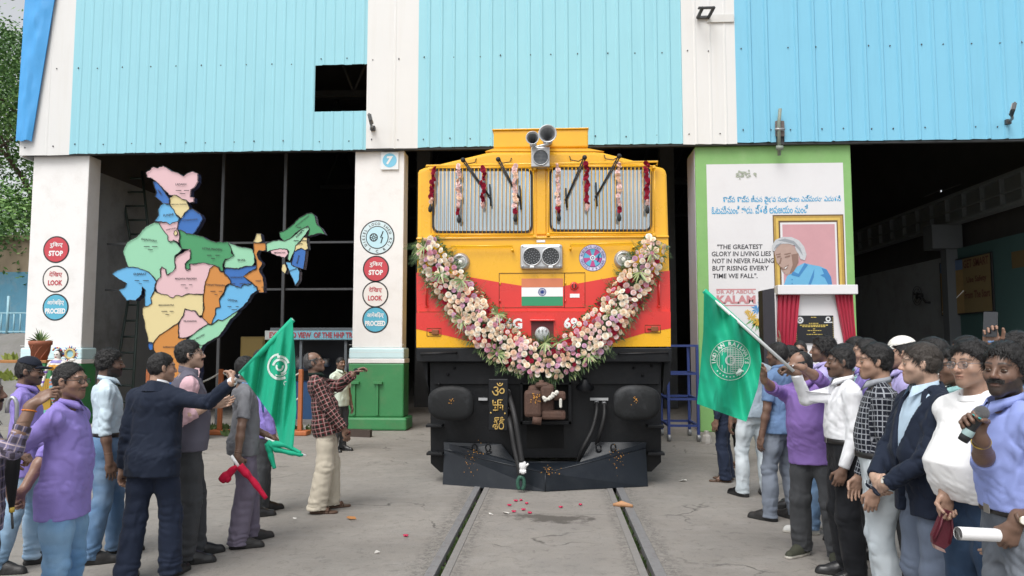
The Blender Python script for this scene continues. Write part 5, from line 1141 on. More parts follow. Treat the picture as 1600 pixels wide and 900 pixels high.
# small rivets / seam between windscreen and nose
g = MB(); a, b = lp(652, 374, LY), lp(1044, 366, LY); g.box((a.x, NY - .02, a.z - .012), (b.x, LY, a.z + .012), YEL, .008); lpart(g, 'nose_ledge')
g = MB(); c = lp(845, 377, NY, .002); g.box(c + Vector((-.055, -.006, -.016)), c + Vector((.055, 0, .016)), LETW, .003); lpart(g, 'name_plate')
# windscreens
GLASS = mat('windscreen_glass', (.40, .49, .55), rough=.07, metal=.55, var=.10, scale=1.0, spec=.7)
def rrect(x0, y0, x1, y1, r, Y, n=6):
    out = []
    for cx, cy, a0 in ((x1 - r, y0 + r, -90), (x1 - r, y1 - r, 0), (x0 + r, y1 - r, 90), (x0 + r, y0 + r, 180)):
        for k in range(n + 1): a = math.radians(a0 + 90 * k / n); out.append(lp(cx + r * math.cos(a), cy + r * math.sin(a), Y))
    return out
for x0, y0, x1, y1 in ((675, 263, 832.5, 364), (858.5, 261, 1019, 361.5)):
    g = MB(); o_ = rrect(x0, y0, x1, y1, 11, LY - .012); i_ = rrect(x0 + 3.2, y0 + 3.2, x1 - 3.2, y1 - 3.2, 8.5, LY - .012); n = len(o_); b_ = [p + Vector((0, .03, 0)) for p in o_]
    g.add(o_ + i_ + b_, [(i, (i + 1) % n, n + (i + 1) % n, n + i) for i in range(n)] + [(i, 2 * n + i, 2 * n + (i + 1) % n, (i + 1) % n) for i in range(n)], RUBBER); w_ = lpart(g, 'window_seal')
    g = MB(); g.add([p + Vector((0, .004, 0)) for p in i_], [tuple(range(n))], GLASS); g.build('windscreen', w_, origin=world_loc(w_))
    g = MB(); GY = LY - .085; xs = np.arange(x0 - 1.5, x1 + 5, 6.15)
    for px in xs: g.cyl(lp(px, y0 - 1, GY), lp(px, y1 + 2.5, GY), .0046, YEL, 6)
    for yy in (y0 - 1, y1 + 2.5): g.tube([lp(x0 - 3, yy, GY), lp(x1 + 4, yy, GY)], .011, YEL, 8)
    for px in (x0 - 2, x1 + 3):
        for yy, e in ((y0 - 2, 4), (y1 + 3, 5)): a = lp(px, yy, GY); g.tube([a, a + Vector((0, .07, -.01 * e * .3))], .012, YEL, 6); g.box(a + Vector((-.02, -.012, -.035)), a + Vector((.02, .07, .0)), YEL, .005)
    lpart(g, 'window_grille')
g = MB(); g.tube([lp(666, 262, LY - .085), lp(666, 259, LY - .085), lp(1028, 252.5, LY - .085), lp(1026, 258, LY - .085)], .014, YEL, 8); lpart(g, 'grille_rail')
g = MB(); c0 = lp(845.5, 262, LY - .05); c1 = lp(845.5, 366, LY - .05); g.box((c0.x - .06, LY - .02, c1.z), (c0.x + .06, LY + .02, c0.z), YEL, .012); lpart(g, 'centre_post')
# wipers
for x0, y0, x1, y1, bl in ((722, 250, 765, 308, 20), (777, 249, 812, 312, 22), (912, 246, 884, 312, 18), (966, 244, 931, 307, 22)):
    g = MB(); WY = LY - .11
    for dx in (0, 3.5): g.tube([lp(x0 + dx, y0, WY), lp(x1 + dx * .3, y1, WY)], .009, RUBBER, 6)
    g.tube([lp(x1, y1 - bl, WY + .01), lp(x1 + 2, y1 + bl * .7, WY + .01)], .011, RUBBER, 6); g.sph(lp(x0 + 1.5, y0, WY), .032, RUBBER, 10, 6); g.sph(lp(x1, y1, WY), .018, RUBBER, 8, 6)
    s_ = 1 if x1 > x0 else -1; g.tube([lp(x0 + 2, y0, WY + .02), lp(x0 + 8 * s_, y0 + 6, WY + .02), lp(x0 + 20 * s_, y0 + 4, WY + .03), lp(x0 + 22 * s_, y0 - 2, LY)], .006, RUBBER, 6); lpart(g, 'wiper')
# roof headlight and horns
g = MB(); a, b = lp(830, 262, LY - .10), lp(859, 230.5, LY - .10); g.box((a.x, LY - .14, a.z), (b.x, LY + .05, b.z), ALU, .012); c = lp(845, 246, LY - .14); g.lathe([(.104, 0), (.104, .016), (.092, .020), (.090, .004)], c, (0, -1, 0), ALU, 32, caps=False); g.disc(c - Vector((0, .004, 0)), .092, mat('lamp_glass', (.10, .11, .12), rough=.12, metal=.3))
for k in range(9): z_ = -.07 + k * .0175; h_ = math.sqrt(max(0, .088 ** 2 - z_ ** 2)); g.tube([c + Vector((-h_, -.006, z_)), c + Vector((h_, -.006, z_))], .0045, mat('lamp_ribs', (.26, .27, .28), rough=.2, metal=.3), 4)
lpart(g, 'roof_headlight')
for px, py, r in ((832, 215.5, .082), (855.5, 209, .112)):
    c = lp(px, py, LY - .30); g = MB(); g.lathe([(r, 0), (r * 1.02, .012), (r * .93, .014), (r * .62, -.08), (r * .33, -.20), (r * .12, -.30)], c, (0, -1, 0), ALU, 32, caps=False); g.lathe([(r * .95, .004), (r * .90, -.004), (r * .56, -.08), (r * .28, -.20), (0, -.26)], c, (0, -1, 0), mat('horn_throat', (.34, .35, .36), rough=.5, metal=.5), 32, caps=False)
    b_ = c + Vector((0, .30, 0)); g.cyl(b_ + Vector((0, .08, 0)), b_ + Vector((0, -.02, 0)), r * .55, ALU, 16); e = lp(843, 229, LY - .05); g.tube([b_, b_ + Vector((0, .02, -.05)), e], .022, ALU, 8); lpart(g, 'horn')
# frame below
g = MB(); a, b = lp(651, 565.5, LY - .10), lp(1049, 543.5, LY - .10); g.box((a.x, LY - .125, a.z), (b.x, LY + .3, b.z), FRAME, .012)
for x0, x1 in ((657, 712), (968, 1044)):
    A, B = lp(x0, 553, LY - .20), lp(x1, 551, LY - .20); g.tube([A + Vector((0, .08, 0)), A, B, B + Vector((0, .08, 0))], .014, FRAME, 8)
lpart(g, 'buffer_beam')
g = MB(); outline([(672, 566), (1033, 566), (1033, 722), (1018, 737), (1010, 737), (1010, 715), (694, 715), (694, 738), (688, 738), (673, 724)], LY + .10, .10, FRAME, g); outline([(678, 566), (1030, 566), (1030, 600), (678, 600)], LY + .05, .05, FRAME, g)
for q in ((660, 566, 668, 620), (1038, 566, 1048, 615)): g.prism([lp(q[0], q[1], LY + .1), lp(q[2], q[1], LY + .1), lp(q[2], q[3] - 22, LY + .1), lp((q[0] + q[2]) / 2 + (8 if q[0] < 800 else -8), q[3], LY + .1)], (0, .4, 0), FRAME)
for px, py in ((681, 664), (1022, 665), (682, 707), (1023, 707)): a = lp(px, py, LY + .09); g.box((a.x - .10, LY - .08, a.z - .012), (a.x + .10, LY + .1, a.z + .02), FRAME, .005)
for px, py in ((686, 600), (710, 575), (990, 575), (1018, 572), (700, 585), (1004, 586)): a = lp(px, py, LY + .05); g.cyl(a, a - Vector((0, .02, 0)), .018, FRAME, 8)
hs = lpart(g, 'headstock')
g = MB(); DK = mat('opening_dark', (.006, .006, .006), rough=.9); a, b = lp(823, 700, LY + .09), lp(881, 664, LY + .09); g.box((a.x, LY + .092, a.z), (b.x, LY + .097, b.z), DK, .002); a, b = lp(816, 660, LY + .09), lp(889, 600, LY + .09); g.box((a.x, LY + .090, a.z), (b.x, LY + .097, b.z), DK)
for q in ((813, 598, 817, 663), (888, 598, 893, 663), (813, 658, 893, 663), (813, 597, 893, 601)): a, b = lp(q[0], q[3], LY + .02), lp(q[2], q[1], LY + .02); g.box((a.x, LY, a.z), (b.x, LY + .1, b.z), FRAME, .004)
lpart(g, 'coupler_pocket')
# buffers: broad flattened pads
for cx, cy, s_ in ((704.5, 630, 1), (995, 629, -1)):
    g = MB(); BYf = LY - .42; PAD = mat('buffer_pad', (.011, .012, .013), rough=.6, var=.3, scale=5, spec=.3, dirt=(.05, .053, .058), dirt_amt=.8, dscale=3.2, bump=.2, bscale=18)
    pts = []
    for k in range(40):
        t = 2 * math.pi * k / 40; c_, sn = math.cos(t), math.sin(t); x = .275 * math.copysign(abs(c_) ** .55, c_); z = .205 * math.copysign(abs(sn) ** .55, sn)
        if z > 0: z *= 1 - .22 * (abs(x) / .275) ** 2
        if z < 0 and x * s_ < 0: z *= 1 - .22 * (abs(x) / .275) ** 3
        pts.append((x, z))
    c = lp(cx, cy, BYf); vs = []; prof = ((1, .05), (1.0, .0), (.96, -.022), (.75, -.034), (.4, -.042))
    for k_, y_ in prof: vs += [c + Vector((x * k_, y_, z * k_)) for x, z in pts]
    n = len(pts); fs = [(i * n + j, i * n + (j + 1) % n, (i + 1) * n + (j + 1) % n, (i + 1) * n + j) for i in range(len(prof) - 1) for j in range(n)] + [tuple(range(n - 1, -1, -1))[::-1], tuple((len(prof) - 1) * n + j for j in range(n))]
    g.add(vs, fs, PAD, True); g.cyl(c + Vector((0, .05, 0)), c + Vector((0, .5, 0)), .12, FRAME, 20); g.lathe([(.17, .3), (.17, .55)], c, (0, 1, 0), FRAME, 20)
    for _ in range(14): q = c + Vector((rnd.gauss(.02 * s_, .022), -.046, rnd.gauss(.03, .02))); g.sph(q, (.006, .003, .006), mat('turmeric', (.50, .24, .05), rough=.9, var=.3), 5, 3)
    lpart(g, 'buffer')
# coupler: knuckle casting
g = MB(); CY = LY - .42
def cb(x0, y0, x1, y1, d0, d1, bev=.03): a, b = lp(x0, y1, CY), lp(x1, y0, CY); g.box((a.x, CY + d0, a.z), (b.x, CY + d1, b.z), RUST, bev)
cb(824, 603, 866, 650, .06, .55, .05); cb(819, 610, 846, 652, -.04, .16, .04); cb(844, 600, 866, 626, -.02, .16, .05); cb(846, 642, 884, 656, .0, .2, .03); cb(864, 612, 884, 626, .0, .16, .03); cb(836, 598, 858, 606, -.01, .2, .03)
q = lp(832, 656, CY); g.cyl(q, lp(846, 658, CY), .05, RUST, 12); g.cyl(lp(846, 594, CY + .05), lp(846, 606, CY + .05), .03, RUST, 10); cp = lpart(g, 'coupler')
g = MB(); WR = mat('white_garland_paint', (.66, .64, .58), rough=.9, var=.2, scale=60, bump=.6, bscale=90); pth = [lp(x, y, CY - .05) for x, y in ((849, 622), (853, 624), (860, 621), (866, 616), (874, 612))]; 
for i in range(len(pth) - 1):
    for k in range(5): g.sph(pth[i].lerp(pth[i + 1], k / 5) + Vector((rnd.gauss(0, .006), 0, rnd.gauss(0, .006))), rnd.uniform(.018, .026), WR, 6, 5)
for k in range(6): g.sph(lp(876, 625 + k * 2, CY - .02), .02, WR, 6, 5)
g.build('jasmine_string', cp, origin=world_loc(cp))
g = MB(); c = lp(837, 622, CY - .05)
for _ in range(22): g.sph(c + Vector((rnd.gauss(0, .025), 0, rnd.gauss(0, .03))), (.008, .004, .008), MATS['turmeric'], 5, 3)
g.build('turmeric_mark', cp, origin=world_loc(cp))
# plate painted with the blessing marks
g = MB(); PY = LY - .36; a, b = lp(763, 673, PY), lp(794, 592, PY); g.box((a.x, PY, a.z), (b.x, PY + .03, b.z), FRAME, .012); g.box((a.x + .05, PY + .03, a.z + .1), (b.x - .05, LY + .1, b.z - .1), FRAME); pt = lpart(g, 'blessing_plate')
g = MB(); GP_ = mat('gold_paint', (.50, .33, .09), rough=.55, var=.2, scale=30); q = lambda x, y: lp(x, y, PY, .008)
g.text('ॐ', q(778.5, 608), GP_, h=.155, w=.155, bold=.0); TB = .0085; g.tube([q(778, 625), q(778, 641)], TB, GP_, 5); g.tube([q(770.5, 633), q(785.5, 633)], TB, GP_, 5)
for p_ in (((778, 625), (785.5, 625)), ((785.5, 633), (785.5, 641)), ((778, 641), (770.5, 641)), ((770.5, 633), (770.5, 625))): g.tube([q(*p_[0]), q(*p_[1])], TB, GP_, 5)
for x, y in ((774, 629), (782, 629), (774, 637), (782, 637), (767, 645), (789, 646)): g.sph(q(x, y), (.012, .004, .012), GP_, 6, 4)
g.text('శ్రీ', q(779, 661), GP_, h=.15, w=.14); g.build('gold_marks', pt, origin=world_loc(pt))
# hoses
def hose(pts, r, name='air_hose'):
    g = MB(); P = [lp(*p) for p in pts]; out = []
    for i in range(len(P) - 1):
        p0, p1, p2, p3 = P[max(0, i - 1)], P[i], P[i + 1], P[min(len(P) - 1, i + 2)]
        for k in range(6): t = k / 6; out.append(.5 * ((2 * p1) + (p2 - p0) * t + (2 * p0 - 5 * p1 + 4 * p2 - p3) * t * t + (3 * p1 - p0 - 3 * p2 + p3) * t ** 3))
    out.append(P[-1]); g.tube(out, r, RUBBER, 10); g.tube(out[:2], r * 1.25, STEEL, 10); return g, out
HY = LY - .40
g, _ = hose([(793, 612, LY), (797, 622, HY + .1), (804, 650, HY - .1), (811, 690, HY - .15), (816, 722, HY - .18)], .030); h1 = lpart(g, 'air_hose')
g = MB(); WG = mat('white_glove_cloth', (.72, .72, .72), rough=.9, var=.1, bump=.3); c = lp(817, 728, HY - .18); g.sph(c, (.045, .035, .065), WG, 12, 8)
for k in range(4): g.tube([c + Vector((-.028 + k * .018, -.02, -.04)), c + Vector((-.030 + k * .02, -.03, -.095 + abs(k - 1.5) * .012))], .011, WG, 6)
g.tube([c + Vector((.035, -.02, .0)), c + Vector((.065, -.02, .03))], .012, WG, 6); g.build('glove_cover', h1, origin=world_loc(h1))
g, _ = hose([(793, 640, LY), (797, 660, HY), (804, 700, HY - .1), (811, 732, HY - .16), (813, 745, HY - .16)], .030); h2 = lpart(g, 'air_hose')
g = MB(); GC = mat('green_coupling', (.03, .10, .07), rough=.5, var=.3); c = lp(814, 755, HY - .17); g.tube([c + Vector((.055 * math.cos(t) * .7, -.01, .075 * math.sin(t))) for t in np.linspace(-1.2, 4.3, 16)], .022, GC, 8); g.cyl(c + Vector((0, 0, .09)), c + Vector((0, 0, .05)), .034, GC, 10); g.build('hose_coupling', h2, origin=world_loc(h2))
for pts in ([(932, 628, LY + .05), (932, 645, LY - .05), (925, 672, LY - .1), (911, 700, LY - .12), (903, 722, LY)], [(944, 629, LY + .05), (944, 650, LY - .05), (938, 675, LY - .05), (932, 695, LY + .05)]): g, _ = hose(pts, .024); lpart(g, 'air_hose')
for px, w_ in ((936, 14), (755, 7)): g = MB(); c = lp(px, 623.5, LY + .09); g.box(c + Vector((-.008 * w_, -.03, -.016)), c + Vector((.008 * w_, 0, .016)), mat('hose_label', (.55, .56, .57), rough=.5)); lpart(g, 'label_plate')
g = MB(); c = lp(914, 603, LY - .1); g.lathe([(.0, .10), (.03, .10), (.05, .04), (.11, -.02), (.10, -.03), (.0, -.01)], c, (0, -.6, 1), FRAME, 20); g.cyl(lp(905, 585, LY + .05), lp(909, 598, LY - .05), .02, FRAME, 8); lpart(g, 'bell')
# snow plough / cattle guard: two plates meeting at the track centre
g = MB(); e = lambda x, y, Y: lp(x, y, Y)
T0, T1, T2 = e(693, 691, LY + .02), e(852, 739, LY - .50), e(1010, 691, LY + .02); U0, U1, U2 = e(691.5, 760, LY - .12), e(852, 767.5, LY - .52), e(1012.5, 760, LY - .12); K0, K2 = e(694, 703, LY - .0), e(1009, 700, LY - .0)
th = Vector((0, .03, 0)); S0, S2 = e(783, 694, LY + .06), e(924, 691, LY + .06); C0, C1 = e(806, 722, LY - .12), e(906, 722, LY - .12)
g.prism([T0, S0, C0, T1, K0], th, PLOW); g.prism([S2, T2, K2, T1, C1], th, PLOW); g.prism([C0, C1, T1], th, PLOW); g.prism([K0, T1, U1, U0], th, PLOW); g.prism([T1, K2, U2, U1], th, PLOW)
for P_ in ((K0, T1), (K2, T1), (T1, U1), (C0, C1)): g.tube([P_[0], P_[1]], .007, PLOW, 6)
for px in (742, 763, 935, 958): c = e(px, 699, LY - .02); g.tube([c + Vector((.03 * math.cos(t), -.03, .045 * math.sin(t))) for t in np.linspace(0, 6.28, 13)], .010, FRAME, 6)
plw = lpart(g, 'plough')
for cx, cy, n, sx, sy in ((738, 716, 34, 7, 10), (857, 737, 30, 6, 4), (966, 716, 30, 6, 10)):
    g = MB()
    for _ in range(n):
        x, y = cx + rnd.gauss(0, sx), cy + rnd.gauss(0, sy); f_ = abs(x - 852) / 160; yy = (LY - .02) * f_ + (LY - .51) * (1 - f_); c = lp(x, y, yy - .06); c.y = yy - .035 - .10 * max(0, (y - 715)) / 45 * f_
        r = rnd.choice((.003, .004, .005, .006, .009)); g.sph(c, (r, r * .4, r * .8), MATS['turmeric'], 5, 3)
    tag(g.build('turmeric_mark', plw, origin=world_loc(plw)), kind='stuff')
# running gear behind the headstock
g = MB()
for Y_ in (11.2, 13.1, 15.0, 19.5, 21.4, 23.2):
    for x in (-.93, .78): g.lathe([(.50, -.03), (.55, -.03), (.545, .07), (.50, .09)], (x, Y_, .552), (1 if x > 0 else -1, 0, 0), FRAME, 28)
    g.cyl((-.93, Y_, .55), (.78, Y_, .55), .09, FRAME, 10)
lpart(g, 'wheelset'); g = MB(); g.box((-1.35, 10.4, .45), (1.1, 15.8, 1.05), FRAME, .05); g.box((-1.35, 18.8, .45), (1.1, 24, 1.05), FRAME, .05); g.box((-1.55, 10.0, 1.0), (1.28, 24.3, 1.55), FRAME, .05); lpart(g, 'bogie')

# ------------------------------------------------------------------ roses
def rose_mesh(col, name, r=.040):
    m = mat('rose_' + name, col, rough=.7, var=.13, scale=25, spec=.2); g = MB()
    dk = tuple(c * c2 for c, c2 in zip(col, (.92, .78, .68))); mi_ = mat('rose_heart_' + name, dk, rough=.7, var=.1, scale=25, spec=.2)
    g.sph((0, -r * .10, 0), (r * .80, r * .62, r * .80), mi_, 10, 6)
    for ring, (n, rad, tilt, ln) in enumerate(((5, .62, .25, .80), (5, .46, .55, .62), (4, .28, .85, .46), (3, .12, 1.15, .32))):
        for k in range(n):
            a = 6.283 * k / n + ring * .7; d = Vector((math.cos(a), 0, math.sin(a))); t = Vector((-d.z, 0, d.x)); up = Vector((0, -1, 0)); b = d * r * rad * .5 + up * r * (.15 + ring * .12); vs = []
            for i in range(3):
                for j in (-1, 0, 1):
                    f = i / 2; out = d * math.cos(tilt * (1.3 - f * .6)) + up * math.sin(tilt * (1.3 - f * .6)); wv = math.sin(min(1, f + .25) * math.pi * .62) * r * ln * .75
                    vs.append(b + out * r * ln * f + t * j * wv - d * (abs(j) * -.0) + up * (abs(j) * r * .10) + (d * r * .06 if i == 2 and j == 0 else Vector()))
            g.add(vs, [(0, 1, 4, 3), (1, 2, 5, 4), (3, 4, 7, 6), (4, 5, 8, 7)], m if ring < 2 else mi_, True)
    me_o = g.build('rose'); me = me_o.data; bpy.data.objects.remove(me_o); return me
ROSE = {'cream': rose_mesh((.86, .74, .58), 'cream'), 'ivory': rose_mesh((.88, .83, .72), 'ivory'), 'peach': rose_mesh((.85, .63, .49), 'peach'), 'pink': rose_mesh((.68, .34, .46), 'pink'), 'lilac': rose_mesh((.62, .38, .54), 'lilac'), 'red': rose_mesh((.30, .012, .04), 'red'), 'blush': rose_mesh((.84, .64, .64), 'blush')}
gar = thing('rose_garland', 'thick garland of cream, pink and crimson roses draped across the engine front', 'garland', lp(848, 565, LY - .3))
GO = world_loc(gar)
cen = [(665, 376), (674, 398), (690, 425), (711, 455), (735, 486), (764, 517), (797, 545), (830, 562), (850, 566), (872, 562), (905, 543), (938, 513), (966, 478), (990, 443), (1010, 408), (1026, 376)]
wid = [15, 20, 24, 26, 28, 29, 28, 25, 23, 26, 28, 28, 26, 25, 22, 15]
def gpt(t):
    i = min(int(t), len(cen) - 2); f = t - i; P = [np.array(cen[max(0, min(len(cen) - 1, i + k))], float) for k in (-1, 0, 1, 2)]
    p = .5 * ((2 * P[1]) + (P[2] - P[0]) * f + (2 * P[0] - 5 * P[1] + 4 * P[2] - P[3]) * f * f + (3 * P[1] - P[0] - 3 * P[2] + P[3]) * f ** 3); w = wid[i] * (1 - f) + wid[i + 1] * f; d = P[2] - P[1]; d = d / np.linalg.norm(d); return p, np.array([-d[1], d[0]]), w, d
cand = []; tries = 0
while tries < 30000 and len(cand) < 800:
    tries += 1; t = rnd.uniform(0, len(cen) - 1.001); p, nrm, w, d = gpt(t); u = rnd.uniform(-1, 1); q = p + nrm * u * w
    if all((q[0] - c[0]) ** 2 + (q[1] - c[1]) ** 2 > 46 for c in cand): cand.append((q[0], q[1], u, t))
roses = []
for x, y, u, t in cand:
    dpt = .11 + .10 * math.sqrt(max(0, 1 - u * u)) + rnd.uniform(-.02, .03); base = (NY if y < 487 else (BY if y < 543 else BY + .02)); c = lp(x, y, base - dpt)
    col = rnd.choices(('cream', 'ivory', 'peach', 'pink', 'lilac', 'red', 'blush'), (25, 22, 13, 10, 9, 7, 13))[0]; sc = rnd.uniform(.64, .94) * (1.05 if col in ('cream', 'ivory') else .92)
    roses.append((sc, c, col, Euler((rnd.gauss(0, .35) + .15, rnd.uniform(0, 6.28), rnd.gauss(0, .3) + u * .3))))
roses.sort(key=lambda r: -r[0]); rest = MB()
for i, (sc, c, col, e) in enumerate(roses):
    if i < 100:
        o = bpy.data.objects.new('rose', ROSE[col]); COL.objects.link(o); o.parent = gar; o.location = c - GO; o.rotation_euler = e; o.scale = (sc,) * 3
    else:
        M_ = Matrix.Translation(c) @ e.to_matrix().to_4x4() @ Matrix.Scale(sc, 4); me = ROSE[col]; vs = [M_ @ v.co for v in me.vertices]; b0 = len(rest.v); rest.v += [tuple(v) for v in vs]
        for p in me.polygons: rest.f.append(tuple(b0 + k for k in p.vertices)); rest.m.append(rest.mi(me.materials[p.material_index])); rest.sm.append(True)
tag(rest.build('small_roses', gar, origin=GO), kind='stuff')
core = MB(); pth = [lp(*gpt(t)[0], (NY if gpt(t)[0][1] < 487 else BY) - .045) for t in np.linspace(0, len(cen) - 1.01, 60)]; core.tube(pth, [.03 * .0 + .0078 * gpt(t)[2] * .40 for t in np.linspace(0, len(cen) - 1.01, 60)], mat('garland_moss', (.035, .055, .02), rough=.9, var=.5, scale=40), 10); core.build('moss_core', gar, origin=GO)
lf = MB(); GL = [mat('leaf_dark', (.045, .10, .030), rough=.5, var=.35, scale=30), mat('leaf_mid', (.10, .18, .05), rough=.5, var=.3, scale=30), mat('leaf_pale', (.30, .36, .14), rough=.5, var=.25, scale=30)]
def blade(g, b, d, ln, w, m, bend=.3):
    d = d.normalized(); s_ = d.cross(Vector((0, -1, .2))).normalized() * w; up = Vector((0, -.4, -1)) * ln * bend; p1 = b + d * ln * .5 + up * .2; p2 = b + d * ln + up
    g.add([b - s_ * .5, b + s_ * .5, p1 + s_, p1 - s_, p2], [(0, 1, 2, 3), (3, 2, 4)], m, True)
for _ in range(2600):                                                  # small filler leaves between the roses and along both edges
    t = rnd.uniform(0, len(cen) - 1.001); p, nrm, w, d = gpt(t); u = rnd.uniform(-1.08, 1.08) if rnd.random() < .6 else rnd.choice((-1, 1)) * rnd.uniform(.9, 1.22); q = p + nrm * u * w
    dpt = .05 + .09 * math.sqrt(max(0, 1 - min(1, u * u))) + rnd.uniform(0, .045); c = lp(q[0], q[1], (NY if q[1] < 487 else BY) - dpt); n_ = Vector((nrm[0], -rnd.uniform(.2, 1), -nrm[1])) * (1 if u > 0 else -1); n_.y = -rnd.uniform(.1, .9)
    blade(lf, c, n_ + Vector((rnd.gauss(0, .5), 0, rnd.gauss(0, .5))), rnd.uniform(.025, .07), rnd.uniform(.003, .009), rnd.choices(GL, (5, 4, 2))[0])
for x, y in ((722, 438), (778, 490), (722, 498), (776, 552), (852, 535), (688, 428), (960, 490), (1000, 425), (920, 555), (1018, 395), (872, 535), (662, 385)):   # spiky pandanus sprays
    c0 = lp(x, y, BY - .17); 
    for k in range(14): a = rnd.uniform(0, 6.28); blade(lf, c0, Vector((math.cos(a), -.5, math.sin(a))), rnd.uniform(.10, .19), rnd.uniform(.006, .010), GL[2] if rnd.random() < .65 else GL[1], .15)
for _ in range(130):                                                    # fern sprays on the edges
    t = rnd.uniform(0, len(cen) - 1.001); p, nrm, w, d = gpt(t); s_ = rnd.choice((-1, 1)); q = p + nrm * s_ * w * .95; c = lp(q[0], q[1], (NY if q[1] < 487 else BY) - .08); D_ = Vector((nrm[0] * s_, -.1, -nrm[1] * s_)) + Vector((rnd.gauss(0, .4), 0, rnd.gauss(0, .4))); D_.normalize(); L_ = rnd.uniform(.08, .20); T_ = Vector((-D_.z, 0, D_.x))
    for k in range(9): b = c + D_ * L_ * k / 9; [blade(lf, b, D_ * .6 + T_ * sg, L_ * .28 * (1 - k / 11), .0022, GL[0] if k % 3 else GL[1], .05) for sg in (-1, 1)]
tag(lf.build('foliage', gar, origin=GO), kind='stuff')

# strings of roses hung on the window grilles
SR = [('dark', 677, 262, 673, 316), ('pale', 716, 259, 717, 333), ('dark', 755.5, 262, 754, 322), ('pale', 804, 259, 805, 331), ('pale', 871, 257, 873, 330), ('dark', 917, 256, 917, 326), ('pale', 966.5, 255, 967.5, 330), ('dark', 1010.5, 254, 1011.5, 318)]
LBL = ['crimson rose string at the outer edge of the left windscreen, slanting', 'pale pink rose string nearest the outer side of the left windscreen', 'crimson rose string in the middle of the left windscreen', 'pale pink rose string near the centre post on the left windscreen', 'pale pink rose string near the centre post on the right windscreen', 'crimson rose string in the middle of the right windscreen', 'pale pink rose string towards the outer side of the right windscreen', 'crimson rose string at the outer edge of the right windscreen']
for (kind, x0, y0, x1, y1), lb in zip(SR, LBL):
    g = MB(); A, B = lp(x0, y0, LY - .13), lp(x1, y1, LY - .13); L_ = (B - A).length; n = int(L_ / .036)
    for k in range(n + 1):
        last = k >= n - 1; col = ('red' if (kind == 'dark') ^ last else rnd.choice(('blush', 'peach', 'blush'))); M_ = Matrix.Translation(A.lerp(B, k / n) + Vector((rnd.gauss(0, .007), rnd.gauss(0, .006), 0))) @ Euler((rnd.gauss(0, .6), rnd.uniform(0, 6.28), rnd.gauss(0, .6))).to_matrix().to_4x4() @ Matrix.Scale(rnd.uniform(.62, .82), 4); me = ROSE[col]; b0 = len(g.v); g.v += [tuple(M_ @ v.co) for v in me.vertices]
        for p in me.polygons: g.f.append(tuple(b0 + k_ for k_ in p.vertices)); g.m.append(g.mi(me.materials[p.material_index])); g.sm.append(True)
    o = tag(g.build('rose_string', None, origin=A), lb, 'flower string', 'rose strings on the windscreen grilles')
    if kind == 'pale' or rnd.random() < .6:
        t = MB(); d = (B - A).normalized(); t.lathe([(.006, 0), (.016, .03), (.028, .07), (.022, .105), (0, .12)], B + d * .012, d, RUBBER, 10); t.build('tassel', o, origin=A)
# ================================================================== THINGS STANDING ABOUT THE YARD
from mathutils import noise as mnoise
# ---- map of India on a cut-out board
MY = 13.4; MS, MO = .35556, (160, 240)
def mp_(p, d=0.0): q = atY(MO[0] + p[0] * MS, MO[1] + p[1] * MS, MY); q.y -= d; return q
def jag(pts, amp=2.6):
    out = []; n = len(pts)
    for i in range(n):
        a, b = Vector((*pts[i], 0)), Vector((*pts[(i + 1) % n], 0)); k = max(1, int((b - a).length / 7))
        for j in range(k):
            p = a.lerp(b, j / k); nz = mnoise.noise_vector(Vector((p.x * .11, p.y * .11, 2.3))) * amp + mnoise.noise_vector(Vector((p.x * .3, p.y * .3, 7.7))) * amp * .5; out.append((p.x + nz.x, p.y + nz.y))
    return out
PKm, YLm, LBm, DBm, GRm, LGm, ORm = [mat('map_' + n, c, rough=.45, var=.03, scale=3) for n, c in (('pink', (.66, .44, .47)), ('cream', (.66, .56, .29)), ('light_blue', (.12, .40, .68)), ('dark_blue', (.025, .13, .42)), ('green', (.05, .27, .11)), ('mint', (.27, .57, .38)), ('orange', (.54, .22, .045)))]
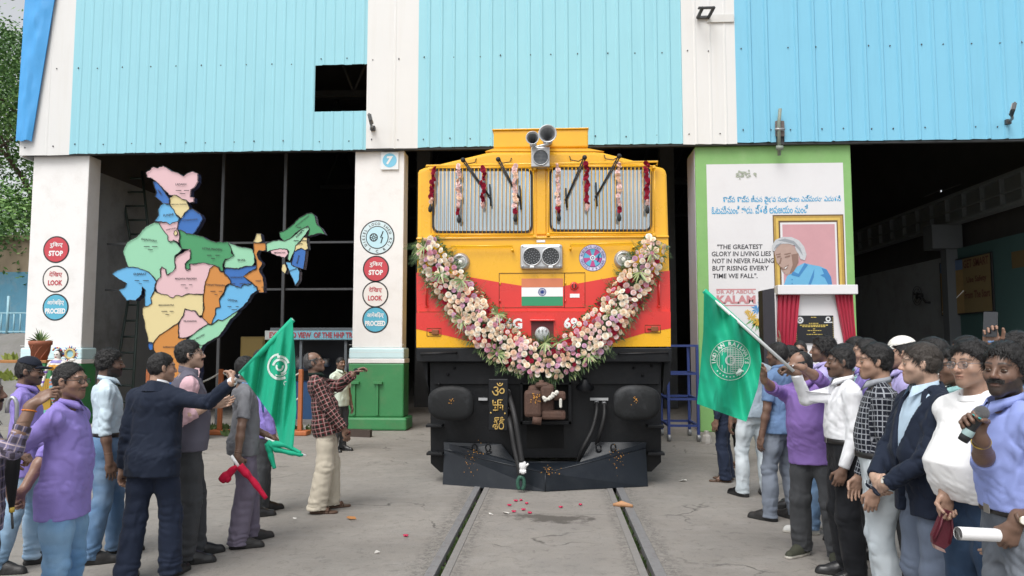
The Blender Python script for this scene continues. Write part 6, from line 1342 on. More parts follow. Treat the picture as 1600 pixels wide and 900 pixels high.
MAPS = [
 ('LADAKH', (348, 136), 44, 0, PKm, [(195,85),(225,60),(245,65),(270,55),(300,75),(330,85),(360,100),(372,88),(400,80),(420,88),(422,125),(405,150),(390,160),(388,190),(405,195),(402,212),(385,218),(370,205),(350,200),(330,183),(300,185),(285,170),(265,150),(240,125),(215,108),(198,105)]),
 ('JAMMU', (255, 172), 30, -55, DBm, [(225,125),(240,125),(262,150),(272,165),(290,190),(298,200),(295,222),(270,220),(255,205),(235,190),(240,165),(228,140)]),
 ('HIMACHAL PRADESH', (338, 224), 66, 0, YLm, [(298,195),(318,182),(330,185),(350,200),(372,208),(378,225),(385,245),(365,260),(350,285),(325,265),(315,245),(298,225)]),
 ('PUNJAB', (294, 272), 42, 8, LBm, [(255,232),(270,220),(295,225),(315,245),(325,268),(340,285),(335,300),(310,305),(300,315),(285,302),(262,300),(232,298),(250,270),(248,245)]),
 ('UTTARAKHAND', (388, 292), 62, 5, DBm, [(350,285),(365,262),(385,245),(400,245),(430,265),(442,285),(430,310),(415,335),(400,355),(370,350),(345,335),(330,335),(335,305)]),
 ('HARYANA', (305, 332), 40, 12, PKm, [(248,303),(285,303),(300,315),(310,306),(335,300),(332,335),(340,345),(345,365),(335,390),(315,380),(305,390),(292,385),(290,360),(275,345),(262,325)]),
 ('RAJASTHAN', (208, 382), 62, -8, LGm, [(232,303),(250,305),(262,325),(275,345),(290,360),(292,385),(318,385),(340,405),(350,420),(345,430),(320,450),(318,475),(325,490),(320,510),(310,520),(295,530),(285,535),(280,510),(265,500),(255,520),(260,540),(240,560),(225,540),(205,520),(190,515),(155,500),(115,498),(105,470),(92,430),(110,390),(150,370),(190,325),(215,310)]),
 ('UTTAR PRADESH', (485, 420), 80, -4, GRm, [(335,338),(345,335),(372,352),(410,357),(440,365),(470,380),(500,390),(555,390),(565,410),(570,440),(582,447),(560,462),(540,465),(530,490),(535,515),(520,520),(510,500),(490,490),(440,480),(410,485),(385,485),(388,510),(375,515),(365,505),(368,485),(390,460),(392,435),(375,420),(350,420),(345,400),(340,385),(342,360)]),
 ('MADHYA PRADESH', (370, 550), 86, 0, PKm, [(318,475),(325,455),(350,440),(370,425),(388,420),(392,440),(385,465),(365,485),(370,505),(385,510),(388,485),(410,487),(440,480),(470,487),(497,492),(475,505),(465,540),(455,565),(450,600),(445,620),(420,620),(380,615),(350,628),(330,622),(310,635),(290,622),(262,618),(240,605),(232,580),(240,565),(255,545),(260,535),(255,510),(265,498),(282,510),(285,532),(310,520),(325,505)]),
 ('BIHAR', (614, 468), 30, 0, LGm, [(555,390),(580,400),(610,412),(660,418),(668,440),(672,480),(660,495),(630,495),(600,505),(560,503),(537,498),(540,470),(560,462),(580,448),(568,420)]),
 ('', (0, 0), 0, 0, YLm, [(672,375),(680,352),(698,352),(705,385),(690,392),(665,390)]),
 ('WEST', (688, 560), 24, 0, ORm, [(665,392),(692,392),(718,395),(720,425),(705,430),(690,425),(680,445),(690,465),(705,480),(700,495),(690,510),(695,525),(708,545),(712,610),(690,612),(680,585),(665,572),(645,555),(622,540),(645,525),(680,505),(678,470),(668,440)]),
 ('JHARKHAND', (592, 545), 50, 0, DBm, [(545,503),(560,505),(600,507),(630,497),(660,495),(678,492),(676,505),(645,522),(622,540),(640,555),(660,572),(640,580),(620,575),(612,590),(580,580),(560,575),(568,560),(540,530),(538,515)]),
 ('CHHATTISGARH', (500, 578), 76, -3, ORm, [(475,505),(497,492),(515,500),(525,520),(540,525),(565,555),(565,570),(545,580),(535,610),(515,640),(520,675),(500,680),(498,710),(480,750),(465,745),(440,720),(445,690),(445,640),(447,610),(455,565),(465,540)]),
 ('ODISHA', (575, 645), 40, -8, LBm, [(565,572),(580,580),(612,590),(622,575),(660,572),(682,590),(680,605),(655,620),(640,650),(610,680),(590,695),(560,715),(530,735),(510,728),(485,752),(482,745),(500,705),(500,682),(522,675),(515,645),(535,620),(548,585)]),
 ('GUJARAT', (168, 531), 52, 0, LBm, [(45,528),(70,512),(110,500),(155,500),(190,515),(208,520),(225,545),(240,562),(232,590),(228,615),(215,635),(220,655),(205,670),(190,670),(188,640),(190,600),(178,585),(175,620),(150,645),(110,645),(75,600),(100,590),(110,570),(90,560),(65,545)]),
 ('MAHARASHTRA', (285, 666), 62, 0, YLm, [(230,605),(262,618),(290,622),(310,635),(330,622),(350,628),(380,617),(443,618),(445,650),(450,680),(440,710),(425,715),(405,690),(390,690),(365,682),(360,705),(345,730),(335,745),(310,760),(290,775),(250,800),(230,830),(215,835),(205,830),(200,800),(190,760),(188,740),(178,705),(180,680),(190,672),(205,670),(220,658),(215,635)]),
 ('TELANGANA', (388, 736), 54, 0, PKm, [(365,685),(395,690),(410,690),(430,718),(440,720),(468,748),(430,770),(400,795),(370,810),(340,810),(335,790),(338,750),(345,730),(360,710)]),
 ('ANDHRA PRADESH', (413, 815), 78, 28, LGm, [(480,752),(512,730),(530,735),(560,715),(590,695),(600,695),(560,735),(535,775),(515,800),(480,820),(445,840),(430,870),(430,920),(400,940),(380,900),(375,850),(380,815),(400,795),(430,772),(465,750)]),
 ('KARNATAKA', (300, 850), 54, 0, ORm, [(335,745),(338,790),(335,810),(370,812),(378,830),(375,860),(380,900),(390,940),(350,985),(310,1000),(280,970),(255,930),(240,880),(225,860),(225,835),(250,800),(290,775),(310,762)]),
 ('', (0, 0), 0, 0, DBm, [(205,828),(222,830),(228,860),(212,865),(203,850)]),
 ('', (0, 0), 0, 0, PKm, [(350,985),(390,940),(430,920),(432,960),(425,1010),(405,1060),(380,1110),(350,1130),(335,1090),(320,1020)]),
 ('', (0, 0), 0, 0, DBm, [(310,1000),(325,1020),(340,1090),(345,1130),(325,1090),(305,1040),(290,1000)]),
 ('ASSAM', (865, 356), 32, 45, LGm, [(722,395),(745,385),(775,380),(800,385),(830,372),(850,355),(880,330),(905,318),(910,335),(890,360),(870,385),(850,405),(845,430),(835,450),(825,472),(815,465),(822,430),(815,420),(780,418),(745,425),(725,432)]),
 ('ARUNACHAL PRADESH', (880, 297), 70, 38, GRm, [(778,348),(800,340),(830,320),(865,285),(900,265),(920,262),(935,275),(940,305),(965,330),(980,355),(955,350),(920,360),(905,365),(912,335),(905,318),(880,330),(850,350),(830,372),(800,385),(785,370)]),
 ('', (0, 0), 0, 0, YLm, [(885,368),(900,370),(905,420),(890,425),(875,415),(845,430),(850,405),(872,388)]),
 ('MANIPUR', (862, 465), 34, 75, DBm, [(845,430),(875,418),(895,425),(893,460),(885,508),(860,500),(832,490),(838,460)]),
 ('MIZORAM', (838, 512), 34, 20, LBm, [(808,475),(830,478),(835,492),(860,502),(868,520),(865,560),(850,580),(835,545),(820,515)]),
 ('', (0, 0), 0, 0, YLm, [(790,488),(805,485),(812,510),(805,530),(790,515)]),
 ('MEGHALAYA', (782, 436), 44, 0, PKm, [(740,425),(780,418),(815,422),(820,440),(805,458),(780,452),(745,440)]),
 ('', (0, 0), 0, 0, YLm, [(318,342),(328,338),(334,352),(325,362),(316,355)])]
imap = thing('map_of_india', 'large cut-out map of India with states in pastel colours before the left bay', 'map', mp_((330, 1130))); io = world_loc(imap)
NAVY = mat('map_edge_navy', (.012, .016, .06), rough=.5, var=.2); bd, fc, ln_, tx = MB(), MB(), MB(), MB()
for k, (nm, c, w_, rot, m, pts) in enumerate(MAPS):
    J = jag(pts); P = [mp_(p) for p in J]; a2 = sum(P[i].x * P[(i + 1) % len(P)].z - P[(i + 1) % len(P)].x * P[i].z for i in range(len(P)))
    if a2 < 0: P = P[::-1]
    fo = .004 + .0006 * k; bd.prism([p + Vector((0, .0004 * k, 0)) for p in P], (0, .12, 0), NAVY); fc.add([p - Vector((0, fo, 0)) for p in P], [tuple(range(len(P)))], m)
    ln_.tube([p - Vector((0, .024, 0)) for p in P] + [P[0] - Vector((0, .024, 0))], .006, BLACK, 4, False)
    if nm: a = math.radians(rot); tx.text(nm, mp_(c, .030), LETK, w=w_ * MS * MY / FPX * 1.15, x=(math.cos(a), 0, math.sin(a)), z=(-math.sin(a), 0, math.cos(a)), bold=.02)
    if len(pts) > 18 and nm:
        for q in range(3): tx.box(mp_((c[0] - 22 + 18 * q, c[1] + 20 + 14 * (q % 2) + 6), .032), mp_((c[0] - 22 + 18 * q + rnd.uniform(12, 26), c[1] + 22.5 + 14 * (q % 2) + 6), .030), LETK)
bd.build('map_board', imap, origin=io); fc.build('state_panels', imap, origin=io); ln_.build('border_lines', imap, origin=io); tx.build('map_lettering', imap, origin=io)
g = MB(); c = mp_((345, 1100)); g.box((c.x - .5, MY + .05, 0), (c.x + .4, MY + .18, c.z + .1), NAVY); g.box((c.x - .06, MY + .21, 0), (c.x + .02, MY + .27, 3.6), DKSTEEL); g.build('map_stand', imap, origin=io)

# ---- plaque stand with curtains
SY = 12.6
def sp(px, py, d=0.0): p = atY(px, py, SY); p.y -= d; return p
STW = mat('stand_white', (.72, .72, .74), rough=.45, var=.03); CUR = mat('crimson_satin', (.40, .012, .045), rough=.38, var=.12, scale=4); CUR.node_tree.nodes['Principled BSDF'].inputs['Sheen Weight'].default_value = .3
st = thing('plaque_stand', 'white unveiling stand with pelmet standing before the green mural pillar', 'stand', sp(1272, 640)); st.location.z = 0; so0 = world_loc(st)
g = MB(); a, b = sp(1213, 600), sp(1331, 458); g.box((a.x, SY, 0), (b.x, SY + .05, b.z), STW, .008); g.box((a.x, SY - .02, 0), (a.x + .03, SY + .12, b.z), STW, .004); g.box((b.x - .03, SY - .02, 0), (b.x, SY + .12, b.z), STW, .004); g.build('back_board', st, origin=so0)
g = MB(); a, b = sp(1211, 461, .16), sp(1334, 446, .16); g.box((a.x, SY - .17, a.z), (b.x, SY + .06, b.z), STW, .008); g.build('pelmet', st, origin=so0)
g = MB(); g.box((a.x, SY - .25, 0), (b.x, SY + .4, .08), STW, .01); g.build('foot', st, origin=so0)
g = MB(); PLQ = mat('black_granite', (.018, .02, .025), rough=.12, var=.3, scale=80); a, b = sp(1243, 536), sp(1301, 493); g.box((a.x, SY - .03, a.z), (b.x, SY - .002, b.z), PLQ, .004); pq = g.build('plaque', st, origin=so0)
g = MB(); GL_ = mat('engraved_gold', (.55, .42, .10), rough=.5, var=.2); PW = mat('engraved_white', (.62, .64, .66), rough=.5); wx, wz = b.x - a.x, b.z - a.z
q = lambda u, v: Vector((a.x + wx * u, SY - .033, a.z + wz * v))
g.disc(q(.12, .83), .055, PW, r_in=.028); g.disc(q(.12, .83), .016, PW); g.disc(q(.86, .87), .042, PW, r_in=.02); g.box(q(.75, .73), q(.97, .77) - Vector((0, .002, 0)), PW)
for v, w_ in ((.92, .14), (.70, .26), (.63, .74), (.58, .62), (.50, .05), (.44, .34), (.37, .05), (.30, .40)):
    u = .48 - w_ / 2
    while u < .48 + w_ / 2: l_ = rnd.uniform(.03, .08); g.box(q(u, v), q(min(u + l_, .5 + w_ / 2), v + (.035 if w_ > .5 else .026)) - Vector((0, .002, 0)), GL_); u += l_ + .014
for u in (.02, .98): 
    for v in np.arange(.05, .9, .07): g.box(q(u - .006, v), q(u + .006, v + .035) - Vector((0, .002, 0)), GL_)
g.build('plaque_engraving', pq, origin=so0)
def curtain(xt0, xt1, xb0, xb1, ytop, ybot, lab, ph):
    g = MB(); nx, nz = 46, 26; vs = []
    for j in range(nz + 1):
        f = j / nz
        for i in range(nx + 1):
            u = i / nx; px = (xt0 + (xt1 - xt0) * u) * (1 - f) + (xb0 + (xb1 - xb0) * u) * f; py = ytop + (ybot - ytop) * f; p = sp(px, py, .07); w_ = math.sin(u * 30 + ph + .9 * math.sin(f * 3 + ph)) * .022 + .012 * math.sin(u * 61 + f * 2); vs.append((p.x, p.y + w_, p.z))
    n = nx + 1; g.add(vs, [(j * n + i, (j + 1) * n + i, (j + 1) * n + i + 1, j * n + i + 1) for j in range(nz) for i in range(nx)], CUR, True); o = [(v[0], v[1] + .006, v[2]) for v in vs]; g.add(o, [(j * n + i + 1, (j + 1) * n + i + 1, (j + 1) * n + i, j * n + i) for j in range(nz) for i in range(nx)], CUR, True)
    tag(g.build('curtain', None, origin=sp(xt0, ytop)), lab, 'curtain', 'crimson curtains of the plaque stand')
curtain(1213.5, 1247, 1213, 1238, 461, 575, 'crimson satin curtain on the side of the black upright board, under the pelmet', .3); curtain(1302.5, 1330.5, 1322, 1336, 461, 560, 'crimson satin curtain gathered on the green pillar edge side of the plaque', 1.7)
g = MB(); a, b = atY(1194, 560, 12.0), atY(1210, 450, 12.0); g.prism([(a.x, 12.0, 0), (b.x, 12.0, 0), (b.x, 12.0, b.z), (a.x, 12.0, b.z - .035)], (0, .25, 0), mat('black_laminate', (.028, .026, .034), rough=.35, var=.2)); bo = g.build('upright_board', None, origin=(a.x, 12.0, 0)); tag(bo, 'tall narrow black upright board beside the white plaque stand', 'board')

# ---- lamps and a pipe on the shed
def flood(lab, base, head, r, turn):
    t = thing('floodlight', lab, 'lamp', base, 'floodlights on the shed front'); b, h = Vector(base), Vector(head); o = world_loc(t)
    g = MB(); g.box(b + Vector((-.05, -.02, -.05)), b + Vector((.05, .06, .05)), DKSTEEL, .01); m_ = b + Vector((0, -.12, .02)); g.tube([b, m_, h], .028, STEEL, 8); g.build('bracket', t, origin=o)
    d = (h - b).normalized(); s_ = d.cross(Vector((0, -1, 0))).normalized(); up = s_.cross(d); w, l = r
    M_ = Matrix((s_, d, up)).transposed().to_4x4(); M_.translation = h
    bm = bmesh.new(); bmesh.ops.create_cube(bm, size=1)
    for v in bm.verts: v.co = Vector((v.co.x * w, (v.co.y + .45) * l, v.co.z * .07))
    bmesh.ops.bevel(bm, geom=bm.edges[:], offset=.02, segments=2, affect='EDGES'); g = MB(); g.bm(bm, mat('lamp_case', (.09, .095, .10), rough=.5, metal=.3), False, M_); g.build('lamp_head', t, origin=o)
    g = MB(); bm = bmesh.new(); bmesh.ops.create_cube(bm, size=1); sgn = turn
    for v in bm.verts: v.co = Vector((v.co.x * w * .78, (v.co.y + .5) * l * .72 + l * .12, v.co.z * .012 + sgn * .040))
    g.bm(bm, mat('lamp_lens', (.42, .44, .45), rough=.2), False, M_); g.build('lens', t, origin=o)
c0 = atY(582, 200, YC - .06); c1 = atY(579.5, 190, YC - .45); flood('grey floodlight on the white panel beside the square window opening', c0, c1, (.17, .30), -1)
c0 = atY(1576, 190, YC - .08); c1 = atY(1581, 176, YC - .5); flood('grey floodlight on the blue cladding far towards the right edge', c0, c1, (.17, .36), -1)
t = thing('lamp_bracket', 'dark angled lamp bracket high on the white cladding above the mural', 'bracket', atY(1098, 28, YC)); o = world_loc(t); g = MB()
for dx in (0, .22): a, b = atY(1090, 28, YC - .05), atY(1094, 12, YC - .4); g.tube([a + Vector((dx, 0, 0)), b + Vector((dx + .05, 0, 0))], .035, DKSTEEL, 6)
a, b = atY(1089, 30, YC), atY(1107, 26, YC); g.box((a.x, YC - .06, a.z), (b.x, YC - .012, b.z), DKSTEEL, .005); a, b = atY(1091, 13, YC - .42), atY(1116, 10, YC - .42); g.box((a.x, YC - .44, a.z), (b.x, YC - .36, b.z), DKSTEEL, .008); g.build('arm', t, origin=o)
g = MB(); a, b = atY(1105, 36, YC), atY(1146, 23, YC); g.box((a.x, YC - .035, a.z), (b.x, YC - .012, b.z), mat('patch_sheet', (.62, .62, .60), rough=.5, var=.1), .004); g.build('patch_plate', t, origin=o)
g = MB(); p = lambda x, y, d: atY(x, y, YC - d); PG = mat('old_pipe', (.22, .26, .22), rough=.6, var=.3); g.tube([p(1219, 170, .12), p(1217, 192, .12), p(1217.5, 243, .02)], .035, PG, 8); g.tube([p(1213, 231, .10), p(1223, 231, .10)], .05, PG, 8); g.box(p(1212, 213, .06), p(1225, 189, .02), mat('old_insulator', (.16, .13, .12), rough=.7, var=.4), .02); g.tube([p(1211, 202, .11), p(1226, 202, .11)], .03, STEEL, 8)
tag(g.build('conduit_pipe', None, origin=p(1217, 243, 0)), 'old cable pipe with a clamp above the mural pillar', 'pipe')

# ---- inside the left bay: display case, banner, cabinet, ladders, barrier
t = thing('display_case', 'dark display case with turned steel parts on a blue plinth in the left bay', 'display case', atY(500, 650, 17.4)); t.location.z = 0; o = world_loc(t); q = lambda x, y, d=0: atY(x, y, 17.4 - d)
g = MB(); a, b = q(420, 648), q(600, 598); g.box((a.x, 17.4, .0), (b.x, 18.4, b.z), mat('plinth_blue', (.03, .09, .22), rough=.5, var=.2)); g.build('plinth', t, origin=o)
g = MB(); a, b = q(420, 598), q(600, 532); GC_ = mat('case_grey', (.16, .18, .20), rough=.5, var=.15); g.box((a.x, 18.3, a.z), (b.x, 18.4, b.z + .3), mat('case_back', (.05, .052, .06), rough=.7)); g.box((a.x, 17.4, b.z), (b.x, 18.4, b.z + .30), GC_)
for px in (420, 470, 540, 598): x = q(px, 560).x; g.box((x - .03, 17.38, a.z), (x + .03, 17.46, b.z), GC_)
g.build('case_frame', t, origin=o)
for px, r in ((477, .20), (560, .24)): g = MB(); c = q(px, 567); g.lathe([(r * .4, -.4), (r * .9, -.38), (r, -.3), (r, -.05), (r * .85, 0), (r * 1.1, .03), (r * 1.1, .15), (r * .5, .2), (r * .5, .45)], (c.x, 17.9, c.z), (1, -.25, 0), STEEL, 24); g.build('turned_part', t, origin=o)
t = thing('banner', 'blue hanging strip banner with red letters above the display case', 'banner', q(480, 523, .1)); o = world_loc(t); g = MB(); a, b = q(414, 530.5, .1), q(560, 516.5, .1); g.box((a.x, 17.30, a.z), (b.x, 17.33, b.z), mat('banner_blue', (.26, .55, .68), rough=.6, var=.1)); g.box((a.x, 17.294, a.z), (q(456, 520, .1).x, 17.299, b.z), mat('banner_white', (.55, .58, .58), rough=.6)); g.build('banner_sheet', t, origin=o)
g = MB(); c = q(485.5, 523.5, .12); g.text('EXPLODED VIEW  OF THE HHP TR', (c.x, 17.288, c.z), LETR, w=abs(q(549, 523).x - q(420, 523).x), h=.135, bold=.03); g.build('banner_lettering', t, origin=o)
g = MB(); a, b = q(374, 600, -1), q(414, 526, -1); g.box((a.x, 18.4, 0), (b.x, 19.0, b.z), mat('ochre_cabinet', (.22, .15, .04), rough=.6, var=.2), .01); g.box((a.x + .04, 18.38, .9), (b.x - .04, 18.4, b.z - .05), mat('ochre_cabinet_door', (.26, .18, .05), rough=.55), .004); tag(g.build('cabinet', None, origin=(a.x, 18.4, 0)), 'tall ochre cabinet at the back of the left bay', 'cabinet')
def ladder(lab, A0, A1, B0, B1, n, r=.03, cat='ladder', m=None):
    t = thing('ladder', lab, cat, A0); o = world_loc(t); m = m or mat('dark_green_steel', (.035, .055, .05), rough=.55, var=.3); A0, A1, B0, B1 = map(Vector, (A0, A1, B0, B1))
    for a, b in ((A0, A1), (B0, B1)): g = MB(); g.tube([a, b], r, m, 8); g.build('side_rail', t, origin=o)
    for k in range(n): f = (k + .5) / n; g = MB(); g.tube([A0.lerp(A1, f), B0.lerp(B1, f)], r * .8, m, 6); g.build('rung', t, origin=o)
    return t
f = lambda x, y, Y: tuple(atY(x, y, Y)); ladder('dark steel step ladder leaning in the left bay beside the plain wall', f(168, 668, 16.6), f(205, 440, 17.2), f(204, 668, 16.6), f(218, 440, 17.2), 9); ladder('dark steel access ladder hung high under the roof of the left bay', f(208, 400, 17.0), f(186, 268, 17.4), f(236, 400, 17.0), f(222, 268, 17.4), 6)
BO = mat('barrier_orange', (.42, .13, .045), rough=.55, var=.15); CH = mat('white_chain', (.62, .62, .58), rough=.6, var=.1); by = 14.3
bx = [atY(x, 600, by).x for x in (232, 345, 470)]
for x, lb in zip(bx, ('orange barrier post behind the man in the grey waistcoat', 'orange barrier post left of the man in the grey shirt', 'orange barrier post behind the man in the checked shirt')):
    t = thing('barrier_post', lb, 'post', (x, by, 0), 'orange posts of the chain barrier'); g = MB(); g.box((x - .04, by - .04, .09), (x + .04, by + .04, 1.25), BO, .012); g.build('post', t, origin=(x, by, 0)); g = MB(); g.box((x - .18, by - .15, 0), (x + .18, by + .15, .09), BO, .02); g.build('base', t, origin=(x, by, 0))
for (xa_, xb_), lb in zip(((bx[0], bx[1]), (bx[1], bx[2])), ('white chain drooping left of the post beside the grey shirt', 'white chain drooping behind the left green flag')):
    for z, e in ((1.20, ', upper one'), (.72, ', lower one')):
        g = MB(); P = [Vector((xa_ + (xb_ - xa_) * u, by, z - .26 * 4 * u * (1 - u))) for u in np.linspace(0, 1, 40)]; g.tube(P, .014, CH, 6)
        for i in range(0, 39, 1): g.sph(P[i], (.024, .012, .018), CH, 6, 4)
        tag(g.build('barrier_chain', None, origin=P[0]), lb + e, 'chain', 'white chains of the barrier')
g = MB(); a = atZ(540, 682); g.prism([Vector((a.x - .05, a.y, 0)), Vector((a.x + .5, a.y - .15, 0)), Vector((a.x + .5, a.y - .15, .13)), Vector((a.x - .05, a.y, .13))], (0, .16, 0), mat('rail_offcut', (.05, .035, .028), rough=.7, var=.4, bump=.4)); tag(g.build('rail_offcut', None, origin=a), 'short rusty rail offcut lying at the foot of the middle pillar', 'rail offcut')
g = MB(); g.box((-9.9, YF - .1, 0), (-4.4, YF + .25, .07), CONC, .02); part(g, 'threshold')
weeds('threshold_weeds', [(rnd.uniform(-7.4, -4.5), YF - .15 + rnd.uniform(-.06, .04), 0) for _ in range(26)] + [(bx[1] + .25 + rnd.uniform(-.12, .3), by - .2, 0) for _ in range(10)], LEAF, 'small weeds growing along the concrete threshold', .04, .16, 9, .08)

# ---- right of the engine: blue trolley frame and a white block
t = thing('trolley_frame', 'blue steel trolley frame on castors beside the engine', 'trolley', atZ(1062, 690)); o = world_loc(t); BL = mat('trolley_blue', (.025, .05, .20), rough=.5, var=.2); g = MB(); y = o.y
xs = [atY(px, 600, y).x for px in (1044, 1090)]; 
for x in xs:
    for yy in (y, y + .9): g.box((x - .025, yy - .025, .10), (x + .025, yy + .025, 1.72), BL, .005)
for z in (.28, .75, 1.2, 1.70):
    for yy in (y, y + .9): g.box((xs[0], yy - .02, z - .02), (xs[1], yy + .02, z + .02), BL)
    for x in xs: g.box((x - .02, y, z - .02), (x + .02, y + .9, z + .02), BL)
g.build('frame', t, origin=o)
for x in xs:
    for yy in (y, y + .9): g = MB(); g.lathe([(.02, -.03), (.06, -.03), (.065, 0), (.06, .03), (.02, .03)], (x, yy, .066), (1, 0, 0), STEEL, 16); g.build('castor', t, origin=o)
g = MB(); a = atZ(1104, 693); g.lathe([(.085, 0), (.09, .04), (.075, .13), (.045, .16), (.04, .22), (0, .225)], a, (0, 0, 1), CONC, 7, False); tag(g.build('marker_stone', None, origin=a), 'small pale concrete block beside the blue trolley', 'stone')
# far things glimpsed beyond the right gap
# ---- poster and fan on the inner right wall
XW = 10.98; t = thing('safety_poster', 'faded yellow safety poster on the inner wall of the right bay', 'poster', atX(1513, 440, XW - .02)); o = world_loc(t); g = MB(); q = lambda x, y, d=0.0: atX(x, y, XW - .03 - d); A = [q(1472, 488), q(1554, 484), q(1551, 390), q(1472, 406)]
y0, y1, z0, z1 = A[1].y, A[0].y, 2.55, 4.05; g.box((XW - .05, y0, z0), (XW - .012, y1, z1), BLACK); g.build('poster_frame', t, origin=o); g = MB(); yw = y1 - y0
PS = mat('poster_ochre', (.20, .15, .07), rough=.7, var=.12); 
def pq_(u0, u1, v0, v1, m, d): g.add([(XW - .05 - d, y1 - yw * u0, z0 + (z1 - z0) * v0), (XW - .05 - d, y1 - yw * u1, z0 + (z1 - z0) * v0), (XW - .05 - d, y1 - yw * u1, z0 + (z1 - z0) * v1), (XW - .05 - d, y1 - yw * u0, z0 + (z1 - z0) * v1)], [(0, 1, 2, 3)], m)
pq_(.02, .98, .02, .98, PS, .004); pq_(.02, .48, .80, .98, mat('poster_blue', (.10, .16, .30), rough=.7), .007); pq_(.02, .48, .02, .80, mat('poster_brown', (.28, .19, .08), rough=.7, var=.25), .007); pq_(.15, .33, .35, .55, mat('poster_blue', (.10, .16, .30)), .010)
tx_ = lambda s, u, v, w_, h_: g.text(s, (XW - .062, y1 - yw * u, z0 + (z1 - z0) * v), mat('poster_ink', (.12, .04, .03), rough=.7), w=w_ * yw, h=h_, x=(0, -1, 0), bold=.02)
tx_('GET SMART', .73, .88, .46, .22); tx_('Use Safety', .73, .58, .36, .20); tx_('From The Start', .73, .33, .46, .20); g.tube([(XW - .06, y1 - yw * .03, z0 + .1), (XW - .06, y1 - yw * .48, z0 + .62)], .012, LETW, 4); g.build('poster_sheet', t, origin=o)
t = thing('wall_fan', 'dark round wall fan on the grey plaster of the right bay', 'fan', atX(1452, 462, XW)); o = world_loc(t); g = MB(); c = o + Vector((-.35, 0, 0))
for rr in (.28, .2, .1): g.tube([c + Vector((0, rr * math.cos(a_), rr * math.sin(a_))) for a_ in np.linspace(0, 6.283, 25)], .008, BLACK, 5, False)
for k in range(4): a_ = k * 1.57 + .4; d = Vector((.05, math.cos(a_), math.sin(a_))); g.add([c, c + d * .25 + Vector((.03, .07, .05)), c + d * .27 - Vector((.03, .05, .07))], [(0, 1, 2)], BLACK)
g.build('cage', t, origin=o); g = MB(); g.cyl(c, c + Vector((.15, 0, 0)), .08, BLACK, 12); g.tube([c + Vector((.1, 0, 0)), o + Vector((-.1, 0, -.2)), o + Vector((0.02, 0, -.2))], .03, BLACK, 8); g.build('motor', t, origin=o)

# ---- far left: trees, coloured wall, railing, rubble bank, planter, statue
BARK = mat('tree_bark', (.09, .065, .045), rough=.95, var=.35, scale=10, bump=.8, bscale=20); TL = [mat('crown_leaf_' + n, c, rough=.55, var=.35, scale=2.5) for n, c in (('dark', (.045, .12, .025)), ('mid', (.085, .20, .040)), ('light', (.15, .28, .07)))]
def tree(lab, x, y, h, cr, n, seed, lo=.25):
    R_ = random.Random(seed); t = thing('tree', lab, 'tree', (x, y, 0), 'trees beside the shed'); o = Vector((x, y, 0)); g = MB(); tips = []
    def limb(p, d, r, L_, lv):
        P = [p]; q = Vector(p); dd = Vector(d)
        for k in range(4): dd = (dd + Vector((R_.gauss(0, .12), R_.gauss(0, .12), R_.gauss(0, .06)))).normalized(); q = q + dd * L_ / 4; P.append(Vector(q))
        g.tube(P, r, BARK, 7, True, r * .55)
        if lv == 0: tips.append(q); return
        for _ in range(4 if lv > 1 else 3): b = P[R_.choice((2, 3, 4))]; nd = (dd + Vector((R_.gauss(0, .75), R_.gauss(0, .75), R_.gauss(.15, .35)))).normalized(); limb(b, nd, r * .5, L_ * .66, lv - 1)
        tips.append(q)
    limb(o, Vector((0, 0, 1)), h * .028, h * lo * 1.4, 3); g.build('trunk', t, origin=o); c = MB(); cl = []
    for tp in tips:
        for _ in range(2): cl.append((tp + Vector((R_.gauss(0, .6), R_.gauss(0, .6), R_.gauss(0, .5))), R_.uniform(.5, 1.1)))
    while len(cl) < n:
        a, e = R_.uniform(0, 6.283), math.asin(R_.uniform(-.6, 1)); rr = cr * R_.uniform(.55, 1.05); cl.append((o + Vector((rr * math.cos(a) * math.cos(e), rr * math.sin(a) * math.cos(e), h * .62 + rr * .8 * math.sin(e))), R_.uniform(.5, 1.2)))
    for p, s_ in cl:
        m = R_.choice(TL)
        for _ in range(70):
            v = Vector((R_.gauss(0, 1), R_.gauss(0, 1), R_.gauss(0, .75))); b = p + v * s_ * .42; d = Vector((R_.gauss(0, 1), R_.gauss(0, 1), R_.gauss(-.2, .7))).normalized(); w_ = d.orthogonal().normalized(); l_ = R_.uniform(.09, .20); c.add([b, b + d * l_ * .5 + w_ * l_ * .24, b + d * l_, b + d * l_ * .5 - w_ * l_ * .24], [(0, 1, 2, 3)], m)
    c.build('crown', t, origin=o)
tree('tall leafy tree close behind the left corner of the shed', -20.0, 25.5, 16, 4.4, 520, 3); tree('leafy tree standing further back behind the coloured wall', -25.0, 31, 17, 5, 420, 8, .2); tree('low spreading tree overhanging the coloured wall', -17.0, 23.0, 8.4, 2.4, 240, 5)
g = MB(); WB = mat('wall_beige', (.36, .29, .20), rough=.85, var=.15, dirt=(.18, .15, .11), dirt_amt=.7, dscale=1.5); WBl = mat('wall_faded_blue', (.12, .32, .45), rough=.8, var=.2, scale=3, dirt=(.30, .36, .38), dirt_amt=.7, dscale=2); YW = 21.6
zt_, zm, zb_ = atY(20, 375, YW).z, atY(20, 425, YW).z, .5; g.box((-34, YW, zm), (-14.6, YW + .3, zt_), WB); g.box((-34, YW - .004, .3), (-14.6, YW + .3, zm), WBl); g.box((-34, YW - .1, zt_), (-14.5, YW + .4, zt_ + .12), WB, .02); tag(g.build('boundary_wall', None, origin=(-16, YW, 0)), 'faded blue and beige wall at the left edge behind the railing', 'wall')
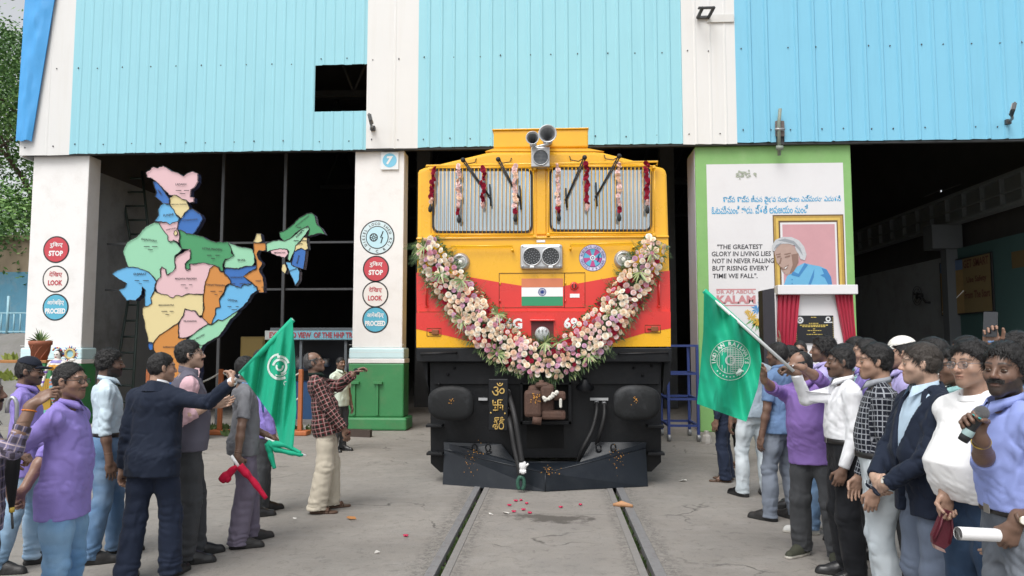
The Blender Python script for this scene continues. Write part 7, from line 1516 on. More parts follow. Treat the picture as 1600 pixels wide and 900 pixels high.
YR = 18.6; t = thing('railing', 'pale blue railing with vertical bars on the stone bank', 'railing', (atY(20, 520, YR).x, YR, atY(20, 522, YR).z)); o = world_loc(t); RB = mat('railing_blue', (.30, .52, .60), rough=.5, var=.12); z0, z1 = o.z, atY(20, 488, YR).z
g = MB(); g.box((-17.5, YR - .02, z1 - .03), (-12.9, YR + .02, z1), RB); g.box((-17.5, YR - .02, z0 + .05), (-12.9, YR + .02, z0 + .08), RB); g.build('rail', t, origin=o)
for k in range(18): x = -13.0 - k * .17; g = MB(); g.cyl((x, YR, z0), (x, YR, z1 + (.42 if k % 6 == 0 else .0)), .018 if k % 6 else .035, RB, 8); g.build('bar', t, origin=o)
g = MB(); ST = mat('grey_masonry', (.19, .185, .175), rough=.95, var=.3, scale=6, bump=.9, bscale=14, dirt=(.09, .10, .07), dirt_amt=.6, dscale=3); nx, ny = 34, 16; vs = []
for i in range(nx + 1):
    for j in range(ny + 1):
        x = -22 + 10.4 * i / nx; y = 15.6 + 3.2 * j / ny; z = max(0, (o.z + .02) * min(1, j / ny * 1.35) - .02 + .10 * (mnoise.noise(Vector((x * 1.7, y * 1.7, 0))) + .5 * mnoise.noise(Vector((x * 5, y * 5, 3))))) if j else 0.0; vs.append((x, y, z))
g.add(vs, [(i * (ny + 1) + j, (i + 1) * (ny + 1) + j, (i + 1) * (ny + 1) + j + 1, i * (ny + 1) + j + 1) for i in range(nx) for j in range(ny)], ST, False); tag(g.build('stone_bank', None, origin=(-16, 15.6, 0)), kind='structure')
weeds('bank_weeds', [(atY(rnd.uniform(8, 26), 580, 15.4).x, 15.4 + rnd.uniform(-.2, .2), rnd.uniform(.9, 1.4)) for _ in range(5)], mat('yellow_weed', (.26, .30, .06), rough=.6, var=.3), 'yellow-green weeds on the stone bank', .12, .26, 14, .1)
# planter shelf, flower pot with plant
TY = 12.9; t = thing('planter_table', 'narrow orange plank table on green legs before the left pillar', 'table', (atY(40, 570, TY).x, TY, 0)); o = world_loc(t); zt_ = atY(40, 562.5, TY).z; x0, x1 = atY(-40, 565, TY).x, atY(81, 565, TY).x; PO = mat('plank_orange', (.36, .16, .05), rough=.6, var=.2, scale=8); g = MB(); g.box((x0, TY - .15, zt_ - .05), (x1, TY + .2, zt_), PO, .006); g.build('table_top', t, origin=o)
for x in (x0 + .1, atY(45, 600, TY).x, x1 - .06):
    for y in (TY - .1, TY + .14): g = MB(); g.box((x - .03, y - .03, 0), (x + .03, y + .03, zt_ - .051), GREENP, .005); g.build('leg', t, origin=o)
g = MB(); TER = mat('terracotta', (.30, .10, .055), rough=.7, var=.15, scale=8, bump=.3); c = atY(62, 562.5, TY); c.y = TY; pot = thing('flower_pot', 'terracotta pot with a spiky green plant on the orange plank table', 'flower pot', c); g.lathe([(.115, 0), (.165, .26), (.185, .27), (.188, .335), (.17, .34), (.16, .30), (0, .29)], c, (0, 0, 1), TER, 28)
for k in range(7): a0 = k * .9; g.tube([c + Vector((math.cos(a0 + u * 1.0) * (.120 + .045 * u), math.sin(a0 + u) * (.120 + .045 * u), .02 + .24 * u)) for u in np.linspace(0, 1, 8)], .010, TER, 5)
g.build('pot', pot, origin=c); g = MB()
for k in range(26): a = rnd.uniform(0, 6.28); e = rnd.uniform(.35, 1.3); blade(g, c + Vector((0, 0, .30)), Vector((math.cos(a) * math.cos(e), math.sin(a) * math.cos(e), math.sin(e))), rnd.uniform(.18, .34), .014, GL[rnd.choice((0, 1, 1, 2))], .12)
g.build('plant', pot, origin=c)
g = MB(); a, b = atY(56, 622, 12.7), atY(78, 592, 12.7)
for k in range(7): x = a.x + (b.x - a.x) * k / 7; g.box((x, 12.7, a.z), (x + (b.x - a.x) / 7.6, 12.74, b.z), mat('ochre_slats', (.42, .25, .03), rough=.6, var=.15), .004)
g.box((a.x, 12.742, 0), (b.x, 12.78, b.z), mat('ochre_slats', (.42, .25, .03))); tag(g.build('slatted_screen', None, origin=(a.x, 12.7, 0)), 'low ochre slatted screen behind the painted statue', 'screen')
# painted statue of a dancing woman with a flower wheel
SX = atY(88, 600, 12.3); stt = thing('painted_statue', 'painted plaster statue of a dancing woman holding a flower wheel', 'statue', (SX.x, 12.3, 0)); zb_ = atY(88, 642, 12.3).z; sc_ = (atY(88, 546, 12.3).z - zb_) / 1.0; base = V(0, 0, zb_)
S_ = lambda x, y, z: base + V(x, y, z) * sc_
pr = [el(S_(0, 0, .91), V(.055, .06, .075) * sc_, .02), rc(S_(0, 0, .86), S_(0, 0, .80), .028 * sc_, .032 * sc_, .02), rc(S_(-.09, 0, .77), S_(.10, 0, .77), .045 * sc_, .045 * sc_, .04), rc(S_(0, 0, .76), S_(.01, 0, .60), .085 * sc_, .060 * sc_, .04), el(S_(-.05, -.07, .705), V(.05, .05, .048) * sc_, .015), el(S_(.055, -.07, .705), V(.05, .05, .048) * sc_, .015),
      rc(S_(.02, 0, .60), S_(.03, .0, .50), .06 * sc_, .105 * sc_, .04), rc(S_(-.02, 0, .50), S_(-.02, -.04, .28), .085 * sc_, .06 * sc_, .04), rc(S_(-.02, -.04, .28), S_(.03, 0, .04), .055 * sc_, .035 * sc_, .03), rc(S_(.08, 0, .48), S_(.10, 0, .26), .08 * sc_, .055 * sc_, .04), rc(S_(.10, 0, .26), S_(.08, 0, .04), .05 * sc_, .035 * sc_, .03), el(S_(.03, -.05, .02), V(.035, .07, .025) * sc_, .01), el(S_(.09, -.05, .02), V(.035, .07, .025) * sc_, .01),
      rc(S_(-.11, 0, .77), S_(-.20, 0, .62), .036 * sc_, .028 * sc_, .02), rc(S_(-.20, 0, .62), S_(-.19, -.06, .46), .028 * sc_, .022 * sc_, .02), el(S_(-.19, -.07, .43), V(.022, .02, .04) * sc_, .015), rc(S_(.12, 0, .77), S_(.24, 0, .68), .036 * sc_, .028 * sc_, .02), rc(S_(.24, 0, .68), S_(.27, -.05, .80), .026 * sc_, .02 * sc_, .02), el(S_(.29, -.06, .83), V(.05, .02, .025) * sc_, .015)]
P_, Q_ = Field(S_(-.3, -.2, -.02), S_(.4, .2, 1.02), .009).run(pr).mesh(); zz = (P_[:, 2] - base[2]) / sc_; xx = P_[:, 0] / sc_; C_ = np.ones((len(P_), 4)); C_[:, :3] = (.72, .68, .64)
def pc_(m, c): C_[m, :3] = c
bust = (zz > .655) & (zz < .75) & (P_[:, 1] < -.03 * sc_) & (np.abs(xx) < .11); pc_(bust, (.55, .27, .03)); sk = (zz < .53) & (np.abs(xx) < .20) & (xx > -.15); ph = np.sin(zz * 95 + 14 * np.abs(xx - .03)); pc_(sk, (.62, .50, .20)); pc_(sk & (ph > .35), (.10, .22, .50)); pc_(sk & (ph < -.45), (.50, .14, .16)); pc_(sk & (np.sin(zz * 37) > .75), (.10, .42, .45))
for z_ in (.63, .47): pc_((np.abs(xx) > .155) & (np.abs(zz - z_) < .018), (.20, .10, .50))
pc_((np.abs(zz - .80) < .025) & (np.abs(xx) < .09), (.25, .22, .5)); pc_((zz > .90) & (P_[:, 1] < -.035 * sc_) & (np.abs(zz - .92) < .008) & (np.abs(np.abs(xx) - .022) < .012), (.05, .05, .05)); pc_((np.abs(zz - .875) < .008) & (np.abs(xx) < .014) & (P_[:, 1] < 0), (.5, .05, .05)); pc_(zz < .03, (.3, .2, .15))
np_mesh('figure', P_, Q_, tint_mat('painted_plaster', .55, .1), stt, None, C_); P2, Q2 = Field(S_(-.2, -.2, .8), S_(.25, .2, 1.1), .009).run([el(S_(.005, .025, .93), V(.066, .06, .075) * sc_, .02), el(S_(.10, .03, .93), V(.055, .05, .05) * sc_, .03)]).mesh(); np_mesh('hair', P2, Q2, hair_mat('statue_hair', (.015, .014, .016)), stt)
g = MB(); c = Vector((SX.x, 12.3, 0)) + Vector(tuple(S_(0, 0, 1.0)))
for k in range(7): a = math.pi * (k + .5) / 7; g.sph(c + Vector((math.cos(a) * .07 * sc_, -.02, -.02 + math.sin(a) * .045 * sc_)), .016, mat('crown_paint_' + ('red', 'blue', 'gold')[k % 3], ((.5, .05, .06), (.05, .12, .45), (.55, .35, .06))[k % 3]), 8, 5)
g.build('crown', stt, origin=(SX.x, 12.3, 0))
g = MB(); c = atY(110, 553, 12.28); R0 = .098
g.lathe([(R0 * .62, -.02), (R0 * .62, .02), (R0 * .95, .02), (R0 * .95, -.02)], c, (0, -1, 0), mat('wheel_gold', (.52, .42, .18), rough=.5), 28); g.disc(c - Vector((0, .005, 0)), R0 * .6, mat('wheel_blue', (.28, .52, .60), rough=.5)); g.disc(c + Vector((0, .012, 0)), R0 * 1.0, mat('wheel_teal', (.2, .45, .5)))
for k in range(22): a = 6.283 * k / 22; d = Vector((math.cos(a), 0, math.sin(a))); g.tube([c + d * R0 * .98, c + d * R0 * 1.42], .012, mat(('wheel_red', 'wheel_white', 'wheel_navy_paint')[k % 3], ((.5, .07, .08), (.7, .68, .66), (.06, .12, .4))[k % 3]), 6, True, .005)
g.build('flower_wheel', stt, origin=(SX.x, 12.3, 0))
g = MB(); g.box((SX.x - .32, 12.05, 0), (SX.x + .36, 12.6, zb_), mat('plinth_green', (.10, .40, .30), rough=.6, var=.15), .02); g.build('plinth', stt, origin=(SX.x, 12.3, 0))
bs = thing('slatted_bench', 'low white slatted bench behind the man in the purple shirt and jeans', 'bench', (atY(72, 690, 10.6).x, 10.6, 0)); o = world_loc(bs); WS = mat('weathered_white_wood', (.52, .50, .46), rough=.8, var=.2, scale=8)
for k in range(4): g = MB(); z = .10 + k * .11; g.box((o.x - .55, 10.58, z), (o.x + .35, 10.64, z + .07), WS, .006); g.build('slat', bs, origin=o)
for x in (o.x - .5, o.x + .3): g = MB(); g.box((x - .03, 10.645, 0), (x + .03, 10.70, .55), WS, .004); g.build('leg', bs, origin=o)

# ---- litter on the concrete
PET = mat('petal_crimson', (.50, .02, .08), rough=.6, var=.2); PAP = mat('scrap_paper', (.66, .64, .60), rough=.8, var=.08)
for i, (px, py) in enumerate(((796, 791), (806, 784), (814, 783), (818, 798), (803, 801), (828, 803), (876, 794), (907, 790), (634, 839), (823, 788))):
    c = atZ(px, py); g = MB(); a = rnd.uniform(0, 6.28); pts = [c + Vector((.020 * math.cos(a + t) * (1 + .3 * math.cos(2 * t)), .015 * math.sin(a + t), .006 + .012 * math.cos(t * 2) ** 2)) for t in np.linspace(0, 5.6, 8)]; g.prism(pts, (0, 0, .004), PET, True); tag(g.build('petal', None, origin=c), 'single crimson rose petal fallen on the concrete before the engine', 'petal', 'fallen petals before the engine')
for px, py, s_, lb in ((768, 805, .03, 'white paper scrap between the rails, left of the petals'), (791, 803, .035, 'crumpled white paper scrap between the rails beside the dark wet patch'), (1067, 752, .07, 'crumpled white paper on the concrete right of the track'), (589, 866, .03, 'white paper scrap on the bare concrete left of the track'), (461, 813, .03, 'white scrap on the concrete beside the grey shirted man'), (549, 811, .06, 'brown dry leaf on the concrete before the checked shirt man')):
    c = atZ(px, py); g = MB(); P = [c + Vector((rnd.uniform(-s_, s_), rnd.uniform(-s_, s_) * .8, rnd.uniform(.004, .03))) for _ in range(7)]; bm = bmesh.new(); [bm.verts.new(p) for p in P]; bmesh.ops.convex_hull(bm, input=bm.verts[:]); g.bm(bm, mat('dry_leaf', (.36, .16, .05), rough=.8) if 'leaf' in lb else PAP, False); tag(g.build('scrap', None, origin=c), lb, 'litter')
g = MB(); c = atZ(967, 792); g.tube([c + Vector((-.06, .02, .018)), c + Vector((.03, 0, .03)), c + Vector((.14, -.05, .02))], [.012, .035, .015], mat('peel_orange', (.45, .24, .12), rough=.7, var=.2), 8); tag(g.build('fruit_peel', None, origin=c), 'orange brown peel lying across the rail near the plough', 'litter')
# ================================================================== THE PEOPLE
def gp(px, D): p = atD(px, 542, D); return (p.x, p.y)
def wp(px, py, D): return tuple(atD(px, py, D))
DARK, DK2, MED, TAN, FAIR = (.155, .090, .063), (.20, .115, .080), (.27, .155, .108), (.37, .225, .16), (.48, .315, .235)
PURP = cloth('purple_shirting', (.27, .215, .56)); PURP2 = cloth('violet_shirting', (.24, .15, .42)); JEAN = cloth('pale_denim', (.22, .35, .50), 'denim', (.42, .54, .66)); JEAN2 = cloth('mid_denim', (.11, .20, .34), 'denim', (.22, .32, .46)); JEAN3 = cloth('bright_denim', (.13, .27, .48), 'denim', (.28, .45, .64)); JEANW = cloth('bleached_denim', (.50, .56, .60), 'denim', (.62, .67, .70)); JEANG = cloth('grey_denim', (.10, .115, .14), 'denim', (.20, .22, .25)); JEAND = cloth('dark_denim', (.022, .042, .085), 'denim', (.045, .08, .14))
NAVYS = cloth('navy_suiting', (.013, .019, .036), rough=.75); NAVYT = cloth('navy_trouser', (.020, .028, .052), rough=.75); BLKT = cloth('black_trouser', (.014, .015, .018)); GRYT = cloth('charcoal_trouser', (.060, .063, .068)); MAUT = cloth('mauve_grey_trouser', (.16, .14, .19)); CREAM = cloth('cream_trouser', (.52, .47, .38)); SLAT = cloth('slate_trouser', (.13, .16, .22))
WHT = cloth('white_shirting', (.76, .77, .80)); PBL = cloth('pale_blue_shirting', (.56, .68, .76)); HEA = cloth('heather_grey_shirting', (.17, .175, .19), var=.16); CHK = cloth('red_check_shirting', (.15, .025, .03), 'check', (.010, .022, .018), sc=.9); GRD = cloth('black_grid_shirting', (.012, .014, .022), 'grid', (.36, .38, .42)); PLD = cloth('purple_plaid_shirting', (.20, .18, .30), 'check', (.06, .05, .07), sc=1.3); BLU = cloth('cornflower_shirting', (.27, .33, .66)); DNB = cloth('dusty_blue_shirting', (.13, .21, .36)); LAV = cloth('lavender_shirting', (.42, .38, .66)); TEA = cloth('teal_shirting', (.28, .50, .50)); OFW = cloth('off_white_shirting', (.62, .60, .55)); PINK = cloth('pink_shirting', (.66, .43, .48)); VEST = cloth('grey_waistcoat_cloth', (.12, .115, .15)); GRB = cloth('grey_blue_shirting', (.30, .36, .42)); PGR = cloth('pale_green_shirting', (.60, .68, .58)); STR = cloth('striped_blue_shirting', (.55, .66, .76), 'stripe', (.30, .45, .60)); TSH = cloth('white_jersey', (.80, .80, .80), weave=.1, fold=.3)
LEA = mat('black_leather', (.012, .012, .013), rough=.32, var=.3, scale=20, bump=.15, bscale=60); LEA2 = mat('dull_black_leather', (.018, .017, .017), rough=.5, var=.4, scale=14, bump=.3); BRO = mat('brown_leather', (.10, .055, .035), rough=.5, var=.3); SNK = mat('white_sneaker', (.55, .55, .53), rough=.6, var=.1); OLV = mat('olive_mesh', (.045, .048, .032), rough=.85, var=.3, scale=30); SOLEW = mat('pale_rubber_sole', (.50, .48, .43), rough=.7); SOLED = mat('dark_rubber_sole', (.02, .02, .02), rough=.8); LACE = mat('grey_lace', (.35, .34, .33), rough=.8); BELT = mat('black_belt', (.014, .013, .013), rough=.4, var=.2); SPEC = mat('spectacle_frame', (.02, .02, .022), rough=.3); SPECM = mat('metal_spectacle', (.25, .25, .26), rough=.25, metal=.8); THR = mat('red_thread', (.45, .03, .03), rough=.8); ORT = mat('orange_thread', (.65, .20, .03), rough=.8); CAPB = cloth('black_cap_cloth', (.018, .022, .034)); CAPW = cloth('white_cap_cloth', (.72, .71, .66))
SH = dict(mat=LEA, sole=SOLED); BOOT = dict(mat=LEA2, sole=SOLED, lace=LACE); GREY = (.13, .13, .13)
GL_, GR_ = 'people watching on the flag bearer side', 'people lined up on the mural side'
P = {}
# ---- left side
P['edge'] = person('person in a purple plaid shirt at the left edge, arm raised, holding a black umbrella', gp(-22, 3.9), 78, 1.57, DK2, 3.9, GL_, hair=dict(col=(.02, .019, .019)), face=dict(stubble=.6, moustache=.8), shirt=dict(mat=PLD, sleeve='mid', hem=.80), trousers=dict(mat=BLKT), shoes=SH,
                  R=dict(w=wp(50, 632, 3.72), hint=(-.2, .2, -1), d=(.05, -.75, .55), n=(.5, -.2, -.6), curl=[.35, .75, .95, 1.1], thumb=.2), L=dict(w=wp(18, 716, 3.98), hint=(.4, .6, -.6), d=(-.5, -.8, .15), n=(0, -.3, -1), curl=1.25, thumb=1.0), extras=[('bracelet', -1, ORT), ('bracelet', 1, THR)])
P['cap'] = person('person in a black cap, glasses and purple shirt standing before the statue', gp(47, 5.84), 78, 1.62, DK2, 5.8, GL_, head=(-4, 2, 0), hair=dict(), cap=CAPB, face=dict(glasses=SPEC, moustache=.9, beard=.45, stubble=.4, gr=.002), shirt=dict(mat=PURP, hem=.74, sleeve='long'), trousers=dict(mat=JEAN), shoes=BOOT, feet={-1: (-.10, .10, -18), 1: (.13, -.10, 14)}, R=dict(t=(-.10, -.22, .98), curl=.7), L=dict(t=(.10, -.24, .98), curl=.6))
P['hands_back'] = person('person in a purple shirt and blue jeans, hands clasped behind the back', gp(112, 4.4), 66, 1.61, MED, 4.4, GL_, head=(-10, 1, 0), belly=.025, wide=.98, hair=dict(line=.075, col=(.013, .012, .012), rough=.008, len=.02), face=dict(glasses=SPEC, stubble=.35, moustache=.55, gr=.0022), shirt=dict(mat=PURP, hem=.75, sleeve='roll', loose=.014), trousers=dict(mat=JEAN3), shoes=SH, R=dict(t=(-.09, .27, .93), hint=(-1, .7, .2), d=(.5, .25, -.8), n=(.4, -.6, .3), curl=.5), L=dict(t=(.03, .25, .91), hint=(1, .7, .2), d=(-.7, .2, -.5), n=(-.2, -.8, 0), curl=.8), extras=[('cuff', -1, PURP)])
P['pale_blue'] = person('person in a pale blue tucked shirt and jeans with thick curly hair', gp(172, 6.1), 92, 1.68, DARK, 6.1, GL_, head=(-2, 2, 0), hair=dict(thick=.024, rough=.02, curly=.4, strands=1500), face=dict(beard=.75, moustache=.8, stubble=.6), shirt=dict(mat=PBL, tuck=True, sleeve='roll'), trousers=dict(mat=JEAN2, belt=BELT), shoes=dict(mat=LEA2, sole=SOLED, lace=THR), feet={-1: (-.12, .06, -10), 1: (.12, -.13, 8)}, R=dict(t=(-.22, -.02, .80)), L=dict(t=(.22, -.05, .80)))
P['cream'] = person('person in cream clothes mostly hidden behind the clasped hands, only dark hair showing', gp(112, 5.2), 100, 1.555, DK2, 5.2, GL_, hair=dict(thick=.02, rough=.02), shirt=dict(mat=OFW, sleeve='short'), trousers=dict(mat=CREAM), shoes=SH)
P['navy'] = person('person in a navy suit seen from behind, arm stretched out waving a green flag', gp(247, 5.55), 150, 1.66, TAN, 5.5, GL_, head=(-42, 2, 0), belly=.02, wide=1.04, hair=dict(rough=.008, len=.022), face=dict(stubble=.2), lean=(4, 0, -6), shirt=dict(mat=NAVYS, off=.024, sleeve='long', hem=.76, open=(.06, .05, 1.08), under=WHT, lapel=True, collar='none', name='jacket', soff=.016, loose=.006), trousers=dict(mat=NAVYT, hemr=.085, kr=.078), shoes=SH, feet={-1: (-.11, -.12, -8), 1: (.13, .06, 16)},
                  R=dict(w=wp(362, 597, 5.35), hint=(-.3, .2, -1), d=(.2, -.85, .5), n=(.6, -.3, .2), curl=1.2, thumb=1.0), L=dict(t=(.245, .0, .80), curl=.7), extras=[('shirt_cuff', -1, WHT)])
P['waistcoat'] = person('person in a grey waistcoat over a pink shirt with glasses looking up at the train', gp(299, 6.05), 95, 1.755, FAIR, 6.0, GL_, head=(-3, -6, 0), wide=1.04, belly=.02, hair=dict(line=.06, thick=.014, rough=.008), face=dict(glasses=SPECM, moustache=.8, stubble=.25), shirt=dict(mat=PINK, vest=VEST, sleeve='mid', hem=.86, collar='none', off=.01), trousers=dict(mat=GRYT, hemr=.082, kr=.075), shoes=SH, feet={-1: (-.10, -.02, -8), 1: (.12, -.12, 10)}, R=dict(w=wp(327, 632, 5.9), hint=(-.3, .6, -1), d=(0, -1, .12), n=(.8, 0, .3), curl=.4), L=dict(w=wp(333, 632, 6.1), hint=(.3, .6, -1), d=(0, -1, .12), n=(-.8, 0, .3), curl=.4))
P['grey_shirt'] = person('person in a heather grey shirt and lanyard holding furled red and green flags', gp(386, 6.53), 98, 1.62, DARK, 6.5, GL_, head=(5, 0, 0), hair=dict(thick=.010), face=dict(moustache=.8, stubble=.5), shirt=dict(mat=HEA, sleeve='short', hem=.80), trousers=dict(mat=MAUT, hemr=.088, kr=.08), shoes=dict(mat=LEA2, sole=SOLED, lace=LACE), feet={-1: (-.11, .02, -12), 1: (.13, -.12, 14)}, R=dict(w=wp(371, 716, 6.18), hint=(-1, .5, -.3), d=(.1, -.25, -1), n=(.9, -.2, .1), curl=1.15, thumb=1.0), L=dict(w=wp(417, 680, 6.55), hint=(.2, 1, -.5), d=(0, -.8, -.6), n=(-.5, .2, -.8), curl=1.1, thumb=1.0), extras=[('bracelet', -1, BRO)])
P['purple_back'] = person('person in a purple shirt and dark trousers half hidden behind the left green flag', gp(412, 7.7), 105, 1.68, DK2, 7.7, GL_, hair=dict(), shirt=dict(mat=PURP, hem=.78), trousers=dict(mat=GRYT), shoes=SH, feet={-1: (-.1, .06, -8), 1: (.12, -.10, 10)})
P['checked'] = person('person in a red checked shirt and cream trousers leaning back, hand raised to the train', gp(512, 7.86), 92, 1.665, DK2, 7.1, GL_, head=(-6, -14, 0), lean=(-13, 0, 0), belly=.02, hair=dict(col=(.075, .073, .072), bald=.75, grey=1, thick=.012), face=dict(stubble=.25), shirt=dict(mat=CHK, sleeve='long', hem=.80, loose=.03, soff=.024), trousers=dict(mat=CREAM, hemr=.10, kr=.088), shoes=dict(mat=BRO, kind='sandal'), feet={-1: (-.11, .05, -14), 1: (.13, -.10, 12)}, L=dict(w=wp(552, 585, 7.75), hint=(.5, .2, -1), d=(-.1, -.8, .6), n=(-.3, -.5, -.6), curl=.55), R=dict(w=wp(541, 676, 7.62), hint=(-.3, 1, -.2), d=(0, -.35, -1), n=(.8, .3, 0), curl=.6))
P['inside'] = person('person in a pale shirt standing inside the left bay before the display case', gp(533, 12.3), 45, 1.53, DK2, 12, GL_, head=(-10, 0, 0), hair=dict(), face=dict(moustache=1, stubble=.5), shirt=dict(mat=PGR, sleeve='short'), trousers=dict(mat=GRYT), shoes=SH)
# ---- right side, from the far end to the near end
P['sandals'] = person('person in navy trousers and sandals hidden behind the right green flag', gp(1128, 9.6), -100, 1.62, DK2, 9.6, GR_, hair=dict(), shirt=dict(mat=NAVYT, hem=.86), trousers=dict(mat=NAVYT, hemr=.085), shoes=dict(mat=BRO, kind='sandal'))
P['far'] = person('person in dark trousers deepest behind the right green flag', gp(1152, 10.7), -80, 1.60, DK2, 10.6, GR_, hair=dict(), shirt=dict(mat=GRB), trousers=dict(mat=BLKT), shoes=dict(mat=BRO, kind='sandal'))
P['light_jeans'] = person('person in washed out jeans and black shoes with back turned beside the flag', gp(1174, 8.6), -150, 1.79, DK2, 8.6, GR_, hair=dict(), shirt=dict(mat=GRB, hem=.84, sleeve='short'), trousers=dict(mat=JEANW), shoes=SH, feet={-1: (-.13, 0, -14), 1: (.13, -.06, 14)})
P['wave'] = person('person behind the right flag pole holding one open hand high before the curtain', gp(1233, 8.0), -110, 1.71, DK2, 7.1, GR_, hair=dict(thick=.018, rough=.02), shirt=dict(mat=PBL, sleeve='roll'), trousers=dict(mat=GRYT), shoes=SH, R=dict(w=wp(1212, 534, 7.75), hint=(-.6, .2, -1), d=(.05, .1, 1), n=(.3, -1, 0), curl=.12, thumb=0))
P['blue_short'] = person('person in a dusty blue short sleeved shirt and grey jeans turned away by the flag', gp(1216, 7.45), -125, 1.745, DARK, 7.1, GR_, head=(10, 4, 0), hair=dict(thick=.016), shirt=dict(mat=DNB, sleeve='short', hem=.82, loose=.024), trousers=dict(mat=cloth('grey_chambray', (.16, .185, .23), 'denim', (.22, .25, .30))), shoes=dict(mat=LEA2, sole=SOLED), feet={-1: (-.12, .02, -10), 1: (.13, -.08, 10)}, L=dict(t=(.25, -.03, .80)))
P['shades'] = person('person with dark glasses smiling towards the camera under the plaque', gp(1250, 9.0), -10, 1.775, MED, 8.2, GR_, hair=dict(line=.075, thick=.008), face=dict(glasses=SPEC, shades=True, moustache=.7, gr=.003), shirt=dict(mat=LAV), trousers=dict(mat=GRYT), shoes=SH)
P['curly'] = person('person with bushy curly hair in profile below the black plaque', gp(1286, 6.95), -96, 1.795, DK2, 6.9, GR_, head=(0, 0, 0), hair=dict(thick=.026, rough=.022, curly=.5, strands=1800), face=dict(stubble=.5), shirt=dict(mat=LAV), trousers=dict(mat=JEAN2), shoes=dict(mat=SNK, sole=SOLEW), feet={-1: (-.12, .10, -8), 1: (.12, -.16, 10)})
P['purple_flag'] = person('person in a violet shirt, balding head bowed, steadying the green flag and pole', gp(1266, 6.1), -18, 1.67, MED, 6.1, GR_, head=(-45, 14, 0), wide=1.08, lean=(5, -4, 0), belly=.03, hair=dict(bald=.55, col=(.02, .02, .02)), face=dict(stubble=.4), shirt=dict(mat=PURP2, sleeve='roll', hem=.77, loose=.026), trousers=dict(mat=GRYT, hemr=.086, kr=.08), shoes=dict(mat=OLV, sole=SOLEW), feet={-1: (-.14, .04, -14), 1: (.15, .0, 16)}, R=dict(w=wp(1190, 590, 5.75), hint=(-.4, .1, -1), d=(-.1, -.15, 1), n=(-.4, -.8, 0), curl=.7), L=dict(w=wp(1246, 570, 5.62), hint=(.8, .1, .2), d=(-.85, -.4, .1), n=(0, -.4, -1), curl=1.1, thumb=1), extras=[('cuff', -1, PURP2), ('cuff', 1, PURP2)])
P['white_shirt'] = person('person in a white tucked shirt and black trousers reaching out to grip the flag pole', gp(1314, 5.58), -72, 1.705, DARK, 5.5, GR_, head=(-8, 3, 0), belly=.02, hair=dict(line=.07, thick=.012, rough=.012, curly=.2), face=dict(moustache=1, stubble=.4), shirt=dict(mat=WHT, tuck=True, sleeve='long'), trousers=dict(mat=BLKT, belt=BELT, hemr=.084, kr=.08), shoes=SH, feet={-1: (-.11, .0, -12), 1: (.12, -.02, 12)}, R=dict(w=wp(1243, 583, 5.55), hint=(-.4, .1, -1), d=(-.2, -.9, .3), n=(.5, -.2, -.8), curl=1.2, thumb=1), L=dict(t=(.21, -.08, .82), curl=.7), extras=[('bracelet', 1, mat('gold_ring', (.6, .42, .12), rough=.3, metal=1))])
P['head_a'] = person('person whose dark hair shows behind the white shirt, farther of two heads by the curtain', gp(1336, 7.0), -88, 1.80, TAN, 7, GR_, hair=dict(), shirt=dict(mat=LAV), trousers=dict(mat=GRYT), shoes=SH)
P['head_b'] = person('person with a high bald forehead beside the curtain, nearer of two heads', gp(1352, 6.2), -85, 1.775, TAN, 6.2, GR_, hair=dict(line=.09, thick=.009), shirt=dict(mat=PURP), trousers=dict(mat=GRYT), shoes=SH)
P['head_c'] = person('person hidden behind the white shirted flag holder, only black hair showing', gp(1318, 6.7), -100, 1.735, DK2, 6.7, GR_, hair=dict(), shirt=dict(mat=TEA), trousers=dict(mat=GRYT), shoes=SH)
P['grid'] = person('person in a black shirt with a white grid pattern and bleached jeans', gp(1368, 4.8), -84, 1.725, TAN, 4.5, GR_, head=(0, 2, 0), belly=.035, wide=1.03, hair=dict(thick=.016, rough=.012, len=.03), face=dict(stubble=.2), shirt=dict(mat=GRD, tuck=True, sleeve='long'), trousers=dict(mat=JEANW, belt=BELT), shoes=SH, L=dict(t=(.235, -.06, .80), curl=.6), R=dict(t=(-.22, -.1, .82)))
P['white_cap'] = person('person in a white cap behind the navy blazer', gp(1408, 5.6), -85, 1.775, TAN, 5.6, GR_, hair=dict(), cap=CAPW, shirt=dict(mat=LAV), trousers=dict(mat=GRYT), shoes=SH)
P['blazer'] = person('person in a navy blazer and slate trousers with hands folded in front', gp(1440, 4.2), -62, 1.725, FAIR, 4.2, GR_, head=(-26, 2, 0), belly=.04, wide=1.10, fat=.15, hair=dict(col=(.042, .034, .028), line=.066, thick=.014, rough=.010, len=.034), face=dict(stubble=.35), shirt=dict(mat=NAVYS, off=.024, sleeve='long', hem=.76, open=(.105, .055, 1.06), under=STR, lapel=True, collar='none', name='jacket', soff=.017, loose=.010), trousers=dict(mat=SLAT, hemr=.086, kr=.08), shoes=SH, R=dict(t=(-.07, -.25, .94), hint=(-1, .5, -.2), d=(.85, -.25, -.35), n=(0, .9, -.2), curl=.55), L=dict(t=(.10, -.27, .93), hint=(1, .5, -.2), d=(-.85, -.15, -.35), n=(0, .9, -.2), curl=.45), extras=[('watch', 1, BELT)])
P['off_white'] = person('person in an off white shirt behind the blazer, face turned away', gp(1455, 4.8), -112, 1.76, MED, 4.7, GR_, hair=dict(thick=.016), shirt=dict(mat=OFW), trousers=dict(mat=GRYT), shoes=SH)
P['teal'] = person('person in a teal shirt and glasses between the blazer and the white polo', gp(1494, 4.45), -72, 1.70, DK2, 4.4, GR_, head=(-6, 2, 0), hair=dict(thick=.018, curly=.35, rough=.02), face=dict(glasses=SPEC, stubble=.3, gr=.0024), shirt=dict(mat=TEA), trousers=dict(mat=GRYT), shoes=SH)
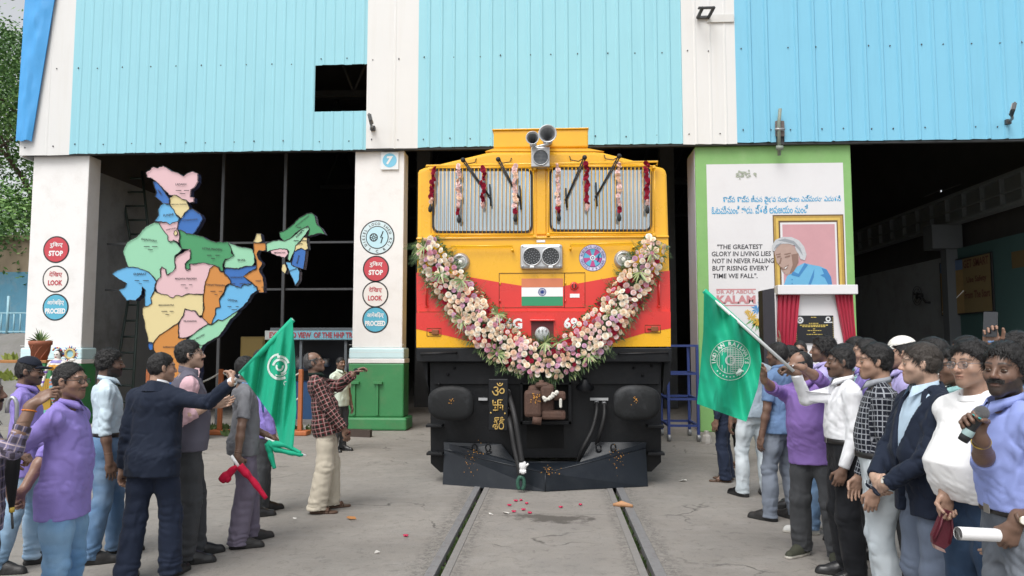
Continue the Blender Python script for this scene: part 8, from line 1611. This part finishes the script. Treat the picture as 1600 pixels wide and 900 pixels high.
P['head_d'] = person('person hidden behind the glasses wearers, only a crown of dark hair showing', gp(1508, 5.4), -90, 1.785, DK2, 5.4, GR_, hair=dict(), shirt=dict(mat=DNB), trousers=dict(mat=GRYT), shoes=SH)
P['polo'] = person('person in a white polo stretched over a big belly, glasses, holding a maroon pouch', gp(1517, 3.72), -46, 1.735, (.37, .23, .165), 3.7, GR_, head=(8, 3, 0), belly=.125, wide=1.06, fat=.32, hair=dict(thick=.020, rough=.016, len=.032), face=dict(glasses=SPECM, stubble=.2), shirt=dict(mat=TSH, sleeve='short', hem=.92, collar='tee', placket=False, fold=.006, loose=.004), trousers=dict(mat=JEAND, waist=1.0), shoes=SH, R=dict(w=wp(1477, 768, 3.66), hint=(-.1, 1, 0), d=(.1, -.15, -1), n=(.9, -.2, 0), curl=.9, thumb=.8), L=dict(t=(.27, -.12, .86), curl=.5), extras=[('bracelet', -1, THR)])
P['phone_hand'] = person('person holding a phone up high behind the microphone speaker', gp(1586, 4.7), -55, 1.79, MED, 4.5, GR_, hair=dict(thick=.022, rough=.02), shirt=dict(mat=DNB), trousers=dict(mat=GRYT), shoes=SH, R=dict(w=wp(1549, 540, 4.45), hint=(-.5, .1, -1), d=(.05, -.1, 1), n=(.9, -.5, 0), curl=.75, thumb=.1))
P['speaker'] = person('person in a cornflower blue shirt with a beard speaking into a microphone', gp(1580, 3.2), -60, 1.72, DARK, 3.2, GR_, head=(38, 0, 2), lean=(5, 0, 0), wide=1.02, belly=.02, hair=dict(thick=.018, rough=.014, len=.034), face=dict(beard=.72, moustache=.95, stubble=.55), shirt=dict(mat=BLU, tuck=True, sleeve='roll', pocket_x=.085), trousers=dict(mat=JEANG, belt=BELT), shoes=SH, R=dict(w=wp(1532, 684, 2.98), hint=(-.5, .3, -1), d=(.10, -.5, .75), n=(.8, -.3, -.1), curl=1.2, thumb=1.0), L=dict(w=wp(1588, 812, 3.02), hint=(.8, .6, -.1), d=(-.1, -.2, -1), n=(-.8, .2, 0), curl=1.0, thumb=.9), extras=[('watch', 1, BRO), ('bracelet', -1, mat('gold_ring', (.6, .42, .12)))])

# ---- what they hold
def hand_mid(k, sd, f=.065, up=.022): i = P[k]; return i['world'](i['wr'][sd] + i['hd'][sd] * f + i['pn'][sd] * up)
def flag(lab, edgeL, edgeR, D, fold, emblem, pole, m, nu=60, nv=60):
    """cloth hanging from a pole; edges are sight-line polylines from the top to the bottom corner."""
    def along(E, v):
        k = v * (len(E) - 1); i = min(int(k), len(E) - 2); f = k - i; return np.array(E[i], float) * (1 - f) + np.array(E[i + 1], float) * f
    dep = lambda px, py: D + fold(px, py)
    t = thing('flag', lab, 'flag', atD(*edgeL[0], D)); o = world_loc(t); vs = []
    for j in range(nv + 1):
        a, b = along(edgeL, j / nv), along(edgeR, j / nv)
        for i in range(nu + 1): q = a + (b - a) * i / nu; vs.append(atD(q[0], q[1], dep(q[0], q[1])))
    n = nu + 1; g = MB(); g.add(vs, [(j * n + i, (j + 1) * n + i, (j + 1) * n + i + 1, j * n + i + 1) for j in range(nv) for i in range(nu)], m, True); g.add([v + Vector((0, .003, 0)) for v in vs], [(j * n + i + 1, (j + 1) * n + i + 1, (j + 1) * n + i, j * n + i) for j in range(nv) for i in range(nu)], m, True); c = g.build('cloth', t, origin=o)
    e = MB(); emblem(e); e.v = [tuple(atD(v[0], -v[2], dep(v[0], -v[2]) - .006)) for v in e.v]; e.build('emblem', c, origin=o)
    p = MB(); p.tube([atD(*pole[0]), atD(*pole[1])], .0125, mat('white_pole', (.66, .68, .68), rough=.5, var=.05), 10); p.tube([atD(*pole[2]), atD(*pole[1])], .020, m, 10); p.build('pole', t, origin=o); return t
FG_ = cloth('green_flag_cloth', (.018, .40, .235), rough=.6, weave=.1, fold=.35); FW = mat('flag_print_white', (.62, .70, .66), rough=.7, var=.05)
def em_l(e):
    def arc(cx, cy, r0, r1, a0, a1, n=24):
        vs = []
        for i in range(n + 1):
            a = math.radians(a0 + (a1 - a0) * i / n)
            for r in (r0, r1): vs.append((cx + r * math.cos(a), 0, -cy + r * 1.08 * math.sin(a)))
        e.add(vs, [(2 * i, 2 * i + 1, 2 * i + 3, 2 * i + 2) for i in range(n)], FW)
    cx, cy = 437, 573; arc(cx, cy, 16.5, 19.5, 95, 215); arc(cx, cy, 15.5, 19.5, 215, 300); arc(cx, cy, 13, 16.5, 20, 105); arc(cx, cy, 8.5, 12, -80, 170); arc(cx, cy, 3.5, 6.5, 150, 380); arc(cx, cy, 12.5, 14, 240, 320); arc(446, 599, 2, 3.2, 60, 250)
flag('emerald green flag with a white swirl emblem waved by the navy suit', [(376, 584), (404, 622), (428, 655), (437, 690)], [(457, 500), (461, 560), (463, 640), (458, 700)], 5.25, lambda x, y: .05 * math.sin((x - 400) * .13 + (y - 560) * .02) - (.10 * (1 / (1 + math.exp(-(x - 444 + (y - 600) * .06) / 2.0)))) + .02 * math.sin(x * .35 + y * .05), em_l, ((360, 602, 5.36), (457.5, 499.5, 5.25), (376, 584, 5.30)), FG_)
def em_r(e):
    cx, cy = 1141, 563; C_ = lambda d: (cx, d, -cy)
    e.disc(C_(0), 31.5, FW, n=48, r_in=30.6); e.disc(C_(0), 21.5, FW, n=48, r_in=20.3); e.disc(C_(0), 8, FW, n=24, r_in=5.5)
    for k in range(-6, 7): w_ = math.sqrt(max(0, 19.5 ** 2 - (k * 2.9) ** 2)); e.add([(cx - w_, 0, -cy + k * 2.9 - .5), (cx + w_, 0, -cy + k * 2.9 - .5), (cx + w_, 0, -cy + k * 2.9 + .5), (cx - w_, 0, -cy + k * 2.9 + .5)], [(0, 1, 2, 3)], FW)
    for k in range(-4, 5): h_ = math.sqrt(max(0, 19.5 ** 2 - (k * 4.2) ** 2)); e.add([(cx + k * 4.2 - .4, 0, -cy - h_), (cx + k * 4.2 + .4, 0, -cy - h_), (cx + k * 4.2 + .4, 0, -cy + h_), (cx + k * 4.2 - .4, 0, -cy + h_)], [(0, 1, 2, 3)], FW)
    e.add([(cx + 8, 0, -cy - 22), (cx + 14, 0, -cy - 12), (cx + 20, 0, -cy - 16), (cx + 15, 0, -cy - 24)], [(0, 1, 2, 3)], FW); e.arc_text('INDIAN RAILWAYS', C_(0), 26, FW, 6.5, -105, 105, bold=.04)
    for k in range(9): a = math.radians(130 + k * 12.5); e.disc((cx + 26 * math.sin(a), 0, -cy + 26 * math.cos(a)), 1.3, FW, n=8)
flag('emerald green flag with a round railway emblem held by the violet and white shirts', [(1100, 455), (1099, 520), (1094, 580), (1089, 631)], [(1186, 531), (1190, 566), (1184, 606), (1166, 659)], 5.6, lambda x, y: .045 * math.sin((x - 1100) * .10 + (y - 500) * .022) + .03 * math.sin(x * .21 - y * .045) - .10 / (1 + math.exp(-(1112 - x - (y - 560) * .12) / 4)), em_r, ((1240, 580, 5.48), (1100, 454, 5.6), (1187, 533, 5.56)), FG_)
# furled hand flags
def roll(g, pts, r, m, wob=.3):
    P_ = [Vector(p) for p in pts]; out = []
    for i in range(len(P_) - 1):
        for k in range(8): out.append(P_[i].lerp(P_[i + 1], k / 8))
    out.append(P_[-1]); n = len(out); rs = [max(.004, (r[0] + (r[1] - r[0]) * i / n) * (1 + wob * (vnoise(np.array([[i * .5, 1, r[0] * 99]]), 4)[0] - .5))) for i in range(n)]; g.tube(out, rs, m, 9)
c = hand_mid('grey_shirt', -1); Dg = 6.13; RF = cloth('red_flag_cloth', (.52, .012, .05), rough=.6)
t = thing('furled_flag', 'red furled hand flag on a white stick held low by the grey shirted man', 'flag', c); o = Vector(c); g = MB(); roll(g, [wp(374, 728, Dg), wp(396, 752, Dg), wp(416, 779, Dg)], (.036, .014), RF, .7); roll(g, [wp(372, 728, Dg), wp(362, 734, Dg), wp(346, 751, Dg)], (.016, .040), RF, .9); roll(g, [wp(370, 729, Dg), wp(360, 741, Dg), wp(353, 752, Dg)], (.016, .030), RF, .9); g.build('cloth', t, origin=o); g = MB(); g.tube([wp(361, 712, Dg), wp(375, 732, Dg)], .014, LETW, 8); g.build('stick', t, origin=o)
c = hand_mid('grey_shirt', 1); t = thing('furled_flag', 'green furled hand flag bunched in the far hand of the grey shirted man', 'flag', c); o = Vector(c); g = MB(); Dg = 6.45; roll(g, [wp(418, 690, Dg), wp(432, 702, Dg), wp(452, 707, Dg), wp(474, 711, Dg)], (.030, .016), FG_, .7); roll(g, [wp(419, 692, Dg), wp(423, 712, Dg), wp(429, 732, Dg)], (.034, .014), FG_, .6); roll(g, [wp(424, 694, Dg), wp(446, 695, Dg), wp(470, 708, Dg)], (.03, .014), FG_, .5); g.build('cloth', t, origin=o); g = MB(); g.tube([wp(414, 684, Dg), wp(478, 712, Dg)], .009, LETW, 8); g.build('stick', t, origin=o)
# lanyard of the grey shirt
i = P['grey_shirt']; g = MB(); LY_ = mat('lanyard_blue', (.10, .30, .62), rough=.6, var=.1); pts = [i['T']((sx * .066, .05 - abs(k) * 0, 1.43)) for sx in (1,) for k in (0,)]
ring = [(.07, .07, 1.44), (.085, .0, 1.43), (.075, -.085, 1.37), (.045, -.135, 1.27), (.0, -.145, 1.17), (-.045, -.135, 1.27), (-.075, -.085, 1.37), (-.085, .0, 1.43), (-.07, .07, 1.44)]
P3 = []
for k in range(len(ring) - 1):
    for q in range(5): P3.append(i['T'](np.array(ring[k]) * (1 - q / 5) + np.array(ring[k + 1]) * q / 5 + V(0, -.012, 0)))
g.tube([tuple(p) for p in P3], .0085, LY_, 5); i['mk'](g, 'lanyard', i['root'])
# microphone
i = P['speaker']; c = hand_mid('speaker', -1, .070, .030); a, b = Vector(wp(1486, 681, 2.94)), Vector(wp(1521, 629, 2.90)); ax = (b - a).normalized(); L_ = (b - a).length
a = c - ax * (L_ * .47); t = thing('microphone', 'black handheld microphone with a turquoise ring and grey mesh head', 'microphone', c); o = Vector(c); MBK = mat('mic_black', (.016, .018, .020), rough=.4, var=.2); TQ = mat('mic_turquoise', (.05, .38, .38), rough=.4)
g = MB(); g.lathe([(.0, 0), (.019, .002), (.021, .02), (.017, L_ * .45), (.021, L_ * .66), (.024, L_ * .72)], a, ax, MBK, 20); g.lathe([(.0215, .030), (.0218, .032), (.0212, .055), (.0208, .056)], a, ax, mat('mic_grey_band', (.30, .42, .42), rough=.4), 20, caps=False); g.build('handle', t, origin=o); g = MB(); g.lathe([(.026, L_ * .72), (.030, L_ * .735), (.030, L_ * .755), (.026, L_ * .765)], a, ax, TQ, 20); g.build('ring', t, origin=o)
g = MB(); g.sph(a + ax * (L_ * .86), (.0285,) * 3, mat('mic_mesh', (.20, .20, .205), rough=.45, metal=.7, var=.5, scale=400, bump=1, bscale=420), 20, 14); g.build('mesh_head', t, origin=o)
# rolled papers, pouch, phone, umbrella
c = hand_mid('speaker', 1, .075, .028); g = MB(); d = Vector((-.97, -.12, .06)).normalized(); PA = mat('white_paper', (.78, .78, .78), rough=.7, var=.03); s0 = Vector(c)
for r in (.026, .021, .017): g.lathe([(r, -.10), (r, .22)], s0 + Vector((0, .004, .002 * r)), d, PA, 20, caps=False)
g.lathe([(.0, .2195), (.026, .2195)], s0, d, mat('paper_edge', (.5, .5, .5), rough=.8), 20); tag(g.build('paper_roll', None, origin=c), 'rolled white papers in the hand of the microphone speaker', 'papers')
c = hand_mid('polo', -1, .075, .02); g = MB(); MRN = mat('maroon_leather', (.11, .018, .030), rough=.45, var=.25, scale=12, bump=.3); q = lambda x, y, dd=0: Vector(wp(x, y, 3.60 + dd)); out = [q(1475, 796), q(1487, 800), q(1491, 830), q(1486, 850), q(1476, 858), q(1458, 850), q(1457, 838)]
g.prism(out[::-1], (.01, .045, 0), MRN); bmx = None; g.tube([q(1476, 797, -.002), q(1470, 822, -.004), q(1460, 844, -.004)], .006, MRN, 6); g.tube([q(1486, 800, -.002), q(1489, 828, -.004), q(1484, 850, -.004)], .005, MRN, 6); g.prism([q(1460, 851), q(1476, 859), q(1478, 864), q(1463, 858)][::-1], (0, .03, 0), mat('pouch_lining', (.38, .25, .22), rough=.8)); tag(g.build('pouch', None, origin=c), 'maroon leather pouch hanging from the hand of the white polo', 'pouch')
i = P['phone_hand']; c = hand_mid('phone_hand', -1, .095, .03); g = MB(); bm = bmesh.new(); bmesh.ops.create_cube(bm, size=1)
for v in bm.verts: v.co = Vector((v.co.x * .010, v.co.y * .072, v.co.z * .150))
bmesh.ops.bevel(bm, geom=bm.edges[:], offset=.003, segments=2, affect='EDGES'); g.bm(bm, mat('phone_dark', (.02, .022, .026), rough=.15), False, Matrix.Translation(Vector(c) + Vector((0, 0, .05))) @ Euler((.05, .12, .9)).to_matrix().to_4x4()); tag(g.build('phone', None, origin=c), 'dark phone held up above the heads behind the microphone speaker', 'phone')
c = Vector(wp(20, 706, 3.86)); t = thing('umbrella', 'closed black umbrella with a silver crook held upright at the left edge', 'umbrella', c); o = Vector(c); q = lambda x, y: Vector(wp(x, y, 3.86)); g = MB(); g.tube([q(24, 690), q(19, 740), q(18, 795)], [.030, .033, .012], cloth('umbrella_cloth', (.012, .012, .014)), 10); g.tube([q(18.5, 792), q(18.5, 800)], .013, mat('umbrella_band', (.5, .35, .05), rough=.5), 8); g.build('canopy', t, origin=o); g = MB(); g.tube([q(18, 795), q(20, 826)], .006, DKSTEEL, 8); g.build('tip', t, origin=o); g = MB(); g.tube([q(24, 692), q(26, 650)] + [q(19 + 7.5 * math.cos(a), 636 - 15 * math.sin(a)) for a in np.linspace(-.2, 3.0, 10)] + [q(11, 645)], .010, mat('crook_silver', (.5, .51, .53), rough=.3, metal=.7), 8); g.build('handle', t, origin=o)
# badge on the violet shirt, flower on the waistcoat
for k, x, z, m in (('purple_flag', .09, 1.215, mat('badge_blue', (.12, .40, .62), rough=.4)), ('waistcoat', .095, 1.27, mat('rosette_orange', (.66, .33, .14), rough=.7))):
    i = P[k]; p = i['cast'](x, z, False, .022 if k == 'waistcoat' else .006)
    if p is not None: g = MB(); g.sph(p, .016, m, 12, 8) if k == 'waistcoat' else g.disc(p, .018, m, nrm=tuple(i['T']((0, -1, .05)) - i['T']((0, 0, 0))), n=16); i['mk'](g, 'badge' if k != 'waistcoat' else 'rosette', i['shirt'])
